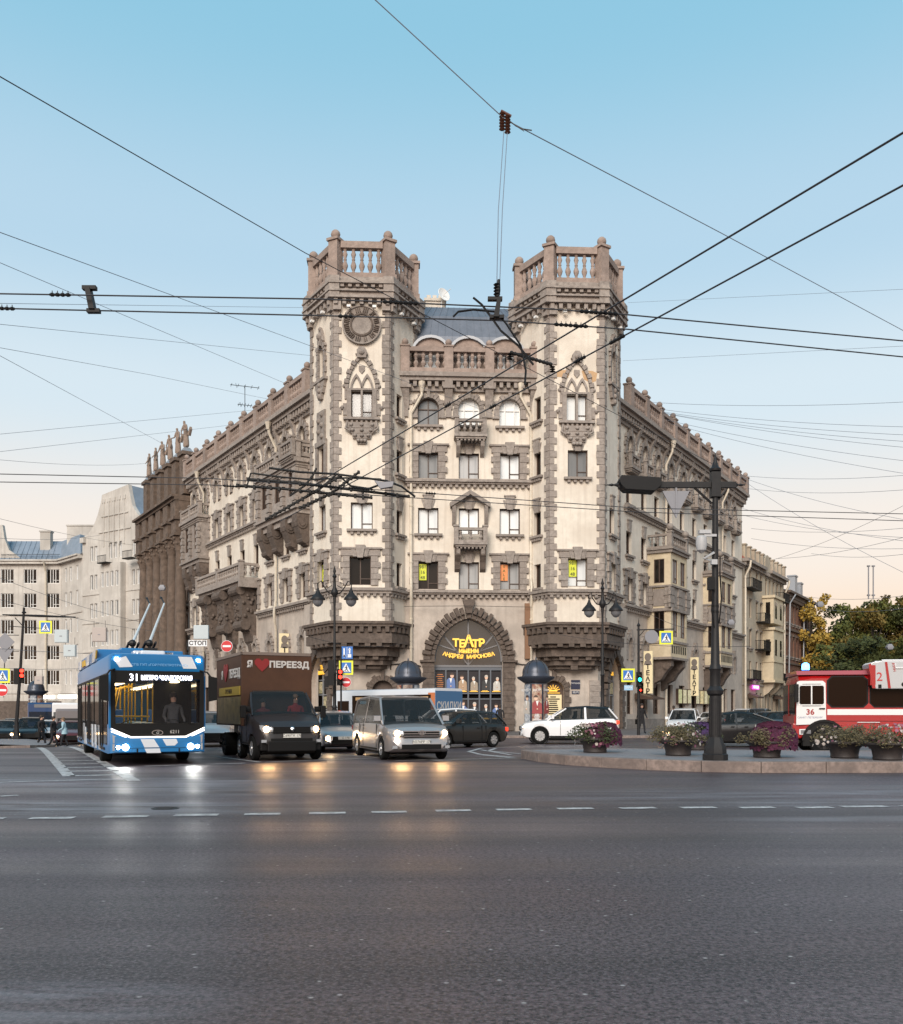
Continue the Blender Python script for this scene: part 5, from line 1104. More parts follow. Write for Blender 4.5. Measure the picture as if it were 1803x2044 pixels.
def at(Y, px, py, o):    # local offset of something seen at px,py standing at the same depth as the post
    p = WP(px, py, Y); return TR(p.x-o.location.x, Y-o.location.y, p.z-o.location.z)
# main pole on the right island
YM = 22.4; o = top('tram_pole', 'tall dark iron pole with spiked crossarms standing on the right island', 'pole', (1428-901.5)*YM/CF, YM, 0, None, .26)
b = MB(); b.lathe([(.30, 0), (.30, .14), (.27, .16), (.26, .30), (.20, .42), (.16, .55)], 8, a0=PI/8); b.lathe([(.145, .55), (.14, 1.55), (.19, 1.6), (.2, 1.68), (.13, 1.78), (.125, 2.15), (.15, 2.2), (.11, 2.32), (.085, 3.4), (.07, 6.4)], 14)
for k in range(14): a = 2*PI*k/14; b.tube([(.142*math.cos(a), .142*math.sin(a), .6), (.137*math.cos(a), .137*math.sin(a), 1.5)], .012, 4)
b.build('post', M['iron'], o, smooth=30)
b = MB(); b.box(-.11, .11, -.11, .11, 6.35, 6.95); b.lathe([(.1, 6.95), (.14, 6.98), (.15, 7.03), (.09, 7.08), (.05, 7.2), (.01, 7.42)], 10); b.build('finial', M['iron'], o, smooth=40)
b = MB(); b.box(-2.35, .5, -.05, .05, 6.58, 6.72); b.lathe([(.01, -2.62), (.035, -2.5), (.02, -2.45), (.06, -2.34)], 8, (0, 0, 0), 0, TR(0, 0, 6.65), ax='x'); b.lathe([(.06, .5), (.02, .56), (.035, .6), (.01, .72)], 8, (0, 0, 0), 0, TR(0, 0, 6.65), ax='x')
b.tube([(-.5, 0, 6.58), (-.08, 0, 6.2)], .03, 6); b.tube([(.3, 0, 6.58), (.08, 0, 6.3)], .025, 6); b.build('crossarm', M['iron'], o)
b = MB(); b.prism([(-2.30, 6.60), (-2.36, 6.72), (-2.3, 6.84), (-1.34, 6.78), (-1.34, 6.60), (-1.5, 6.46), (-2.2, 6.50)], -.22, .22); b.build('lamp_housing', M['black'], o, bevel=.01)
b = MB(); b.prism([(-1.28, 6.50), (-.62, 6.50), (-.95, 5.85)], -.02, .02); b.box(-.97, -.93, -.04, -.02, 5.85, 6.6); b.build('triangular_sign_back', M['sgrey'], o)
b = MB(); b.lathe([(.02, 4.98), (.11, 5.05), (.14, 5.2), (.13, 5.36), (.08, 5.4)], 12, (-.36, -.1, 0)); b.box(-.3, 0, -.13, -.07, 5.38, 5.44); b.tube([(-.05, -.1, 5.0), (-.3, -.1, 4.85), (-.12, -.1, 4.8)], .03, 5)
b.box(-.42, -.14, -.16, 0, 5.45, 5.54, 0, TR(0, 0, 0) @ Matrix.Identity(4)); b.box(-.14, .0, -.2, -.06, 4.7, 4.82); b.build('camera_housing', mat('grey_camera', (.4, .4, .41), .4), o, smooth=35)
b = MB(); b.box(-.2, -.06, -.18, 0, 4.1, 4.4); b.lathe([(.09, 3.55), (.09, 3.6), (.083, 3.61)], 12); b.lathe([(.09, 3.7), (.09, 3.74)], 12); b.tube([(.08, -.06, 3.3), (.12, -.1, 3.9), (.09, -.08, 4.5), (.1, -.06, 4.9)], .018, 5); b.tube([(-.05, -.1, 3.2), (-.12, -.12, 3.6), (-.08, -.1, 4.1)], .018, 5); b.build('cable_box', M['black'], o)
# left pole cluster
gx, gy = G(33, 1482); o = top('signal_pole', 'dark pole on the left island carrying red traffic light, crossing signs and bare crossarm', 'pole', gx, gy, 0, None, gz(gx, gy)+.13)
sL = CF/gy; hz = EYE+(1423-1205)/sL-o.location.z; ln = 15/sL
b = MB(); b.lathe([(.28, 0), (.28, .2), (.2, .35), (.15, .9), (.13, 1.3)], 8); b.tube([(0, 0, 1.2), (ln*.5, 0, hz*.5), (ln, 0, hz*.97)], [.13, .10, .08], 8); b.lathe([(.14, 0), (.16, .06), (.06, .14), (.05, .3), (.01, .5)], 8, (ln, 0, hz*.93)); b.build('post', M['iron'], o)
a0_, a1_ = at(gy, 5, 1227, o).translation, at(gy, 151, 1232, o).translation
b = MB(); b.tube([a0_, (a0_+a1_)/2, a1_], [.04, .09, .04], 6); m0 = at(gy, 30, 1233, o).translation; b.tube([m0, at(gy, 46, 1250, o).translation], .03, 5); b.tube([at(gy, 20, 1250, o).translation, at(gy, 95, 1255, o).translation], .025, 5); b.build('crossarm', M['iron'], o)
cross_sign(o, at(gy, 91, 1252, o), .87)
signal(o, at(gy, 46, 1349, o) @ TR(0, -.2, 0) @ RZ(R(25)), (0, 1), 3); b = MB(); b.box(-.25, .1, -.1, .15, -.55, .55); b.build('signal_back', M['black'], o, at(gy, 36, 1350, o) @ TR(0, 0, 0))
dg2 = plate('diamond_sign_back', M['sgrey'], .92, .92, o, at(gy, 13, 1282, o) @ TR(0, -.2, 0) @ RY(R(45)))
b = MB(); b.prism([(-.62, .5), (.62, .5), (0, -.5)], -.03, .0); b.build('triangular_sign_back', M['sgrey'], o, at(gy, 12, 1310, o) @ TR(0, -.16, 0))
cross_sign(o, at(gy, 8, 1349, o) @ TR(0, -.2, 0), 1.0); no_entry(o, at(gy, 7, 1378, o) @ TR(0, -.2, 0), .42)
b = MB(); b.tube([at(gy, 13, 1260, o).translation+Vector((0, -.14, 0)), at(gy, 9, 1392, o).translation+Vector((0, -.14, 0))], .03, 5)
for y_ in (1268, 1300, 1360): b.tube([at(gy, 13, y_, o).translation+Vector((0, -.12, 0)), at(gy, 38, y_, o).translation], .025, 5)
b.build('sign_bracket', M['iron'], o)
# ornate double lanterns
M['milk'] = mat('grey_lantern_glass', (.16, .16, .17), .2, spec=.7)
def street_lamp(px, Y, zt_, label, d):
    o = top('street_lamp', label, 'street lamp', (px-901.5)*Y/CF, Y, 0, 'double lantern street lamps before the building', .15)
    b = MB(); b.lathe([(.34, 0), (.34, .25), (.25, .35), (.22, 1.0), (.28, 1.08), (.18, 1.2), (.13, 1.5), (.16, 1.55), (.10, 1.7), (.095, 3.4), (.13, 3.45), (.08, 3.55), (.06, zt_-2.3)], 12); b.lathe([(.09, zt_-1.75), (.2, zt_-1.55), (.2, zt_-1.45), (.09, zt_-1.2), (.07, zt_-.7), (.13, zt_-.6), (.05, zt_-.45), (.09, zt_-.3), (.01, zt_)], 10); b.lathe([(.06, zt_-2.3), (.09, zt_-1.75)], 10); b.build('post', M['iron'], o, smooth=40)
    for sd in (-1, 1):
        b = MB(); b.tube([(0, 0, zt_-1.6), (sd*.35, 0, zt_-1.5), (sd*.6, 0, zt_-1.15), (sd*d*.8, 0, zt_-.85), (sd*d, 0, zt_-1.0), (sd*(d-.02), 0, zt_-1.3)], .035, 6); b.tube([(sd*.15, 0, zt_-1.1), (sd*.4, 0, zt_-1.25), (sd*.5, 0, zt_-1.0), (sd*.3, 0, zt_-.95)], .025, 5); b.build('bracket', M['iron'], o)
        b = MB(); b.lathe([(.05, zt_-1.25), (.09, zt_-1.4), (.16, zt_-1.55), (.32, zt_-1.72), (.42, zt_-1.86), (.42, zt_-1.9), (.02, zt_-1.88)], 14, (sd*(d-.02), 0, 0)); l = b.build('lantern', M['iron'], o, smooth=40)
        b = MB(); b.lathe([(.31, zt_-1.9), (.28, zt_-2.1), (.15, zt_-2.25), (.02, zt_-2.3)], 12, (sd*(d-.02), 0, 0)); b.build('glass_bowl', M['milk'], l, smooth=50)
street_lamp(668, 52, 9.5, 'double lantern street lamp before the left tower', .95)
street_lamp(1203, 54, 9.1, 'double lantern street lamp before the right tower', .8)
# signals and signs at the left tower
o = top('signal_pole', 'thin sign pole by the left tower with stacked blue, yellow and no entry signs', 'pole', (681-901.5)*50.9/CF, 50.9, 0, None, 0); Y = 50.9
b = MB(); b.tube([(0, 0, 0), (0, 0, 5.0)], .05, 8); b.tube([(-.3, 0, 3.2), (.3, 0, 3.2)], .03, 5); b.build('post', M['iron'], o)
signal(o, at(Y, 679, 1352, o) @ TR(0, -.15, 0) @ RZ(R(15)), (0, 1), 3, s=.85); b = MB(); b.box(-.16, .16, -.1, .14, -.7, .7); b.build('signal_back', M['black'], o, at(Y, 661, 1343, o)); b = MB(); b.box(-.1, .1, -.1, .1, -.3, .3); b.build('pedestrian_signal', M['black'], o, at(Y, 652, 1361, o))
b = MB(); b.tube([(0, 0, 0), (.2, 0, 0), (.45, 0, 0)], .02, 4); b.build('signal_arm', M['iron'], o, at(Y, 661, 1335, o))
q = plate('lane_sign', M['sblu'], .62, .68, o, at(Y, 693, 1303, o)); fig('white_symbols', [[(-.2, -.24), (-.12, -.24), (-.12, .24), (-.2, .24)], [(-.24, -.12), (-.16, -.28), (-.08, -.12)], [(.1, -.05), (.18, -.05), (.18, .18), (.1, .18)], [(.06, .16), (.14, .28), (.22, .16)], [(.05, -.26), (.23, -.26), (.23, -.08), (.05, -.08)]], M['swh'], q, TR()); fig('divider', [[(-.01, -.3), (.01, -.3), (.01, .3), (-.01, .3)]], M['swh'], q, TR())
cross_sign(o, at(Y, 691, 1333, o), .78); no_entry(o, at(Y, 691, 1362, o), .28)
# signals at the right tower
o = top('signal_pole', 'thin dark signal pole by the right tower with green light and crossing signs', 'pole', (1275-901.5)*52.5/CF, 52.5, 0, None, 0); Y = 52.5
b = MB(); b.tube([(0, 0, 0), (0, 0, 6.3)], [.09, .06], 8); b.lathe([(.07, 6.3), (.11, 6.35), (.03, 6.5), (.01, 6.75)], 8); b.tube([(-.1, 0, 6.1), (2.0, 0, 6.15)], .035, 5); b.tube([(0, 0, 5.7), (.35, 0, 6.1)], .02, 5); b.build('post', M['iron'], o)
signal(o, at(Y, 1275, 1357, o) @ TR(0, -.15, 0), (1,), 3, LGRN, .85); disc('round_sign_back', M['sgrey'], .38, o, at(Y, 1301, 1271, o)); cross_sign(o, at(Y, 1330, 1273, o), .76); cross_sign(o, at(Y, 1254, 1348, o), .76)
q = signal(o, at(Y, 1277, 1378, o) @ TR(0, -.1, 0), (0,), 1, LRED, .5); q = plate('blue_plate', mat('pale_blue_plate', (.30, .5, .7), .5), .5, .28, o, at(Y, 1255, 1373, o)); text('lettering', 'ПАРК', .16, M['swh'], q, TR(0, -.02, 0) @ UPR, .003)
# hanging signs over the middle lanes
wires = []
def hanging(name, label, cat, px, py, Y, up=.9):
    p = WP(px, py, Y); o = empty(name, p, 0, label, cat); return o
o = hanging('stop_plate', 'white hanging plate lettered for the stop line above the trolleybus', 'sign', 395, 1284, 40); plate('panel', M['swh'], .80, .27, o, TR()); text('lettering', 'СТОП', .24, M['ink'], o, TR(0, -.018, -.005) @ UPR, .003, bold=.008, sx=1.1)
o = hanging('hanging_box', 'pale square lamp box hanging just above the white lettered plate', 'sign box', 402, 1262, 40); b = MB(); b.box(-.32, .32, -.08, .08, -.3, .3); b.build('box', M['boxw'], o, bevel=.02); b = MB(); b.tube([(-.2, 0, .28), (-.2, 0, 1.3)], .012, 4); b.tube([(.2, 0, .28), (.2, 0, 1.3)], .012, 4); b.build('hanger', M['iron'], o)
o = hanging('no_entry_disc', 'round red no entry sign hanging above the brown box truck', 'sign', 453, 1290, 40); no_entry(o, TR(), .25); b = MB(); b.tube([(0, 0, .2), (0, 0, 1.2)], .01, 4); b.build('hanger', M['iron'], o)
for px, py, s_, Y, lb2 in ((123, 1270, .62, 44, 'pale square lamp box on wires, upper of the two at the left'), (140, 1299, .56, 44, 'pale square lamp box on wires, lower of the two at the left'), (199, 1267, .70, 46, 'beige square lamp box hanging before the gabled building'), (78, 1358, .4, 46, 'small grey plate hanging before the blue roofed block')):
    o = hanging('hanging_box', lb2, 'sign box', px, py, Y); b = MB(); b.box(-s_/2, s_/2, -.08, .08, -s_/2, s_/2); b.box(-s_*.46, s_*.46, -.1, -.08, -s_*.46, s_*.46); b.build('box', M['boxw'] if s_ < .65 and s_ > .5 else mat('beige_box', (.42, .36, .33), .6), o); b = MB()
    for k in (-1, 1): b.tube([(k*s_*.4, 0, s_/2), (k*s_*.4, 0, s_/2+.35)], .01, 4)
    b.build('hanger', M['iron'], o); fig('mark', [[(-.06, -.02), (.06, -.02), (.06, .02), (-.06, .02)]], M['sgrey'], o, TR(), -.11, -.1)
# advertising columns
adm = [mat('ad_print_dark', (.10, .05, .04), .5, noise=(.35, .28, .24), scale=3.5), mat('ad_print_blue', (.05, .09, .16), .5, noise=(.45, .45, .45), scale=3), mat('ad_print_red', (.20, .05, .03), .5, noise=(.5, .4, .3), scale=4)]
M['dome'] = mat('dark_blue_dome', (.05, .058, .08), .35, .3)
def ad_column(px, Y, label, seed, words):
    o = top('advertising_column', label, 'advertising column', (px-901.5)*Y/CF, Y, 0, None, .15); r6 = .68
    b = MB(); b.lathe([(.85, 0), (.85, .3), (.72, .4), (.70, .45)], 24); b.lathe([(r6, .4), (r6, 3.1)], 24); b.build('drum', M['dome'], o, smooth=30)
    b = MB(); b.lathe([(.72, 3.05), (.80, 3.1), (1.12, 3.32), (1.14, 3.42), (.84, 3.46), (.80, 3.65)], 32); b.lathe([(.80*math.cos(PI*k/16), 3.6+.85*math.sin(PI*k/16)) for k in range(8)]+[(.04, 4.46), (.05, 4.55), (.01, 4.62)], 24); b.build('dome', M['dome'], o, smooth=50)
    b = MB()
    for k in range(8): a = k*PI/4; b.tube([(.81*math.cos(t)*math.cos(a), .81*math.cos(t)*math.sin(a), 3.6+.86*math.sin(t)) for t in [i*PI/14 for i in range(7)]], .02, 4)
    b.build('dome_ribs', M['iron'], o); q = random.Random(seed)
    for k in range(3):
        T_ = RZ(R(-58+58*k)); b = MB(); n = 6; vs = []
        for i in range(n+1):
            a = R(-90-24+8*i)
            for z in (.6, 2.95): vs.append(((r6+.03)*math.cos(a), (r6+.03)*math.sin(a), z))
        b.add(vs, [(2*i, 2*i+2, 2*i+3, 2*i+1) for i in range(n)]); P = b.build('poster', adm[(k+seed) % 3], o, T_, fix=False)
        b = MB()
        for j in range(6): w_ = q.uniform(.1, .24); z = .75+j*.08; b.box(-w_, w_, -r6-.045, -r6-.03, z, z+.035)
        b.build('printed_lines', M['swh'], P); text('lettering', words[k], .20, M['swh'], P, TR(0, -r6-.045, 2.6) @ UPR, .003); f = MB(); figure(f, 0, 1.2, 1.0, -r6-.03, seed*5+k); f.build('printed_figure', [mat('print_cloth', q.choice([(.3, .05, .05), (.5, .45, .4), (.1, .15, .3)]), .6), skn, M['wood'], M['white']], P)
ad_column(815, 57, 'round advertising column with dark dome left of the great arch', 2, ['АФИША', 'ПРЕМЬЕРА', 'ТЕАТР'])
ad_column(72, 92, 'small far advertising column with dark dome beside the left queue', 3, ['КИНО', 'АФИША', 'ЦИРК'])
ad_column(1070, 56, 'round advertising column with dark dome right of the great arch', 4, ['КОНЦЕРТ', 'ШОУ', 'ПРИВЕТ'])
# flower bowls on the island
FLW = {'white': mat('white_petals', (.42, .37, .34), .8), 'pink': mat('pink_petals', (.26, .10, .14), .8), 'purple': mat('magenta_petals', (.075, .008, .036), .85, noise=(.035, .005, .02), scale=14), 'violet': mat('violet_petals', (.06, .025, .10), .85, noise=(.03, .015, .055), scale=12)}
M['bowl'] = mat('dark_bowl', (.032, .024, .022), .6, noise=(.02, .015, .015), scale=8)
M['gl2'] = mat('petunia_leaves', (.055, .07, .022), .8, noise=(.028, .036, .013), scale=16)
M['dry'] = mat('dry_leaves', (.13, .11, .05), .8, noise=(.07, .05, .028), scale=12)
def planter(px, py, spec, label, seed):
    Y = CF*(EYE-.26)/(py-1423); x = (px-901.5)*Y/CF; o = top('flower_planter', label, 'planter', x, Y, 0, 'flower bowls along the island', .26); q = random.Random(seed)
    b = MB(); b.lathe([(.32, 0), (.34, .03), (.33, .08), (.36, .24), (.46, .34), (.56, .38), (.56, .42), (.48, .42), (.4, .36), (.02, .34)], 24); b.build('bowl', M['bowl'], o, smooth=40)
    b = leaves(q, [((q.uniform(-.45, .45), q.uniform(-.45, .35), .55+q.uniform(-.1, .16)), .27) for _ in range(10)]+[((-.66, 0, .5), .2), ((.62, 0, .42), .2), ((.2, -.5, .42), .2), ((-.25, -.5, .42), .18)], 2600, .032); b.build('foliage', M['gl2'] if seed % 2 else M['dry'], o, fix=False)
    for k, (kind, cx, rr_, n) in enumerate(spec):
        b = MB(); vs = []; fs = []
        dense = kind in ('purple', 'violet')
        for _ in range(n):
            d = Vector((q.gauss(0, 1), q.gauss(0, 1), q.gauss(0, 1))).normalized(); p = Vector((cx+d.x*rr_*1.1, d.y*rr_, .52+abs(d.z)*rr_*.75-(.34*q.random() if d.x**2+d.y**2 > .5 else 0)))
            nn = (d+Vector((0, -.4, .3))).normalized(); u = nn.orthogonal().normalized(); v = nn.cross(u); s = (.050 if dense else .040)*q.uniform(.8, 1.3); o_ = len(vs)
            vs += [p+(u*math.cos(a*PI/3)+v*math.sin(a*PI/3))*s+nn*(.01*(a % 2)) for a in range(6)]; fs.append(tuple(range(o_, o_+6)))
        b.add(vs, fs); b.build('flowers', FLW[kind], o, fix=False)
planter(1188, 1502, [('purple', .25, .46, 900), ('white', -.1, .44, 60), ('pink', .1, .46, 90)], 'flower bowl nearest the white sports utility car, purple and pink over white', 1)
planter(1354, 1508, [('white', .1, .46, 75), ('pink', .0, .46, 20)], 'bowl of white flowers just left of the tall island pole', 2)
planter(1392, 1497, [('violet', .1, .44, 900)], 'bowl of violet flowers tucked behind the tall island pole', 3)
planter(1531, 1512, [('purple', .18, .52, 1500)], 'dark magenta flower bowl in front of the black saloon tail', 4)
planter(1686, 1513, [('white', -.45, .3, 24), ('pink', .1, .46, 16)], 'mostly leafy bowl with a few white blooms under the fire engine wheel', 6)
planter(1772, 1517, [('white', .1, .46, 60), ('pink', .15, .48, 60)], 'pink and white flower bowl nearest the right picture edge', 8)
# ================================================================ OVERHEAD WIRES
M['wire'] = mat('wire', (.035, .032, .035), .6); M['span'] = mat('span_wire', (.16, .18, .22), .5)
def wire(pts, r_, label, m='wire', sag=0, group=None):
    P = []
    for i in range(len(pts)-1):
        a, c = Vector(pts[i]), Vector(pts[i+1]); n = 10
        for k in range(n+(i == len(pts)-2)): t = k/n; p = a.lerp(c, t); p.z -= sag*4*t*(1-t); P.append(p)
    b = MB(); b.tube(P, r_, 5); return tag(b.build('overhead_wire', M[m], smooth=60), label, 'wire', group)
def ext(a, c, f): return a+(a-c)*f
def cwire(px0, py0, px1, py1, label, z=5.9, r_=.0085):
    a, c = WZ(px0, py0, z), WZ(px1, py1, z); WLINES.append([a, c]); return wire([ext(a, c, .25), a, c], r_, label)
WLINES = [[WZ(x, y, 5.9) for x, y in L_] for L_ in (((-200, 583), (640, 597), (1100, 617), (1250, 628), (2000, 699)), ((-200, 611), (640, 630), (1000, 640), (1250, 657), (2000, 732)), ((-150, 943), (420, 955), (860, 985), (1270, 1014), (2000, 1030)), ((-150, 960), (420, 968), (860, 996), (1270, 1022), (2000, 1046)))]
cwire(1803, 265, 600, 985, 'upper black trolley wire slanting down from the right edge across the right tower', r_=.010)
cwire(1803, 370, 560, 1040, 'lower black trolley wire slanting down from the right edge across the right tower', r_=.010)
wire([WZ(-200, 583, 5.9), WZ(640, 597, 5.9), WZ(1100, 617, 5.9), WZ(1250, 628, 5.9), WZ(2000, 699, 5.9)], .0085, 'upper of the two level black trolley wires crossing both tower tops')
wire([WZ(-200, 611, 5.9), WZ(640, 630, 5.9), WZ(1000, 640, 5.9), WZ(1250, 657, 5.9), WZ(2000, 732, 5.9)], .0085, 'lower of the two level black trolley wires crossing both tower tops')
wire([WZ(-150, 943, 5.9), WZ(420, 955, 5.9), WZ(860, 985, 5.9), WZ(1270, 1014, 5.9), WZ(2000, 1030, 5.9)], .009, 'upper of the two black trolley wires crossing the facade at mid height')
wire([WZ(-150, 960, 5.9), WZ(420, 968, 5.9), WZ(860, 996, 5.9), WZ(1270, 1022, 5.9), WZ(2000, 1046, 5.9)], .009, 'lower of the two black trolley wires crossing the facade at mid height')
wire([WP(-150, 66, 11), WP(610, 505, 17), WP(1440, 935, 30)], .008, 'thin span wire falling from the upper left edge past the left tower top', 'wire')
wire([WP(650, -92, 11), WP(1008, 238, 12)], .007, 'thin span wire rising from the insulator node to the top edge', 'span'); wire([WP(1008, 238, 12), WP(1440, 465, 16), WP(2000, 765, 24)], .007, 'thin span wire falling from the insulator node to the right edge', 'span')
wire([WP(1006, 262, 12), WP(995, 420, 11.2), WP(992, 565, 10.2)], .005, 'left strand of the twin hanging wires below the insulator node', 'span'); wire([WP(1013, 262, 12), WP(1003, 420, 11.2), WP(998, 560, 10.2)], .005, 'right strand of the twin hanging wires below the insulator node', 'span')
for pts, lab in (([(-100, 427, 18), (619, 690, 40), (1000, 832, 62)], 'long thin wire falling from the left edge across the clock face tower'), ([(-100, 482, 24), (588, 773, 62)], 'thin wire from the left edge ending at the left wing balustrade'), ([(-100, 676, 30), (300, 748, 50), (547, 799, 72)], 'thin wire sagging from the left edge to the left wing roof'), ([(-100, 637, 30), (624, 710, 62)], 'nearly level thin wire from the left edge to the left tower'), ([(-100, 656, 26), (335, 891, 75)], 'thin wire from the left edge down to the roof statues'), ([(-100, 876, 40), (521, 817, 78)], 'faint wire rising from the left edge to the roof aerial'), ([(-100, 913, 40), (490, 845, 80)], 'faint lower wire rising from the left edge toward the roof aerial'), ([(-100, 604, 30), (614, 614, 62)], 'faint level wire between the paired trolley wires at the left tower'), ([(1244, 720, 62), (1950, 683, 40)], 'faint wire leaving the right tower level with the attic'), ([(1254, 604, 62), (1950, 570, 40)], 'faint wire leaving the right tower cornice toward the right edge')):
    wire([WP(*p) for p in pts], .009 if pts[-1][2] > 45 else .008, lab, 'span')
for (x0, y0, x1, y1) in [(1300, 803, 1850, 800), (1305, 815, 1850, 853), (1310, 820, 1850, 870), (1312, 822, 1850, 884), (1312, 822, 1850, 897), (1330, 838, 1850, 925), (1340, 846, 1850, 952)]: wire([WP(x0, y0, 79), WP(x1, y1, 60)], .014, 'thin pale wire in the fan leaving the right wing roof', 'span', .3, 'fan of wires at the right wing')
for (x0, y0, x1, y1) in [(1470, 948, 1850, 945), (1480, 952, 1850, 1045), (1485, 960, 1850, 1165), (1490, 975, 1850, 974), (1480, 1014, 1850, 1085), (1500, 1055, 1850, 1050), (1545, 1117, 1850, 985), (1550, 1115, 1850, 1060), (1490, 1030, 1850, 1075), (1620, 1105, 1850, 1100), (1600, 1190, 1850, 1183), (1640, 1215, 1850, 1207), (1500, 1075, 1850, 1094)]: wire([WP(x0, y0, 92), WP(x1, y1, 66)], .015, 'thin wire in the tangle over the right-hand street', 'span', .4, 'tangle of wires over the right-hand street')
for (x0, y0, x1, y1, Y0, Y1) in [(-60, 912, 290, 925, 50, 95), (-60, 1070, 200, 1068, 50, 90), (-60, 1130, 300, 1245, 45, 70), (-60, 1180, 330, 1262, 45, 70), (-60, 1020, 290, 1090, 50, 100), (-60, 1290, 420, 1300, 42, 70), (-60, 1330, 300, 1320, 42, 60)]: wire([WP(x0, y0, Y0), WP(x1, y1, Y1)], .011, 'thin wire over the left-hand street', 'span', .3, 'tangle of wires over the left-hand street')
for (x0, y0, x1, y1) in [(820, 1280, 620, 1272), (1060, 1255, 1500, 1290), (1260, 1200, 1420, 1262)]: wire([WP(x0, y0, 60), WP(x1, y1, 44)], .012, 'dark cable slung low before the ground floor', 'wire', .4, 'cables before the ground floor')
# insulators and clamps
def clamp(px, py, n, label, z=5.9, vert=False, dirv=(1, 0)):
    k_ = (px-901.5)/CF; best = None
    for P_ in WLINES:      # the point of the nearest trolley wire in this direction
        for a, c in zip(P_, P_[1:]):
            d_ = (c.x-a.x)-k_*(c.y-a.y)
            if abs(d_) < 1e-6: continue
            t = (k_*a.y-a.x)/d_
            if -.02 <= t <= 1.02:
                q_ = a.lerp(c, t); e_ = abs(1423-(q_.z-EYE)*CF/q_.y-py)
                if best is None or e_ < best[0]: best = (e_, q_, (c-a).normalized())
    p, dirv = best[1], best[2]; b = MB(); L = .09*n; SC = .62
    b.tube([(-L/2, 0, 0), (L/2, 0, 0)], .022, 6)
    for k in range(n): x = -L/2+.09*(k+.5); b.lathe([(.015, x-.03), (.035, x-.02), (.035, x+.02), (.015, x+.03)], 8, ax='x'); b.tube([(x, 0, .03), (x, 0, .07)], .008, 4)
    o = b.build('wire_insulator', M['black'], None, TR(*p) @ RZ(math.atan2(dirv[1], dirv[0])) @ Matrix.Diagonal((SC, SC, SC, 1))); return tag(o, label, 'insulator', None)
DA = (WZ(600, 985, 5.9)-WZ(1803, 265, 5.9)).normalized(); DB = (WZ(560, 1040, 5.9)-WZ(1803, 370, 5.9)).normalized()
for px, py, n, lab, dv in ((120, 584, 4, 'toothed insulator on the upper level wire at the far left sky', (1, 0)), (14, 613, 3, 'toothed insulator at the left picture edge', (1, 0)), (800, 600, 7, 'toothed insulator beside the left tower cornice', (1, 0)), (690, 630, 3, 'small insulator over the clock face', (1, 0)), (1195, 620, 8, 'toothed insulator over the right tower cornice', (1, 0)), (1160, 655, 3, 'insulator on the lower wire over the right tower wall', (1, 0)), (1130, 654, 5, 'insulator on the slanting wire across the right tower wall', DA), (1232, 668, 5, 'insulator on the slanting wire at the right tower corner', DB), (1158, 707, 4, 'insulator on the slanting wire over the blank right tower wall', DB), (894, 788, 3, 'insulator on the slanting wire over the centre windows', DA), (984, 800, 3, 'insulator on the slanting wire above the centre balcony', DB), (640, 975, 14, 'long insulator bar on the wire crossing by the left tower', (1, .12)), (720, 978, 9, 'second insulator bar right of the wire crossing', (1, .12)), (460, 972, 5, 'toothed insulator over the left wing windows', (1, 0)), (860, 985, 4, 'small toothed insulator before the centre string course', (1, 0))):
    clamp(px, py, n, lab, dirv=dv)
o = hanging('wire_spacer', 'dark slanting spacer bar joining the level trolley wires at the upper left', 'spacer', 178, 597, 10.1); b = MB(); b.prism([(-.035, .11), (.02, .11), (.07, -.12), (.01, -.12)], -.05, .05); b.box(-.07, .08, -.03, .03, .1, .14); b.box(-.02, .12, -.03, .03, -.15, -.11); b.build('bar', M['black'], o)
o = hanging('insulator_node', 'rust brown pair of insulators where the top wires meet in the sky', 'insulator', 1008, 240, 12); b = MB()
for k, (x, t) in enumerate(((-.035, .1), (.035, .06))):
    for j in range(6): b.lathe([(.02, t-.04*j), (.042, t-.015-.04*j), (.02, t-.03-.04*j)], 8, (x, 0, 0))
b.tube([(-.05, 0, .12), (.08, 0, .05)], .02, 5); b.build('insulators', mat('brown_ceramic', (.12, .045, .025), .4), o); b = MB(); b.tube([(.05, 0, 0), (.14, 0, -.07), (.22, 0, -.11), (.35, 0, -.13)], .008, 4); b.tube([(.14, 0, -.07), (.25, 0, -.14)], .005, 4); b.build('loose_strands', M['iron'], o)
o = hanging('wire_feeder', 'dark spaced clamp with looping feeder cables above the centre roof', 'wire feeder', 992, 600, 10.2); s_ = 10.2/CF
def lp(*pts): return [((x-992)*s_, .0, (600-y)*s_) for x, y in pts]
b = MB(); b.tube(lp((996, 558), (994, 580), (993, 600)), [.015, .03, .02], 6); b.prism([(p[0], p[2]) for p in lp((985, 635), (992, 600), (1000, 600), (996, 635))], -.05, .05); b.box(*[-.10, .06], -.03, .03, .0, .035); b.box(-.08, .08, -.03, .03, -.2, -.165)
for k in range(5): b.lathe([(.02, .19-.035*k), (.04, .175-.035*k), (.02, .16-.035*k)], 8, (.0, 0, 0))
b.build('clamp', M['black'], o)
b = MB(); b.tube(lp((945, 594), (962, 608), (980, 632), (1000, 660), (1035, 690), (1065, 728)), .012, 6); b.tube(lp((905, 632), (915, 622), (945, 618), (990, 622), (1010, 645), (1040, 690), (1050, 740), (1048, 768)), .012, 6); b.build('feeder_cable', M['black'], o)
o = hanging('rod_insulator', 'rod insulator bridging the slanting wires before the right roof edge', 'insulator', 1060, 715, 12.2); s_ = 12.2/CF; b = MB(); pr_ = [((x-1060)*s_, 0, (715-y)*s_) for x, y in ((1018, 703), (1103, 728))]; b.tube(pr_, .018, 6)
for k in range(12): t = (k+.5)/12; b.ball(Vector(pr_[0]).lerp(Vector(pr_[1]), t), .026, 6)
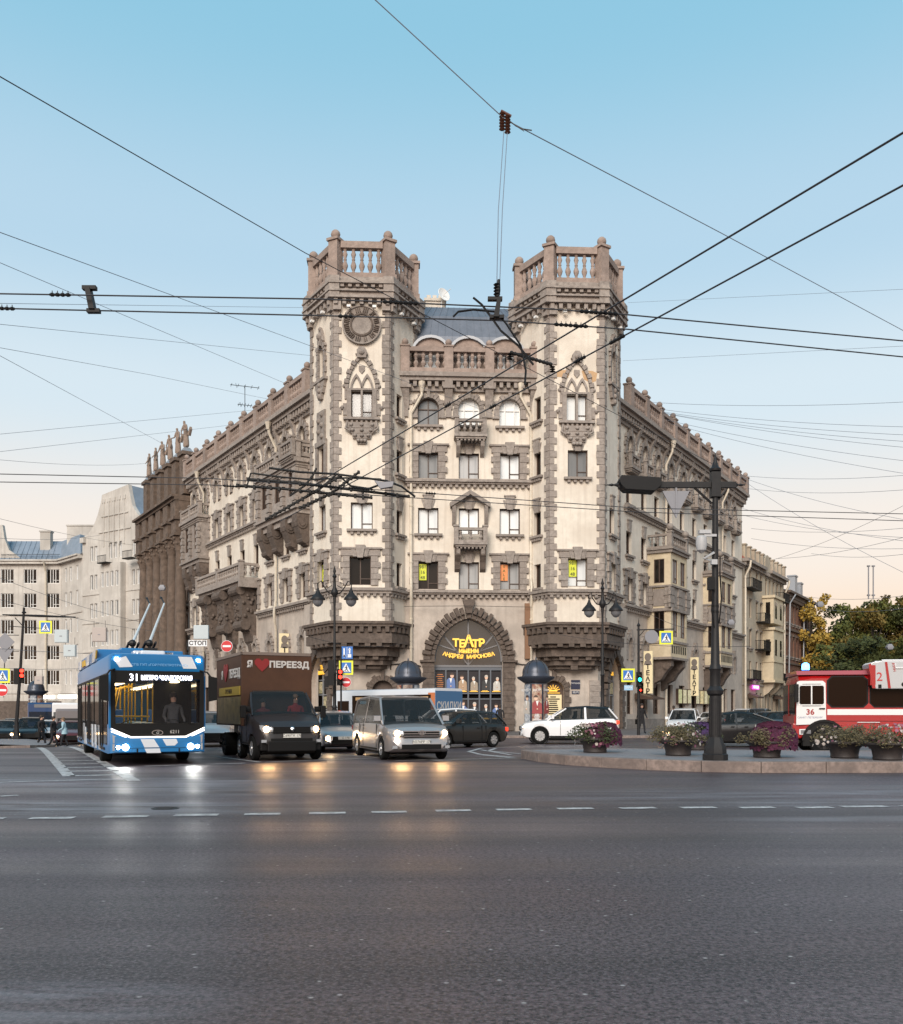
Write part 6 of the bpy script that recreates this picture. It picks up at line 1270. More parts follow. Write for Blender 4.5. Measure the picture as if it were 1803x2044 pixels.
for p_ in pr_:
    for j in range(3): b.lathe([(.015, -.02-.03*j), (.04, -.03-.03*j), (.015, -.04-.03*j)], 8, p_)
b.build('rod', M['black'], o)
# the crossing of the trolley wires by the left tower
o = hanging('wire_crossing', 'tangled black trolley wire crossing with curved rails before the left tower', 'wire crossing', 640, 965, 18.6); s_ = 18.6/CF
def lq(*pts): return [((x-640)*s_, (x-640)*s_*.15+dy, (965-y)*s_) for x, y, dy in [(p+(0,))[:3] for p in pts]]
for nm_, pts, r_ in (('crossing_bar', ((535, 1040), (600, 1000), (680, 948)), .025), ('crossing_bar', ((600, 1015), (660, 985), (715, 940)), .025), ('crossing_bar', ((500, 962), (600, 966), (700, 975), (815, 985)), .028), ('crossing_bar', ((480, 975), (560, 978), (660, 985), (740, 990)), .025), ('curved_rail', ((540, 938), (600, 944), (668, 945), (720, 950), (770, 955), (800, 965), (828, 985)), .022), ('curved_rail', ((510, 950), (560, 955), (620, 958), (690, 952), (760, 952)), .018), ('curved_rail', ((610, 995), (640, 975), (672, 945), (700, 968), (735, 972), (770, 958)), .022), ('curved_rail', ((580, 992), (610, 970), (625, 950), (632, 935)), .022), ('curved_rail', ((498, 975), (505, 950), (515, 950)), .015)):
    b = MB(); b.tube(lq(*pts), r_, 7)
    if nm_ == 'crossing_bar':
        L_ = lq(*pts)
        for k in range(16): t = k/15*(len(L_)-1); i = min(len(L_)-2, int(t)); p = Vector(L_[i]).lerp(Vector(L_[i+1]), t-i); b.box(p.x-.022, p.x+.022, p.y-.05, p.y+.05, p.z-.02-(k % 3)*.014, p.z+.028)
    b.build(nm_, M['black'], o, smooth=40)
b = MB(); b.prism([(p[0], p[2]) for p in lq((748, 960), (765, 963), (786, 962), (784, 972), (760, 976))], -.05, .05); b.build('camera_box', M['sgrey'], o)
# small hanging street lights over the far right street
for px, py, lab in ((1637, 1205, 'grey hanging street light above the golden tree'), (1776, 1290, 'pale hanging street light before the trees, upper one'), (1653, 1345, 'pale hanging street light before the trees, above the blue beacon'), (1459, 1241, 'pale hanging street light on wires right of the tall island pole'), (324, 1172, 'pale hanging street light before the giant columns'), (1801, 1345, 'pale hanging street light above the ladder at the right edge')):
    o = hanging('hanging_light', lab, 'street light', px, py, 62); o.scale = (.7, .7, .7); b = MB(); b.loft([[(-.16, -.16, .2), (.16, -.16, .2), (.16, .16, .2), (-.16, .16, .2)], [(-.32, -.25, -.1), (.32, -.25, -.1), (.32, .25, -.1), (-.32, .25, -.1)], [(-.2, -.2, -.32), (.2, -.2, -.32), (.2, .2, -.32), (-.2, .2, -.32)]]); b.build('shade', M['sgrey'], o, smooth=30); b = MB(); b.tube([(0, 0, .2), (0, 0, .5)], .02, 4); b.build('hanger', M['iron'], o)
o = hanging('wire_insulator', 'twin pale rods hanging in the sky above the park trees', 'insulator', 1739, 1163, 70); b = MB()
for x in (-.18, .18): b.tube([(x, 0, 1.25), (x, 0, -1.25)], .05, 5); b.box(x-.1, x+.1, -.08, .08, 1.2, 1.3); b.box(x-.1, x+.1, -.08, .08, -1.0, -.9)
b.build('rods', M['sgrey'], o)
# ================================================================ VEHICLES (built facing +X, origin on the road under their middle)
def paint(n, c, metal=.3, rough=.32, coat=.6): m = mat(n, c, rough, metal, coat=coat); return m
HL = mat('warm_headlamp', (1, .9, .7), .3, emit=(1, .60, .26), es=14); HC = mat('cool_headlamp', (1, 1, 1), .3, emit=(.85, .92, 1), es=22)
HOFF = mat('lamp_glass', (.35, .36, .38), .15, .2); TLM = mat('tail_lamp', (.4, .01, .01), .3, emit=(1, .05, .02), es=1.6); TLO = mat('tail_lens', (.22, .01, .012), .25)
M['tyre'] = mat('tyre', (.006, .006, .006), .9, spec=.2); M['rim'] = mat('alloy', (.42, .42, .43), .35, .7); M['chrome'] = mat('chrome', (.6, .6, .62), .15, 1.0); M['trim'] = mat('black_trim', (.005, .0045, .0045), .6, spec=.25)
M['plate'] = mat('number_plate', (.62, .60, .56), .5)
def lerp_prof(P, x):
    if x <= P[0][0]: return P[0][1]
    for (a, za), (c, zc_) in zip(P, P[1:]):
        if x <= c: t = (x-a)/(c-a); return za+(zc_-za)*t
    return P[-1][1]
def wheel(par, x, y, r_, wd=.2, spokes=5, rim='rim', side=1):
    b = MB(); b.lathe([(r_*.6, -wd/2), (r_*.93, -wd/2), (r_, -wd/2+.03), (r_, wd/2-.03), (r_*.93, wd/2), (r_*.6, wd/2)], 24, (0, 0, 0), ax='y', caps=False); o = b.build('wheel', M['tyre'], par, TR(x, y, r_), smooth=35)
    b = MB(); yo = side*(wd/2-.02); b.lathe([(r_*.66, yo-.012*side), (r_*.66, yo+.018*side), (r_*.58, yo+.018*side), (r_*.58, yo-.012*side)], 24, (0, 0, 0), ax='y', caps=False)
    for k in range(spokes): b.prism([(-.035, .02), (.035, .02), (.05, r_*.6), (-.05, r_*.6)], yo-.01, yo+.012, 'y', 0, RY(2*PI*k/spokes))
    b.lathe([(r_*.17, yo-.01), (r_*.14, yo+.03*side)], 10, (0, 0, 0), ax='y'); b.build('rim', M[rim], o, smooth=30)
    b = MB(); b.lathe([(r_*.6, yo-.04*side), (r_*.6, yo-.03*side)], 16, (0, 0, 0), ax='y'); b.build('brake_disc', M['trim'], o)
def car(name, label, cat, x, y, hd, L, W, H, pm, top_, gh, r_=.32, wb=(None, None), zb=.2, belt=.92, head=None, tail=TLO, group=None, glass=M['carglass'], tumble=.2, grille=True, rim='rim', spokes=5, detail=True, plate_=None, nose=.26, emblem=None, roofm=None, lampz=None, fog=False):
    o = empty(name, (x, y, gz(x, y)), math.atan2(hd[1], hd[0]), label, cat, group)
    xf = wb[0] if wb[0] is not None else L/2-.85; xr = wb[1] if wb[1] is not None else -L/2+.8
    xs = sorted(set([round(-L/2+L*i/46, 3) for i in range(47)]+[round(xw+r_*1.14*math.cos(a*PI/14), 3) for xw in (xf, xr) for a in range(15)]))
    secs = []
    def hw(q):
        d0 = (q+L/2); d1 = (L/2-q); s = 1
        if d1 < .8: s -= nose*(1-d1/.8)**2.4
        if d0 < .5: s -= .10*(1-d0/.5)**2.2
        return W/2*s
    for q in xs:
        zt_ = lerp_prof(top_, q); w_ = hw(q); d = min(q+L/2, L/2-q); z0 = zb+(.12*(1-d/.3) if d < .3 else 0)
        for xw in (xf, xr):
            if abs(q-xw) < r_*1.14: z0 = max(z0, r_+math.sqrt(max(0, (r_*1.14)**2-(q-xw)**2)))
        z0 = min(z0, zt_-.18); zs = z0+(zt_-z0)*.55
        e = max(0, 1-d/.18)*.10 if d < .18 else 0
        secs.append([(q, -w_+.10, z0), (q, -w_+.01+e, z0+.03), (q, -w_, zs), (q, -w_+.02+e*.5, zt_-.11), (q, -w_+.07+e, zt_-.025), (q, -w_*.62, zt_+.012), (q, 0, zt_+.03), (q, w_*.62, zt_+.012), (q, w_-.07-e, zt_-.025), (q, w_-.02-e*.5, zt_-.11), (q, w_, zs), (q, w_-.01-e, z0+.03), (q, w_-.10, z0), (q, 0, z0)])
    b = MB(); b.loft(secs); body = b.build('body', pm, o, smooth=32)
    if detail:
        xs_ = (gh[0]+gh[1])/2-.75
        for sd in (-1, 1): b_ = MB(); b_.loft([[(xs_-.12, sd*.38-.2, belt-.1), (xs_+.02, sd*.38-.2, belt-.1), (xs_+.02, sd*.38+.2, belt-.1), (xs_-.12, sd*.38+.2, belt-.1)], [(xs_-.2, sd*.38-.16, belt+.22), (xs_-.1, sd*.38-.16, belt+.22), (xs_-.1, sd*.38+.16, belt+.22), (xs_-.2, sd*.38+.16, belt+.22)]]); b_.box(xs_-.2, xs_-.12, sd*.38-.1, sd*.38+.1, belt+.22, belt+.42); b_.build('seat', M['dark'], o, bevel=.02)
        b_ = MB(); b_.tube([(xs_+.5+.03*math.sin(a*PI/6), .38+.17*math.cos(a*PI/6), belt+.08+.16*math.sin(a*PI/6)) for a in range(13)], .015, 5); b_.build('steering_wheel', M['dark'], o)
    xA, xB, xC, xD = gh; P = [(xD, lerp_prof(top_, xD)-.02), (xC, H-.06), ((xC+xB)/2, H), (xB, H-.07), (xA, lerp_prof(top_, xA)-.02)]
    gx = sorted(set([xD+(xA-xD)*i/26 for i in range(27)]+[xC, xB]))
    def gsec(q, inset=0, lift=0):
        zt_ = lerp_prof(P, q)+lift; z0 = min(lerp_prof(top_, q)-.05, belt); f = max(0, min(1, (zt_-z0)/(H-belt))); wb_ = min(W/2-.06, hw(q)-.03)-inset; wt = wb_-tumble*f
        return [(q, -wb_, z0), (q, -wt, zt_-.05*f), (q, -wt+.10*f+.01, zt_), (q, wt-.10*f-.01, zt_), (q, wt, zt_-.05*f), (q, wb_, z0)]
    b = MB(); b.loft([gsec(q) for q in gx]); g = b.build('windows', glass, o, smooth=25)
    b = MB(); rx = [q for q in gx if xC-.02 <= q <= xB+.02]; S = []
    for q in rx:
        s = gsec(q, -.008, .012); wt = -s[1][1]; zt_ = s[2][2]; S.append([(q, -wt-.004, zt_-.10), (q, -wt+.08, zt_), (q, 0, zt_+.015), (q, wt-.08, zt_), (q, wt+.004, zt_-.10), (q, 0, zt_-.06)])
    b.loft(S); roof = b.build('roof', roofm or pm, o, smooth=35)
    b = MB()
    for sd in (-1, 1):
        for (qa, qb) in ((xA, xB), (xD, xC)):
            pts = []
            for i in range(5): q = qa+(qb-qa)*i/4; s = gsec(q, -.006); pts.append((q, sd*s[4][1], s[4][2]+.005))
            b.tube(pts, .035, 6)
        for q in ([(xB+xC)/2+.1] if L < 4.7 or True else []): s = gsec(q, -.004); b.add([(q-.05, sd*s[5][1], s[5][2]), (q+.05, sd*s[5][1], s[5][2]), (q+.04, sd*s[4][1], s[4][2]), (q-.04, sd*s[4][1], s[4][2])], [(0, 1, 2, 3)])
    b.build('pillars', pm, o)
    if detail:
        for sd in (-1, 1):      # door seams, handles, mirrors
            b = MB()
            for q in ((xA+xB)/2-.15, (xB+xC)/2+.1, xC+.0 if xC > xr+.3 else xr+.45): b.box(q-.008, q+.008, *sorted((sd*(hw(q)-.02), sd*(hw(q)+.003))), zb+.12, belt-.02)
            b.box(xr+.45, xf-.4, *sorted((sd*(hw(0)-.02), sd*(hw(0)+.008))), zb+.05, zb+.10); b.build('door_seams', M['trim'], o)
            for q in ((xB+xC)/2+.2, (xC+(xB+xC)/2)/2-.05): b = MB(); b.box(q, q+.16, *sorted((sd*(hw(q)-.02), sd*(hw(q)+.025))), belt-.14, belt-.11); b.build('handle', pm, o)
            b = MB(); b.loft([[(xA-.28+dx, sd*(W/2+yy), belt+.06+zz) for dx, zz in ((0, 0), (.12, .02), (.1, .17), (0, .18))] for yy in (-.03, .06, .17)]); b.build('mirror', pm if cat != 'truck' else M['trim'], o, smooth=40)
        b = MB(); hz_ = lampz or lerp_prof(top_, L/2-.15)-.16
        if grille:
            w_ = W*.27; b.box(L/2-.05, L/2+.012, -w_, w_, hz_-.11, hz_+.07); b.box(L/2-.08, L/2+.008, -W*.30, W*.30, zb+.10, zb+.24); b.build('grille', M['trim'], o, bevel=.01)
            b = MB()
            for k in range(3): b.box(L/2+.0, L/2+.022, -w_, w_, hz_-.09+k*.07, hz_-.07+k*.07)
            b.build('grille_bars', M['chrome'] if grille == 2 else M['trim'], o)
        for sd in (-1, 1):
            b = MB(); y0, y1 = sd*W*.30, sd*(W/2-.09); x1 = L/2-.02
            y0, ym, y1, y2 = sd*W*.27, sd*W*.355, sd*W*.405, sd*W*.455
            b.loft([[(x1+.0, y0, hz_-.07), (x1+.03, y0, hz_-.02), (x1+.01, y0, hz_+.05), (x1-.15, y0, hz_)], [(x1-.03, ym, hz_-.09), (x1+.0, ym, hz_-.02), (x1-.04, ym, hz_+.09), (x1-.2, ym, hz_)], [(x1-.12, y1, hz_-.08), (x1-.10, y1+sd*.01, hz_), (x1-.15, y1, hz_+.12), (x1-.3, y1, hz_)], [(x1-.33, y2, hz_-.02), (x1-.33, y2+sd*.01, hz_+.03), (x1-.36, y2, hz_+.12), (x1-.45, y1, hz_)]])
            hl_ = b.build('headlight', HOFF, o, smooth=40)
            if head: b = MB(); b.ball((x1-.05, ym, hz_), .095, 10); b.build('lit_bulb', head, hl_)
            b = MB(); zt2 = lerp_prof(top_, -L/2+.1); b.box(-L/2-.01, -L/2+.12, *sorted((sd*W*.30, sd*(W/2-.05))), zt2-.26, zt2-.10); b.build('tail_light', tail, o, bevel=.02)
            b = MB(); b.box(L/2-.08, L/2-.01, *sorted((sd*W*.36, sd*W*.43)), zb+.12, zb+.2); b.build('fog_light', HOFF, o)
        if plate_:
            b = MB(); b.box(L/2, L/2+.03, -.26, .26, zb+.26, zb+.37); p = b.build('number_plate', M['plate'], o); text('lettering', plate_, .105, M['ink'], p, TR(L/2+.034, 0, zb+.315) @ RZ(R(90)) @ UPR, .001)
    b = MB()
    for xw in (xf, xr): b.box(xw-r_*1.05, xw+r_*1.05, -W/2+.24, W/2-.24, .22, r_*2.05)
    b.box(xr, xf, -W/2+.15, W/2-.15, .16, zb+.1); b.build('underbody', M['trim'], o)
    for xw in (xf, xr):
        for sd in (-1, 1): wheel(o, xw, sd*(W/2-.115), r_, .21, spokes, rim, sd)
    return o
def heading(dx, dy): v = Vector((dx, dy)).normalized(); return (v.x, v.y)
def place(px, Y): return ((px-901.5)*Y/CF, Y)
def spot(o, x, y, z, colr, e):
    l = bpy.data.lights.new('headlight_beam', 'SPOT'); l.energy = e; l.color = colr; l.spot_size = R(100); l.spot_blend = .7; l.shadow_soft_size = .1
    s = bpy.data.objects.new('headlight_beam', l); col.objects.link(s); s.parent = o; s.matrix_local = TR(x, y, z) @ RY(R(-76)) @ Matrix.Identity(4)
    return s
SAL = [(-.5, .0)]
def sal(L): return [(-L/2, .72), (-L/2+.1, .92), (-L/2+.9, .96), (L/2-1.5, .93), (L/2-.8, .86), (L/2-.25, .72), (L/2-.06, .60), (L/2, .48)]
def hatch(L): return [(-L/2, .70), (-L/2+.06, .90), (-L/2+.5, .96), (L/2-1.15, .96), (L/2-.7, .88), (L/2-.22, .74), (L/2-.05, .60), (L/2, .48)]
# silver minivan
P_van = paint('silver_van_paint', (.38, .35, .345), .6, .3)
hx = heading(.32, -.95); fx, fy = (842-901.5)*27.1/CF, 27.1
L = 5.1; van = car('minivan', 'silver grey minivan with lit headlights and winged grille, centre of the front row', 'minivan', fx-hx[0]*L/2, fy-hx[1]*L/2, hx, L, 2.02, 1.95, P_van,
    [(-L/2, .8), (-L/2+.04, 1.08), (0, 1.12), (L/2-1.25, 1.10), (L/2-.75, 1.04), (L/2-.3, .93), (L/2-.08, .74), (L/2, .55)], (L/2-.85, L/2-1.75, -L/2+.25, -L/2+.03), .34, (L/2-.93, -L/2+.97), .24, 1.08, HL, TLO, grille=2, plate_='М376РР 178', tumble=.17, lampz=.80, spokes=7)
b = MB(); b.lathe([(.11, 0), (.11, .02), (.085, .02), (.085, 0)], 20, (0, 0, 0), 0, TR(L/2+.02, 0, .82) @ RY(R(90)) @ RZ(0) @ Matrix.Diagonal((.65, 1, 1, 1)), caps=False)
for yy in (-.045, .045): b.box(L/2+.02, L/2+.04, yy-.012, yy+.012, .77, .87)
b.box(L/2+.02, L/2+.04, -.04, .04, .81, .83); b.build('emblem', M['chrome'], van)
b = MB()
for sd in (-1, 1):
    for q in (-1.9, -1.0, .05): b.box(q, q+.7, *sorted((sd*.86, sd*.93)), 1.2, 1.22)
    b.box(-L/2+.9, L/2-1.4, *sorted((sd*.95, sd*.972)), .62, .66)
b.build('side_strips', M['chrome'], van)
b = MB(); b.tube([(L/2-1.02, -.6, 1.19), (L/2-1.06, 0, 1.2), (L/2-1.0, .0, 1.21)], .012, 4); b.tube([(L/2-1.02, .1, 1.19), (L/2-1.06, .7, 1.2)], .012, 4); b.build('wipers', M['trim'], van)
# box truck
P_tr = paint('dark_brown_cab_paint', (.022, .018, .018), .1, .42, .2)
hx = heading(.42, -.91); fx, fy = (583-901.5)*27.0/CF, 27.0; L = 2.9
tr = car('box_truck', 'dark cab box truck with a brown moving company body, beside the trolleybus', 'truck', fx-hx[0]*L/2, fy-hx[1]*L/2, hx, L, 2.06, 2.12, P_tr,
    [(-L/2, 1.2), (-.4, 1.42), (L/2-1.15, 1.42), (L/2-.75, 1.30), (L/2-.3, 1.12), (L/2-.06, .92), (L/2, .6)], (L/2-.85, L/2-1.55, -L/2+.02, -L/2), .36, (L/2-.75, -1.0), .42, 1.36, HL, TLO, grille=1, plate_='С690ТК 178', tumble=.14, lampz=.92, glass=M['carglass'])
for c in list(kids(tr)):
    if c.name.startswith('wheel') and c.matrix_local.translation.x < 0: [bpy.data.objects.remove(k) for k in kids(c)]; bpy.data.objects.remove(c)
    elif c.name.startswith('tail_light'): bpy.data.objects.remove(c)
b = MB(); b.box(L/2-.12, L/2+.04, -.72, .72, .28, .58); b.box(L/2-.5, L/2-.1, -.9, .9, .3, .56); b.build('bumper', M['trim'], tr, bevel=.03)
b = MB(); b.ball((L/2+.03, 0, .93), .07, 8, sq=1.1); b.build('emblem', M['chrome'], tr)
M['maroon'] = mat('brown_box_side', (.070, .032, .018), .55, noise=(.052, .024, .014), scale=1.5, spec=.25)
x1 = L/2-1.75; x0 = x1-4.0; b = MB(); b.box(x0, x1, -1.1, 1.1, 1.0, 3.22); bx = b.build('cargo_box', M['maroon'], tr, bevel=.02)
b = MB(); b.box(x0-.02, x1+.02, -1.12, -1.06, 3.17, 3.26); b.box(x0-.02, x1+.02, 1.06, 1.12, 3.17, 3.26); b.box(x1-.03, x1+.02, -1.12, 1.12, 3.17, 3.26); b.build('box_edging', mat('dull_edging', (.16, .12, .10), .5), bx)
FT = TR(x1+.012, 0, 0) @ RZ(R(90)); ST = TR(0, -1.115, 0)
M['tw'] = mat('white_letters', (.46, .43, .41), .5); M['heart'] = mat('red_heart', (.20, .010, .010), .5)
text('lettering', 'Я', .27, M['tw'], bx, FT @ TR(-.84, 0, 2.88) @ UPR, .004, bold=.012); text('lettering', 'ПЕРЕЕЗД', .26, M['tw'], bx, FT @ TR(.38, 0, 2.88) @ UPR, .004, bold=.012, sx=1.06)
HT = [(0, -.22), (.13, -.1), (.24, .03), (.24, .13), (.17, .2), (.08, .2), (0, .12), (-.08, .2), (-.17, .2), (-.24, .13), (-.24, .03), (-.13, -.1)]
b = MB(); b.prism([(x*.95, z*.95) for x, z in HT], -.012, 0); b.build('heart', M['heart'], bx, FT @ TR(-.47, 0, 2.87))
text('lettering', 'ПЕРЕЕЗД', .36, M['tw'], bx, ST @ TR(x1-.95, 0, 2.62) @ UPR, .004, bold=.012); b = MB(); b.prism([(x*1.4, z*1.4) for x, z in HT], -.012, 0); b.build('heart', M['heart'], bx, ST @ TR(x1-2.3, 0, 2.7))
text('lettering', 'Я', .36, M['tw'], bx, ST @ TR(x1-2.9, 0, 2.62) @ UPR, .004, bold=.012)
b = MB(); b.box(x0+.6, x1-.15, -1.125, -1.10, 1.95, 2.22); q = b.build('yellow_banner', mat('dull_yellow', (.30, .21, .03), .5), bx); text('lettering', 'ГРУЗЧИКИ', .2, M['ink'], q, TR((x0+x1)/2+.2, -1.13, 2.07) @ UPR, .002)
b = MB(); b.box(x0+.3, x1-.1, -1.12, -1.10, 1.05, 1.9); b.build('printed_panel', mat('olive_print', (.16, .13, .05), .4, noise=(.05, .04, .02), scale=4), bx)
b = MB(); b.box(x0, x1+.4, -.5, .5, .6, 1.0); b.box(x0, x0+.1, -1, 1, .5, .7); b.build('chassis', M['trim'], tr)
for sd in (-1, 1): wheel(tr, x0+1.1, sd*.85, .38, .42, 5, 'trim', sd); b = MB(); b.ball((x1-.45, sd*.8, 2.2), .035, 6); b.build('marker_lamp', HL, tr)
for sd in (-1, 1): b = MB(); b.box(L/2-1.0, L/2-.88, *sorted((sd*1.14, sd*1.3)), 1.25, 1.62); b.tube([(L/2-.95, sd*1.0, 1.5), (L/2-.94, sd*1.2, 1.5)], .02, 4); b.build('tall_mirror', M['trim'], tr, bevel=.02)
# small silver saloon behind
P_s = paint('silver_paint', (.42, .40, .40), .6, .3); hx = heading(.27, -.96); fx, fy = (690-901.5)*32.6/CF, 32.6; L = 4.38
polo = car('silver_saloon', 'small silver saloon with one lit headlight squeezed between truck and minivan', 'car', fx-hx[0]*L/2, fy-hx[1]*L/2, hx, L, 1.7, 1.46, P_s, sal(L), (L/2-1.15, L/2-1.9, -.95, -L/2+.55), .31, head=HL, plate_='О 178', spokes=9)
P_w = paint('white_paint', (.72, .71, .72), .0, .3); P_k = paint('black_paint', (.005, .005, .006), .0, .3, .2); P_dk = paint('dark_green_black_paint', (.007, .006, .005), .0, .4, .05); P_r = paint('maroon_car_paint', (.10, .02, .02), .3, .3); P_b = paint('blue_grey_paint', (.04, .055, .075), .2, .35, .3)
# white hatch between bus and truck
hx = heading(.35, -.94); x_, y_ = place(425, 38); car('white_hatchback', 'white hatchback with cold bright lamp half hidden between trolleybus and truck', 'car', x_-hx[0]*2, y_-hx[1]*2, hx, 4.0, 1.7, 1.48, P_s, hatch(4.0), (.85, .1, -1.4, -1.9), .3, head=HC)
# white car roof behind the minivan
x_, y_ = place(880, 46); car('white_estate', 'white estate with roof showing over the dark hatchback', 'car', x_, y_, heading(-.8, -.35), 4.5, 1.75, 1.62, P_w, hatch(4.5), (1.0, .3, -1.6, -2.15), .32, head=None)
# dark hatchback turning
hx = heading(-.75, -.66); rx_, ry_ = place(998, 38); L = 4.15; xr = -L/2+.85
car('dark_hatchback', 'dark brown hatchback with pale seven spoke wheels right of the minivan', 'car', rx_-hx[0]*xr-.80, ry_-hx[1]*xr+.45, hx, L, 1.7, 1.47, P_dk, hatch(L), (1.0, .25, -1.55, -L/2+.06), .31, (xr+2.57, xr), tail=TLM, spokes=7)
# white sports utility car
x_, y_ = place(1134, 42.2); L = 4.37
suv = car('white_suv', 'white compact sports utility car with black roof passing the right tower', 'car', x_, y_, heading(-1, .03), L, 1.9, 1.70, P_w, [(-L/2, .86), (-L/2+.06, 1.16), (-L/2+.6, 1.16), (L/2-1.3, 1.08), (L/2-.7, 1.03), (L/2-.2, .93), (L/2-.05, .76), (L/2, .54)], (1.0, .15, -1.75, -2.12), .37, (L/2-.85, -L/2+.86), .28, 1.06, None, TLM, roofm=P_k, spokes=10, tumble=.24)
b = MB()
for xw in (L/2-.85, -L/2+.86):
    for sd in (-1, 1): b.lathe([(.43, sd*.88), (.43, sd*.935), (.385, sd*.935), (.385, sd*.88)], 24, (xw, 0, .37), ax='y', caps=False)
b.box(-L/2+1.3, L/2-1.3, -.955, .955, .26, .36); b.build('arch_trims', M['trim'], suv)
for sd in (-1, 1): b = MB(); b.box(L/2-.35, L/2-.10, *sorted((sd*.70, sd*.80)), .74, .80); b.build('day_light', HL, suv)
# black saloon with glowing tail
x_, y_ = place(1446, 38.6); L = 5.0
car('black_saloon', 'long black saloon with glowing tail lamps passing behind the island pole', 'car', x_, y_, heading(-1, .06), L, 1.87, 1.46, P_k, [(-L/2, .78), (-L/2+.08, .98), (-L/2+.9, 1.03), (L/2-1.6, .96), (L/2-.8, .88), (L/2-.25, .76), (L/2-.06, .62), (L/2, .5)], (1.05, .2, -1.0, -2.05), .34, (L/2-.85, -L/2+1.1), .2, .96, HL, mat('bright_tail_lamp', (.5, .01, .01), .3, emit=(1, .06, .03), es=5), spokes=10)
x_, y_ = place(1366, 60); car('silver_crossover', 'silver crossover facing forward behind the bonnet of the black saloon', 'car', x_, y_, heading(-.35, -.94), 4.5, 1.85, 1.68, P_w, hatch(4.5), (1.05, .3, -1.6, -2.15), .34, head=None)
for i, (px, Y, c, lb) in enumerate(((1418, 88, P_w, 'white taxi with roof sign far down the right-hand street'), (1482, 80, P_w, 'white van roof seen above the black saloon tail'), (1513, 74, P_b, 'blue grey people carrier left of the fire engine windscreen'), (1533, 70, P_b, 'blue grey saloon close to the fire engine front'), (1555, 66, P_k, 'black car partly hidden by the fire engine cab'))):
    x_, y_ = place(px, Y); car('distant_car', lb, 'car', x_, y_, heading(-.5, -.84), 4.4, 1.8, 1.75 if i in (1, 2) else 1.5, c, hatch(4.4), (1.0, .3, -1.5, -2.1), .32, head=None, tail=TLM)
# queue on the left street
for i, (px, Y, c, hd, lb) in enumerate(((8, 66, P_k, HL, 'dark car with warm headlights at the left picture edge'), (62, 66, P_k, HL, 'dark sports utility car with warm headlight behind the pedestrians'), (106, 68, P_w, HL, 'white hatchback waiting behind the woman in the light jacket'), (138, 60, P_r, HL, 'maroon car squeezed against the side of the trolleybus'), (25, 84, P_b, None, 'grey car roof in the queue above the left island'))):
    x_, y_ = place(px, Y); car('queueing_car', lb, 'car', x_, y_, heading(.36, -.93), 4.5, 1.85, 1.7 if i == 1 else 1.5, c, hatch(4.5), (1.05, .3, -1.6, -2.15), .34, head=hd)
# ---- trolleybus
F0 = Vector((-7.87, 24.85)); hx = Vector(heading(.43, -.9)); BW = 1.25; BL = 12.0
P_blue = paint('bus_blue', (.006, .135, .34), .0, .35, .2); P_bw = paint('bus_white', (.60, .62, .66), .05, .3); M['busdark'] = glass('bus_dark_glass', (.012, .006, .004), .06, .1, .12)
bus = empty('trolleybus', (F0.x, F0.y, gz(F0.x, F0.y)), math.atan2(hx.y, hx.x), 'blue and white trolleybus with lit route number 31, leftmost of the front row', 'trolleybus')
b = MB()
def rsec(x, z0, z1, w_, r_=.12): return [(x, -w_, z0), (x, -w_, z1-r_), (x, -w_+r_*.3, z1-r_*.3), (x, -w_+r_, z1), (x, w_-r_, z1), (x, w_-r_*.3, z1-r_*.3), (x, w_, z1-r_), (x, w_, z0)]
b.loft([rsec(-BL, 2.3, 2.98, BW), rsec(-.1, 2.3, 2.98, BW), rsec(.0, 2.5, 2.95, BW-.05)])                  # roof
b.loft([rsec(-BL, .32, 1.1, BW, .02), rsec(-.15, .32, 1.1, BW, .02), rsec(.02, .34, .98, BW-.04, .02), rsec(.09, .36, .74, BW-.16, .02)])
for x in (-12, -.12): b.box(x, x+.12, -BW, -BW+.12, 1.0, 2.4); b.box(x, x+.12, BW-.12, BW, 1.0, 2.4)
b.box(-BL, -BL+.1, -BW, BW, 1.0, 2.4); b.build('body', P_blue, bus, smooth=35)
b = MB(); b.box(-BL+.05, -.25, BW-.02, BW+.012, 1.12, 2.34); b.box(-BL+.1, -.35, -BW-.012, -BW+.02, .55, 2.38)
b.build('side_glass', M['busdark'], bus)
b = MB()
for x in (-11.6, -9.9, -7.9, -6.3, -4.4, -2.6, -1.5): b.box(x-.03, x+.03, -BW-.03, -BW-.01, .5, 2.4)
b.box(-BL, -.3, -BW-.02, -BW-.0, 2.38, 2.46); b.build('side_pillars', M['trim'], bus)
for i, x in enumerate((-1.5, -6.0, -10.3)):
    b = MB()
    for k in (0, 1): b.box(x-.1-k*.66, x+.5-k*.66, -BW-.035, -BW-.012, .4, .46); b.box(x-.12-k*.66, x-.08-k*.66, -BW-.035, -BW-.012, .4, 2.3); b.tube([(x+.1-k*.5, -BW-.06, .9), (x+.1-k*.5, -BW-.06, 1.7)], .015, 4)
    b.build('door', M['iron'], bus)
b = MB()
for (x, w_) in ((-2.7, .5), (-4.1, .5), (-8.4, .9), (-5.2, .45)): b.prism([(x, .36), (x+w_, .36), (x+w_*.5, 1.05), (x-w_*.5, 1.05)], -BW-.028, -BW-.008)
b.build('white_stripes', P_bw, bus)
b = MB(); b.box(-11.6, -3.6, -BW-.0, -BW+.7, 2.95, 3.3); b.box(-11.6, -3.6, BW-.7, BW, 2.95, 3.3); b.box(-9, -4.5, -.5, .5, 2.95, 3.42); b.build('roof_units', P_blue, bus, bevel=.04)
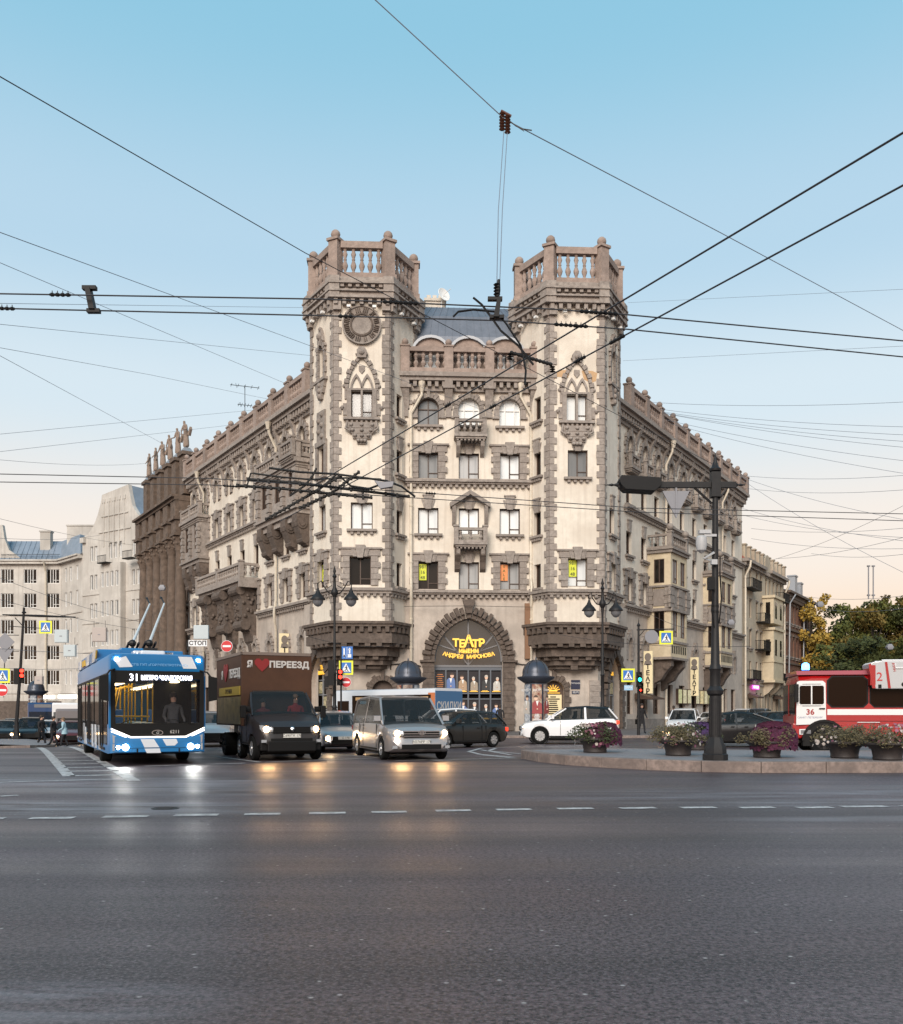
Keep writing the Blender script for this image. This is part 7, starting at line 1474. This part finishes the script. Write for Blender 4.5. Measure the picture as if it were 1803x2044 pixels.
b = MB(); b.box(-3.2, -2.2, -.3, .25, 2.95, 3.16); b.box(-4.2, -3.6, .45, 1.0, 3.0, 3.3); b.box(-4.4, -3.8, -.2, .2, 3.1, 3.3); b.box(-1.4, -.8, -.35, .3, 2.95, 3.12); b.build('roof_vents', P_bw, bus, bevel=.05)
b = MB()
for (x0_, x1_) in ((-11, -9.9), (-7.6, -6.4), (-5.2, -4.2)): b.prism([(x0_, 2.96), (x1_, 2.96), (x1_+.3, 3.28), (x0_+.3, 3.28)], -BW-.02, -BW+.02)
b.build('roof_stripes', P_bw, bus); b = MB(); b.prism([(-3.9, 3.02), (-3.6, 3.02), (-3.3, 3.25), (-3.6, 3.25)], -BW-.03, -BW); b.prism([(-9.4, 3.0), (-8.0, 3.0), (-8.2, 3.2), (-9.4, 3.2)], -BW-.03, -BW); b.build('yellow_red_graphics', mat('orange_graphic', (.6, .35, .02), .5), bus)
# front: windscreen with lit interior behind it
wg = bpy.data.materials.new('windscreen'); wg.use_nodes = True; p_ = wg.node_tree.nodes['Principled BSDF']; p_.inputs['Base Color'].default_value = (.03, .03, .035, 1); p_.inputs['Roughness'].default_value = .03; p_.inputs['Alpha'].default_value = .22; p_.inputs['Specular IOR Level'].default_value = .3
M['wscreen'] = wg
b = MB(); vs = []; n = 10
for i in range(n+1):
    y = -1.2+2.4*i/n; x = .03-.09*(abs(y)/1.2)**3
    vs += [(x+.03, y, .98), (x-.03, y, 2.52)]
b.add(vs, [(2*i, 2*i+2, 2*i+3, 2*i+1) for i in range(n)]); b.build('windscreen', wg, bus, smooth=60, fix=False)
FB = TR(.085, 0, 0) @ RZ(R(90))     # front face frame: x across (left of picture = -), z up
def onf(name, polys, m, y0=-.012, y1=0, par=None): b = MB(); [b.prism(p, y0, y1) for p in polys]; return b.build(name, m, par or bus, FB)
onf('lower_mask', [[(-1.2, 1.02), (-1.1, 1.12), (1.1, 1.12), (1.2, 1.02), (.75, .76), (-.75, .76)]], M['trim'])
onf('top_mask', [[(-1.17, 2.18), (-.3, 2.18), (-.15, 2.4), (1.1, 2.3), (1.17, 2.52), (-1.17, 2.52)]], M['trim'], .05, .07)
for sd in (-1, 1): onf('edge_mask', [[(sd*1.2, 1.0), (sd*1.08, 1.1), (sd*1.1, 2.5), (sd*1.2, 2.5)]], M['trim'], .03, .06)
LED = mat('led_strip', (.9, .88, .85), .4, emit=(1, .93, .86), es=1.6)
onf('light_strip', [[(-1.2, 1.0), (-1.2, .965), (-.72, .735), (.72, .735), (1.2, .98), (1.2, 1.015), (.70, .775), (-.70, .775)], [(-1.19, .93), (-.8, .76), (-.84, .75), (-1.2, .9)], [(1.2, .95), (.84, .78), (.88, .77), (1.21, .92)]], LED, -.03, -.01)
b = MB(); A = [(.15*math.cos(a*PI/10), .075*math.sin(a*PI/10)) for a in range(20)]; I = [(x*.84, z*.74) for x, z in A]
for i in range(20): b.prism([A[i], A[(i+1) % 20], I[(i+1) % 20], I[i]], -.03, -.012)
b.build('emblem', M['chrome'], bus, FB @ TR(-.03, 0, .87)); text('lettering', 'G', .11, M['tw'], bus, FB @ TR(-.03, -.015, .87) @ UPR, .003, shear=.3); text('lettering', '6211', .13, M['tw'], bus, FB @ TR(.42, -.015, .89) @ UPR, .003)
onf('white_patches', [[(-.46, .70), (-.12, .70), (.02, .48), (-.36, .48)], [(-.36, .45), (.03, .45), (.06, .33), (-.30, .33)], [(.10, .70), (.46, .70), (.5, .6), (.42, .52), (.2, .52)]], P_bw, -.012, .0)
UP = TR(.0, 0, 0) @ RZ(R(90)); b = MB()
for p in ([(-1.12, 2.8), (-.82, 2.9), (-.65, 2.62), (-.98, 2.60)], [(.52, 2.92), (.88, 2.92), (1.02, 2.6), (.66, 2.6)]): b.prism(p, -.012, .05)
b.build('white_patches', P_bw, bus, UP); text('lettering', 'СПБ ГУП «ГОРЭЛЕКТРОТРАНС»', .085, mat('pale_blue_letters', (.2, .45, .75), .5), bus, UP @ TR(.05, -.012, 2.68) @ UPR, .002, sx=1.1)
for sd in (-1, 1): b = MB(); b.prism([(sd*1.0, 2.86), (sd*1.1, 2.86), (sd*1.1, 2.78), (sd*1.02, 2.8)], -.03, .03); b.build('marker_lamp', HC, bus, UP)
DSP = mat('led_digits', (1, 1, 1), .5, emit=(.80, .82, 1), es=2)
text('lettering', '31', .26, DSP, bus, FB @ TR(-.62, .02, 2.33) @ UPR, .004, bold=.004); text('lettering', 'МЕТРО ЧКАЛОВСКАЯ', .155, DSP, bus, FB @ TR(.22, .02, 2.33) @ UPR, .004, bold=.008, sx=.8)
onf('seam', [[(-.56, .45), (-.52, .45), (-.52, .34), (-.56, .34)], [(.52, .45), (.56, .45), (.56, .34), (.52, .34)], [(-1.1, .47), (1.1, .47), (1.1, .46), (-1.1, .46)]], M['trim'], -.008, .0)
for sd in (-1, 1):
    b = MB(); b.prism([(sd*1.16, .82), (sd*.98, .74), (sd*.93, .62), (sd*1.15, .60)], -.03, .02); b.prism([(sd*1.16, .58), (sd*.90, .60), (sd*.72, .52), (sd*.74, .42), (sd*1.16, .40)], -.03, .02); h_ = b.build('headlight', HOFF, bus, TR(.05, 0, 0) @ RZ(R(90)))
    for k, r_ in ((.84, .085), (1.02, .05)): b = MB(); b.lathe([(r_, -.05), (r_, .0)], 14, (sd*k, 0, .49), ax='y'); b.build('lit_bulb', HC, h_)
    b = MB(); b.tube([(.0, sd*1.1, 2.55), (.25, sd*1.25, 2.5), (.3, sd*1.38, 2.3)], .025, 5); b.loft([[(.24, sd*1.28, 1.7), (.34, sd*1.28, 1.7), (.34, sd*1.28, 2.4), (.24, sd*1.28, 2.4)], [(.22, sd*1.5, 1.75), (.34, sd*1.5, 1.75), (.34, sd*1.5, 2.35), (.22, sd*1.5, 2.35)]]); b.build('mirror', M['trim'], bus, smooth=30)
b = MB(); b.tube([(.12, .1, 1.14), (.09, -.7, 1.22), (.08, -.95, 1.12)], .014, 4); b.tube([(.12, .9, 1.1), (.10, .4, 1.22), (.08, .2, 1.2)], .014, 4); b.build('wipers', M['trim'], bus)
b = MB(); b.box(-11.8, -.2, -1.15, 1.15, .34, .40); b.build('cabin_floor', M['iron'], bus); b = MB(); b.box(-.5, -.1, -1.15, 1.15, .9, 1.12); b.box(-1.7, -1.6, .1, 1.15, .4, 2.3); b.build('dashboard', M['trim'], bus)
YR = mat('yellow_rail', (.62, .36, .02), .4); b = MB()
for x in (-1.8, -2.6, -3.6, -4.8, -6.2, -8): b.tube([(x, -.5, .4), (x, -.45, 2.25)], .025, 5); b.tube([(x, .35, .4), (x, .35, 2.25)], .025, 5); b.tube([(x, -1.0, 1.1), (x-.4, -.75, 2.1), (x-.6, -.4, 2.2)], .025, 5)
b.tube([(-1.8, -.45, 2.15), (-11, -.45, 2.15)], .025, 5); b.tube([(-1.8, .35, 2.15), (-11, .35, 2.15)], .025, 5); b.tube([(-1.7, -1.0, 1.3), (-1.7, 0, 1.3)], .025, 5); b.build('hand_rails', YR, bus)
for x in (-3.1, -4.3, -5.5):
    for y in (-.85, .75): b = MB(); b.box(x-.25, x+.25, y-.3, y+.3, .75, .86); b.box(x-.3, x-.2, y-.3, y+.3, .86, 1.5); b.build('seat', M['sblu'], bus, bevel=.03)
b = MB(); b.box(-11, -1.2, -.75, -.55, 2.26, 2.29); b.box(-11, -1.2, .55, .75, 2.26, 2.29); b.build('ceiling_light', mat('cabin_light', (1, .9, .7), .5, emit=(1, .78, .45), es=6), bus)
for xw in (-2.75, -8.9):
    for sd in (-1, 1): wheel(bus, xw, sd*1.08, .48, .3, 8, 'iron', sd)
    b = MB(); b.box(xw-.55, xw+.55, -.85, .85, .2, .9); b.build('axle', M['trim'], bus)
    b = MB(); b.prism(arc(xw, .45, .62, .62, 10), -BW-.02, -BW+.02, 'y'); b.build('wheel_arch', M['trim'], bus)
BI2 = (TR(*bus.location) @ RZ(bus.rotation_euler.z)).inverted()
M['pole'] = mat('pale_pole', (.62, .62, .62), .4, .2)
for pb, ptip in (((264.5, 1284, 29.5), (299, 1206, 35)), ((298, 1284, 29.2), (328, 1205, 35))):
    b = MB(); b.tube([BI2 @ WP(*pb), BI2 @ WP(*ptip)], [.05, .035], 8); p2 = b.build('trolley_pole', M['pole'], bus, smooth=60); q0, q1 = BI2 @ WP(*pb), BI2 @ WP(*ptip)
    b = MB(); b.ball(q0, .12, 8); b.tube([q0, (q0.x+.1, q0.y, 3.3)], .05, 6); b.tube([(q0.x-.3, q0.y-.15, 3.45), (q0.x+.35, q0.y-.15, 3.6)], .04, 6); b.tube([(q0.x-.3, q0.y+.15, 3.45), (q0.x+.35, q0.y+.15, 3.6)], .04, 6); b.box(q0.x-.4, q0.x+.4, q0.y-.2, q0.y+.2, 3.3, 3.42); b.build('pole_base', M['iron'], p2)
    b = MB(); b.tube([q1, q1+Vector((-.7, 0, .28))], .03, 5); b.tube([q1+Vector((-.7, 0, .28)), q1+Vector((-.9, 0, .33))], .045, 6); b.build('current_collector', M['iron'], p2)
# ---- white city bus crossing behind
hb_ = Vector(heading(-6.75, 6.0)); pr_ = Vector(((868-901.5)*50/CF, 50)); L = 8.6; side = Vector((.66, .75))
cb2 = empty('city_bus', ((pr_+hb_*L/2+side*1.15).x, (pr_+hb_*L/2+side*1.15).y, 0), math.atan2(hb_.y, hb_.x), 'white city bus with an advert on its blue tail, crossing behind the minivan', 'bus')
def rs(x, z0, z1, w_, r_=.15): return rsec(x, z0, z1, w_, r_)
b = MB(); b.loft([rs(-L/2, .35, 2.75, 1.12), rs(L/2-.5, .35, 2.75, 1.12), rs(L/2-.1, .35, 2.5, 1.0), rs(L/2, .35, 1.5, .95, .05)]); b.build('body', P_bw, cb2, smooth=35)
for sd in (-1, 1):
    b = MB(); b.box(-L/2+.3, L/2-2.0, *sorted((sd*1.10, sd*1.135)), 1.25, 2.4); b.box(L/2-1.7, L/2-.7, *sorted((sd*1.10, sd*1.135)), 1.3, 2.1); b.build('side_windows', M['busdark'], cb2)
    b = MB()
    for k in range(5): x = -L/2+.4+k*1.25; b.box(x+.1, x+.9, *sorted((sd*1.13, sd*1.14)), 2.12, 2.3)
    b.build('lit_hoppers', mat('warm_window_light', (.3, .18, .08), .5, emit=(.6, .35, .15), es=.35), cb2)
b = MB(); b.box(L/2-3.2, L/2-2.7, 1.14, 1.15, 1.9, 2.2); b.build('blue_notice', mat('sky_blue_notice', (.2, .5, .7), .5), cb2)
b = MB(); b.box(-L/2-.03, -L/2, -1.1, 1.1, .5, 2.6); q = b.build('rear_advert', mat('advert_blue', (.04, .12, .24), .4), cb2); text('lettering', 'СКИДКИ', .62, M['tw'], q, TR(-L/2-.035, 0, 1.75) @ RZ(R(-90)) @ UPR, .003, sx=.75, bold=.01)
b = MB(); b.box(-L/2, -L/2+.5, -1.13, -1.10, .6, 2.5); b.box(-L/2, -L/2+.5, 1.10, 1.13, .6, 2.5); b.build('orange_corner', mat('advert_orange', (.5, .16, .06), .5), cb2)
b = MB(); b.box(L/2-.3, L/2-.02, -.85, .85, 1.3, 2.3); b.build('windscreen', M['busdark'], cb2)
for xw in (L/2-1.6, -L/2+1.9):
    for sd in (-1, 1): wheel(cb2, xw, sd*.98, .42, .26, 8, 'iron', sd)
# ---- far vehicles at the left
def boxveh(name, label, cat, px, Y, L, W, H, m, hd, screen=True, z0=.4, bodym=None):
    x_, y_ = place(px, Y); o = empty(name, (x_, y_, gz(x_, y_)), math.atan2(hd[1], hd[0]), label, cat)
    b = MB(); b.loft([rs(-L/2, z0, H, W/2, .1), rs(L/2-.15, z0, H, W/2, .1), rs(L/2, z0, H-.15, W/2-.06, .1)]); b.build('body', m, o, smooth=35)
    b = MB(); b.box(L/2-.05, L/2+.012, -W/2+.12, W/2-.12, H*.42, H*.72); b.build('windscreen', M['carglass'], o)
    for sd in (-1, 1):
        b = MB(); b.box(L/2-.05, L/2+.02, *sorted((sd*W*.3, sd*W*.43)), .6, .78); b.build('headlight', HOFF, o)
        for xw in (L/2-1.5, -L/2+1.5): wheel(o, xw, sd*(W/2-.15), .45, .28, 6, 'iron', sd)
    return o
o = boxveh('blue_bus', 'dark blue bus front in the queue between the pedestrians and crosses', 'bus', 90, 88, 9, 2.5, 2.95, paint('deep_blue_paint', (.012, .045, .13), .1, .4), heading(.36, -.93)); o['label'] = 'dark blue bus far back in the queue on the left-hand street'
b = MB(); b.box(4.5, 4.53, -.7, .7, 2.5, 2.8); b.build('route_board', M['milk'], o)
o = boxveh('white_van', 'white high van beside the dark blue bus far back in the queue', 'van', 134, 84, 6, 2.3, 2.9, P_w, heading(.36, -.93)); o = boxveh('grey_van', 'grey high sided van just left of the trolleybus rear', 'van', 146, 66, 6, 2.1, 2.3, P_r if False else mat('grey_brown_van', (.16, .14, .14), .5), heading(.36, -.93))
# ---- fire engine
FY = 30.8; FS = CF/FY
fe = empty('fire_engine', (11.283, 32.056, 0), PI-.183, 'red fire engine with white stripe, blue beacon and white ladder basket at the right edge', 'fire engine')
P_fr = paint('fire_red', (.33, .005, .006), .0, .35, .25); P_fw = paint('fire_white', (.70, .69, .69), .0, .35)
# local frame: +x is forward (picture left), front bumper at x=0, near side is +y
SY = 1.2
b = MB(); b.loft([[(x, -s_, .62), (x, -s_, zt_-.2), (x, -s_+.2, zt_), (x, s_-.2, zt_), (x, s_, zt_-.2), (x, s_, .62)] for x, s_, zt_ in ((-9.6, SY, 2.72), (-.9, SY, 2.74), (-.5, SY-.05, 2.66), (-.40, SY-.10, 2.35))]); b.build('body', P_fr, fe, smooth=30)
b = MB(); b.loft([[(x, -s_, 2.66), (x, -s_+.16, 2.80), (x, s_-.16, 2.80), (x, s_, 2.66)] for x, s_ in ((-9.6, SY+.01), (-.8, SY+.01), (-.44, SY-.08))]); b.build('roof', paint('red_roof_with_sheen', (.36, .08, .085), .0, .35, .3), fe, smooth=30)  # roof red made paler, its reflected light painted into the colour
b = MB(); b.box(-.6, -.3, -1.15, 1.15, .55, 1.05); b.build('bumper', P_fr, fe, bevel=.05); b = MB(); b.box(-.9, -.5, 1.1, 1.21, .68, .86); b.build('fog_lamp_frame', P_fw, fe); b = MB(); b.box(-.86, -.54, 1.12, 1.22, .71, .83); b.build('fog_lamp', M['milk'], fe)
b = MB(); b.box(-.42, -.365, -1.08, 1.08, 1.35, 2.36); b.build('windscreen', M['busdark'], fe); b = MB(); b.box(-.4, -.355, -1.1, 1.1, .95, 1.3); b.box(-.4, -.35, -.03, .03, 1.3, 2.36); b.build('front_panel', P_fr, fe)
for sd in (-1, 1): b = MB(); b.box(-.38, -.30, *sorted((sd*.75, sd*1.05)), .72, .92); b.build('headlight', HOFF, fe, bevel=.02)
def sidep(name, polys, m, y1=.022, par=None, y0=0, bevel=0): b = MB(); [b.prism(p, SY+y0, SY+y1) for p in polys]; return b.build(name, m, par or fe, bevel=bevel)
def rr_(x0, x1, z0, z1, r_=.12): return [(x0+r_, z0), (x1-r_, z0), (x1, z0+r_), (x1, z1-r_), (x1-r_, z1), (x0+r_, z1), (x0, z1-r_), (x0, z0+r_)]
d = sidep('door', [[(-.4, 1.0), (-.42, 2.42), (-.5, 2.46), (-1.24, 2.46), (-1.32, 2.38), (-1.34, 1.18), (-1.1, 1.14), (-.95, 1.02)]], P_fw)
sidep('door_frame', [rr_(-1.27, -.5, 1.62, 2.36, .1)], M['trim'], .030, d, .02); sidep('door_window', [rr_(-1.24, -.53, 1.65, 2.33, .08)], M['busdark'], .036, d, .03); sidep('window_bar', [[(-.90, 1.66), (-.86, 1.66), (-.86, 2.32), (-.90, 2.32)]], P_fw, .045, d, .03); sidep('window_rim', [[(-1.25, 2.34), (-.52, 2.34), (-.52, 2.30), (-1.25, 2.30)], [(-1.25, 1.68), (-.52, 1.68), (-.52, 1.64), (-1.25, 1.64)]], P_fw, .04, d, .03)
b = MB(); b.box(-1.3, -1.12, SY+.02, SY+.06, 1.52, 1.56); b.build('handle', M['trim'], d)
SF = TR(0, SY+.024, 0) @ RZ(PI); text('lettering', '36', .26, mat('dark_red_letters', (.30, .02, .02), .5), d, SF @ TR(.84, 0, 1.42) @ UPR, .004, bold=.008); text('lettering', 'САНКТ-ПЕТЕРБУРГ', .085, mat('blue_letters', (.08, .10, .22), .5), d, SF @ TR(.84, 0, 1.24) @ UPR, .002)
sidep('side_window', [rr_(-2.6, -1.42, 1.62, 2.58)], M['busdark'], .02); sidep('side_window', [rr_(-4.1, -2.72, 1.62, 2.58)], M['busdark'], .02)
b = MB()
for (x0_, x1_) in ((-2.66, -1.36), (-4.16, -2.68)): b.prism(rr_(x0_, x1_, 1.57, 2.62, .15), SY-.02, SY+.008)
b.build('window_rubber', M['trim'], fe)
sidep('white_stripe', [[(-9.6, 1.33), (-1.38, 1.33), (-1.38, 1.52), (-9.6, 1.52)]], P_fw, .012)
sidep('panel_seam', [[(-9.6, 1.12), (-1.5, 1.12), (-1.5, 1.135), (-9.6, 1.135)], [(-3.0, .66), (-2.985, .66), (-2.985, 1.1), (-3.0, 1.1)], [(-4.3, .66), (-4.285, .66), (-4.285, 2.6), (-4.3, 2.6)]], M['trim'], .006); sidep('grab_rail', [[(-3.0, 1.08), (-2.3, 1.08), (-2.3, 1.10), (-3.0, 1.10)]], P_fw, .05)
wx = -(1643-1566)/FS
b = MB(); b.prism(arc(wx, .48, .66, .66, 12)+[(wx+.66, .3), (wx-.66, .3)], SY-.3, SY+.014); b.build('wheel_arch', M['trim'], fe)
b = MB(); A = arc(wx, .48, .70, .70, 14); I = arc(wx, .48, .62, .62, 14)
for i in range(len(A)-1): b.prism([A[i], A[i+1], I[i+1], I[i]], SY-.02, SY+.05)
b.build('arch_rim', M['trim'], fe)
for x in (wx, -6.9):
    for sd in (-1, 1): wheel(fe, x, sd*(SY-.13), .49, .3, 8, 'iron', sd)
b = MB(); b.box(-9.4, -.5, -.9, .9, .4, .7); b.build('chassis', M['trim'], fe)
b = MB(); b.tube([(-.4, 1.15, 2.4), (-.35, 1.4, 2.35)], .02, 4); b.box(-.45, -.33, 1.22, 1.40, 1.75, 2.35); b.build('mirror', M['trim'], fe, bevel=.02)
BCN = mat('blue_beacon', (.02, .1, .6), .2, emit=(.08, .32, 1), es=7); b = MB(); b.lathe([(.13, 2.8), (.13, 2.84)], 14, (-.78, .75, 0)); bc = b.build('beacon_base', M['iron'], fe); b = MB(); b.lathe([(.12, 2.84), (.13, 2.95), (.11, 3.04), (.03, 3.09)], 14, (-.78, .75, 0)); b.build('beacon', BCN, bc, smooth=50); b = MB(); b.ball((-.78, .75, 2.95), .05, 8); b.build('beacon_bulb', HC, bc)
# ladder basket on the roof
b = MB(); b.prism([(-2.72, 3.05), (-2.62, 2.98), (-2.74, 2.24), (-2.82, 2.18), (-9.5, 2.18), (-9.5, 3.0), (-3.0, 3.08)], .5, 1.5); kb = b.build('ladder_basket', paint('basket_grey', (.42, .42, .43), .0, .4), fe, bevel=.03)
b = MB(); b.box(-2.80, -2.64, .55, 1.505, 2.3, 2.95); b.prism([(-2.66, 3.0), (-2.58, 2.98), (-2.70, 2.2), (-2.80, 2.2)], 1.502, 1.52); b.prism([(-3.15, 3.05), (-3.08, 3.05), (-3.18, 2.2), (-3.26, 2.2)], 1.502, 1.52); b.build('red_edging', P_fr, kb)
text('lettering', '2', .4, M['red'], kb, TR(-2.92, 1.512, 2.56) @ RZ(PI) @ UPR, .004); text('lettering', 'MAGIRUS', .2, M['red'], kb, TR(-3.95, 1.512, 2.42) @ RZ(PI) @ RY(R(58)) @ UPR, .004, bold=.006); text('lettering', 'AWH', .12, M['red'], kb, TR(-3.35, 1.512, 2.88) @ RZ(PI) @ RY(R(80)) @ UPR, .004)
b = MB(); b.lathe([(.07, 1.49), (.07, 1.515)], 12, (-3.65, 0, 2.32), ax='y'); b.box(-2.98, -2.88, 1.50, 1.512, 2.2, 2.32); b.build('port_hole', M['trim'], kb)
b = MB(); b.tube([(-3.4, 1.5, 3.0), (-3.4, 1.52, 2.85), (-4.4, 1.52, 2.85), (-4.4, 1.5, 3.0)], .025, 5); b.tube([(-3.0, 1.45, 3.1), (-9, 1.45, 3.12)], .03, 5); [b.tube([(-3.2-k*.4, .6, 3.1), (-3.2-k*.4, 1.45, 3.1)], .02, 4) for k in range(12)]; b.tube([(-3.0, .6, 3.1), (-9, .6, 3.12)], .03, 5); b.build('ladder_rails', P_fw, kb)
# headlight beams
for o_, x_, w_, z_, c_, e_ in ((van, 2.6, .6, .8, (1, .56, .24), 50), (tr, 1.55, .7, .92, (1, .56, .24), 50), (bus, .2, .9, .5, (.95, .92, .85), 38), (polo, 2.25, .55, .65, (1, .7, .4), 20)):
    for sd in (-1, 1): spot(o_, x_, sd*w_, z_, c_, e_)
# ================================================================ PEOPLE
SK = mat('skin', (.48, .27, .19), .6); HR = mat('dark_hair', (.03, .02, .015), .8)
def cloth(n, c): return mat(n, c, .9, noise=tuple(q*.75 for q in c), scale=8)
def person(label, x, y, rz, h, coat, legs, stride=.16, aL=(0, .03), aR=(0, .03), lean=.03, z=None, girth=1.05, hair=HR, bag=None, shoe=None, coatlen=.80, sit=False, par=None):
    P, E = body_nodes(h, False, stride, aL, aR, lean, girth, sit); k = h/1.75; cz = (coatlen if not sit else .3)*k; top_ = (1.52 if not sit else 1.15)*k
    hand_x = .2*k
    def mf(c):
        if c.z > top_: return 0
        if c.z < .09*k and not sit: return 3
        if c.z < cz or (sit and c.y < -.2 and c.z < .6*k): return 2
        if abs(c.x) > hand_x and c.z < (.90 if not sit else .5)*k: return 0
        return 1
    o = skin('person', P, E, [SK, coat, legs, shoe or M['trim']], None, None, mf, 2)
    o.location = (x, y, gz(x, y) if z is None else z); o.rotation_euler = (0, 0, rz); tag(o, label, 'person')
    hz_ = (1.66 if not sit else 1.29)*k; ly = -lean*k-.02
    b = MB(); b.ball((0, ly+.03*k, hz_+.04*k), .105*k, 10, sq=1.05); b.ball((0, ly+.07*k, hz_-.03*k), .085*k, 8); b.build('hair', hair, o, smooth=60)
    b = MB(); [b.ball((sx*.035*k, ly-.082*k, hz_+.0*k), .012*k, 6) for sx in (-1, 1)]; b.build('eyes', M['dark'], o); b = MB(); b.prism([(-.012*k, hz_-.03*k), (.012*k, hz_-.03*k), (0, hz_+.01*k)], ly-.115*k, ly-.07*k); b.build('nose', SK, o)
    if coatlen < .8 or not sit:      # coat hem
        b = MB(); b.lathe([(.19*k*girth, (coatlen-.02)*k), (.175*k*girth, (coatlen+.18)*k), (.165*k*girth, (coatlen+.36)*k)], 16, (0, 0, 0), 0, Matrix.Diagonal((1, .78, 1, 1)), caps=False); b.build('coat_hem', coat, o, smooth=60) if not sit else None
    if bag:
        b = MB(); b.box(-.36*k, -.28*k, -.14*k, .14*k, .55*k, .85*k); b.tube([(-.32*k, -.08*k, .85*k), (-.2*k, 0, 1.38*k), (-.32*k, .08*k, .85*k)], .012, 4); g_ = b.build('shoulder_bag', bag, o, bevel=.02)
    return o
dkc = cloth('black_coat', (.018, .016, .018)); blc = cloth('pale_blue_jacket', (.34, .50, .58)); dkt = cloth('dark_trousers', (.02, .02, .026)); gryc = cloth('grey_coat', (.05, .05, .055)); redc = cloth('red_shirt', (.40, .03, .03)); nvy = cloth('navy_uniform', (.015, .02, .06))
def pl(px, py): g_ = G(px, py); return g_
x, y = pl(129, 1487); x, y = (x*1.06, y*1.06); person('person in a pale blue jacket leaning forward while crossing beside the trolleybus', (129-901.5)*54/CF, 54, R(-75), 1.66, blc, dkt, .2, (0, .05), (0, .06), .09, girth=1.25, hair=mat('fair_hair', (.16, .10, .06), .8), coatlen=.78)
person('person in a long black coat walking in front of the dark sports utility car', (82-901.5)*53/CF, 53, R(80), 1.8, dkc, dkt, .22, girth=1.25, coatlen=.62, bag=M['trim'])
person('person in a short black jacket walking just left of the pale blue jacket', (106-901.5)*54.5/CF, 54.5, R(85), 1.74, dkc, dkt, .2, girth=1.15)
person('person in dark clothes standing at the theatre posters above the dark hatchback', (998-901.5)*60.5/CF, 60.5, R(170), 1.76, dkc, dkt, .08, (0, .06), (0, .02), z=.15)
person('person in a black coat walking on the pavement by the green signal', (1281-901.5)*56/CF, 56, R(20), 1.78, dkc, dkt, .2, z=.15, coatlen=.6, bag=M['trim'])
person('person in grey far along the pavement past the lit display cases', (1345-901.5)*68/CF, 68, R(160), 1.74, gryc, dkt, .15, z=.15)
# drivers seated in their vehicles
def seated(par, label, lx, ly, lz, coat, h=1.75):
    T_ = TR(*par.location) @ RZ(par.rotation_euler.z); p = T_ @ Vector((lx, ly, lz))
    return person(label, p.x, p.y, par.rotation_euler.z+R(90), h, coat, dkt, 0, (0, .07), (0, .07), .02, z=p.z, sit=True)
seated(bus, 'person driving the trolleybus, dark uniform, behind the windscreen', -1.0, .55, .55, gryc)
seated(tr, 'person in a red shirt driving the brown box truck', -.02, .5, .55, redc); seated(tr, 'passenger in dark red seated beside the truck driver', -.02, -.5, .5, cloth('dark_red_shirt', (.22, .04, .04)), 1.65)
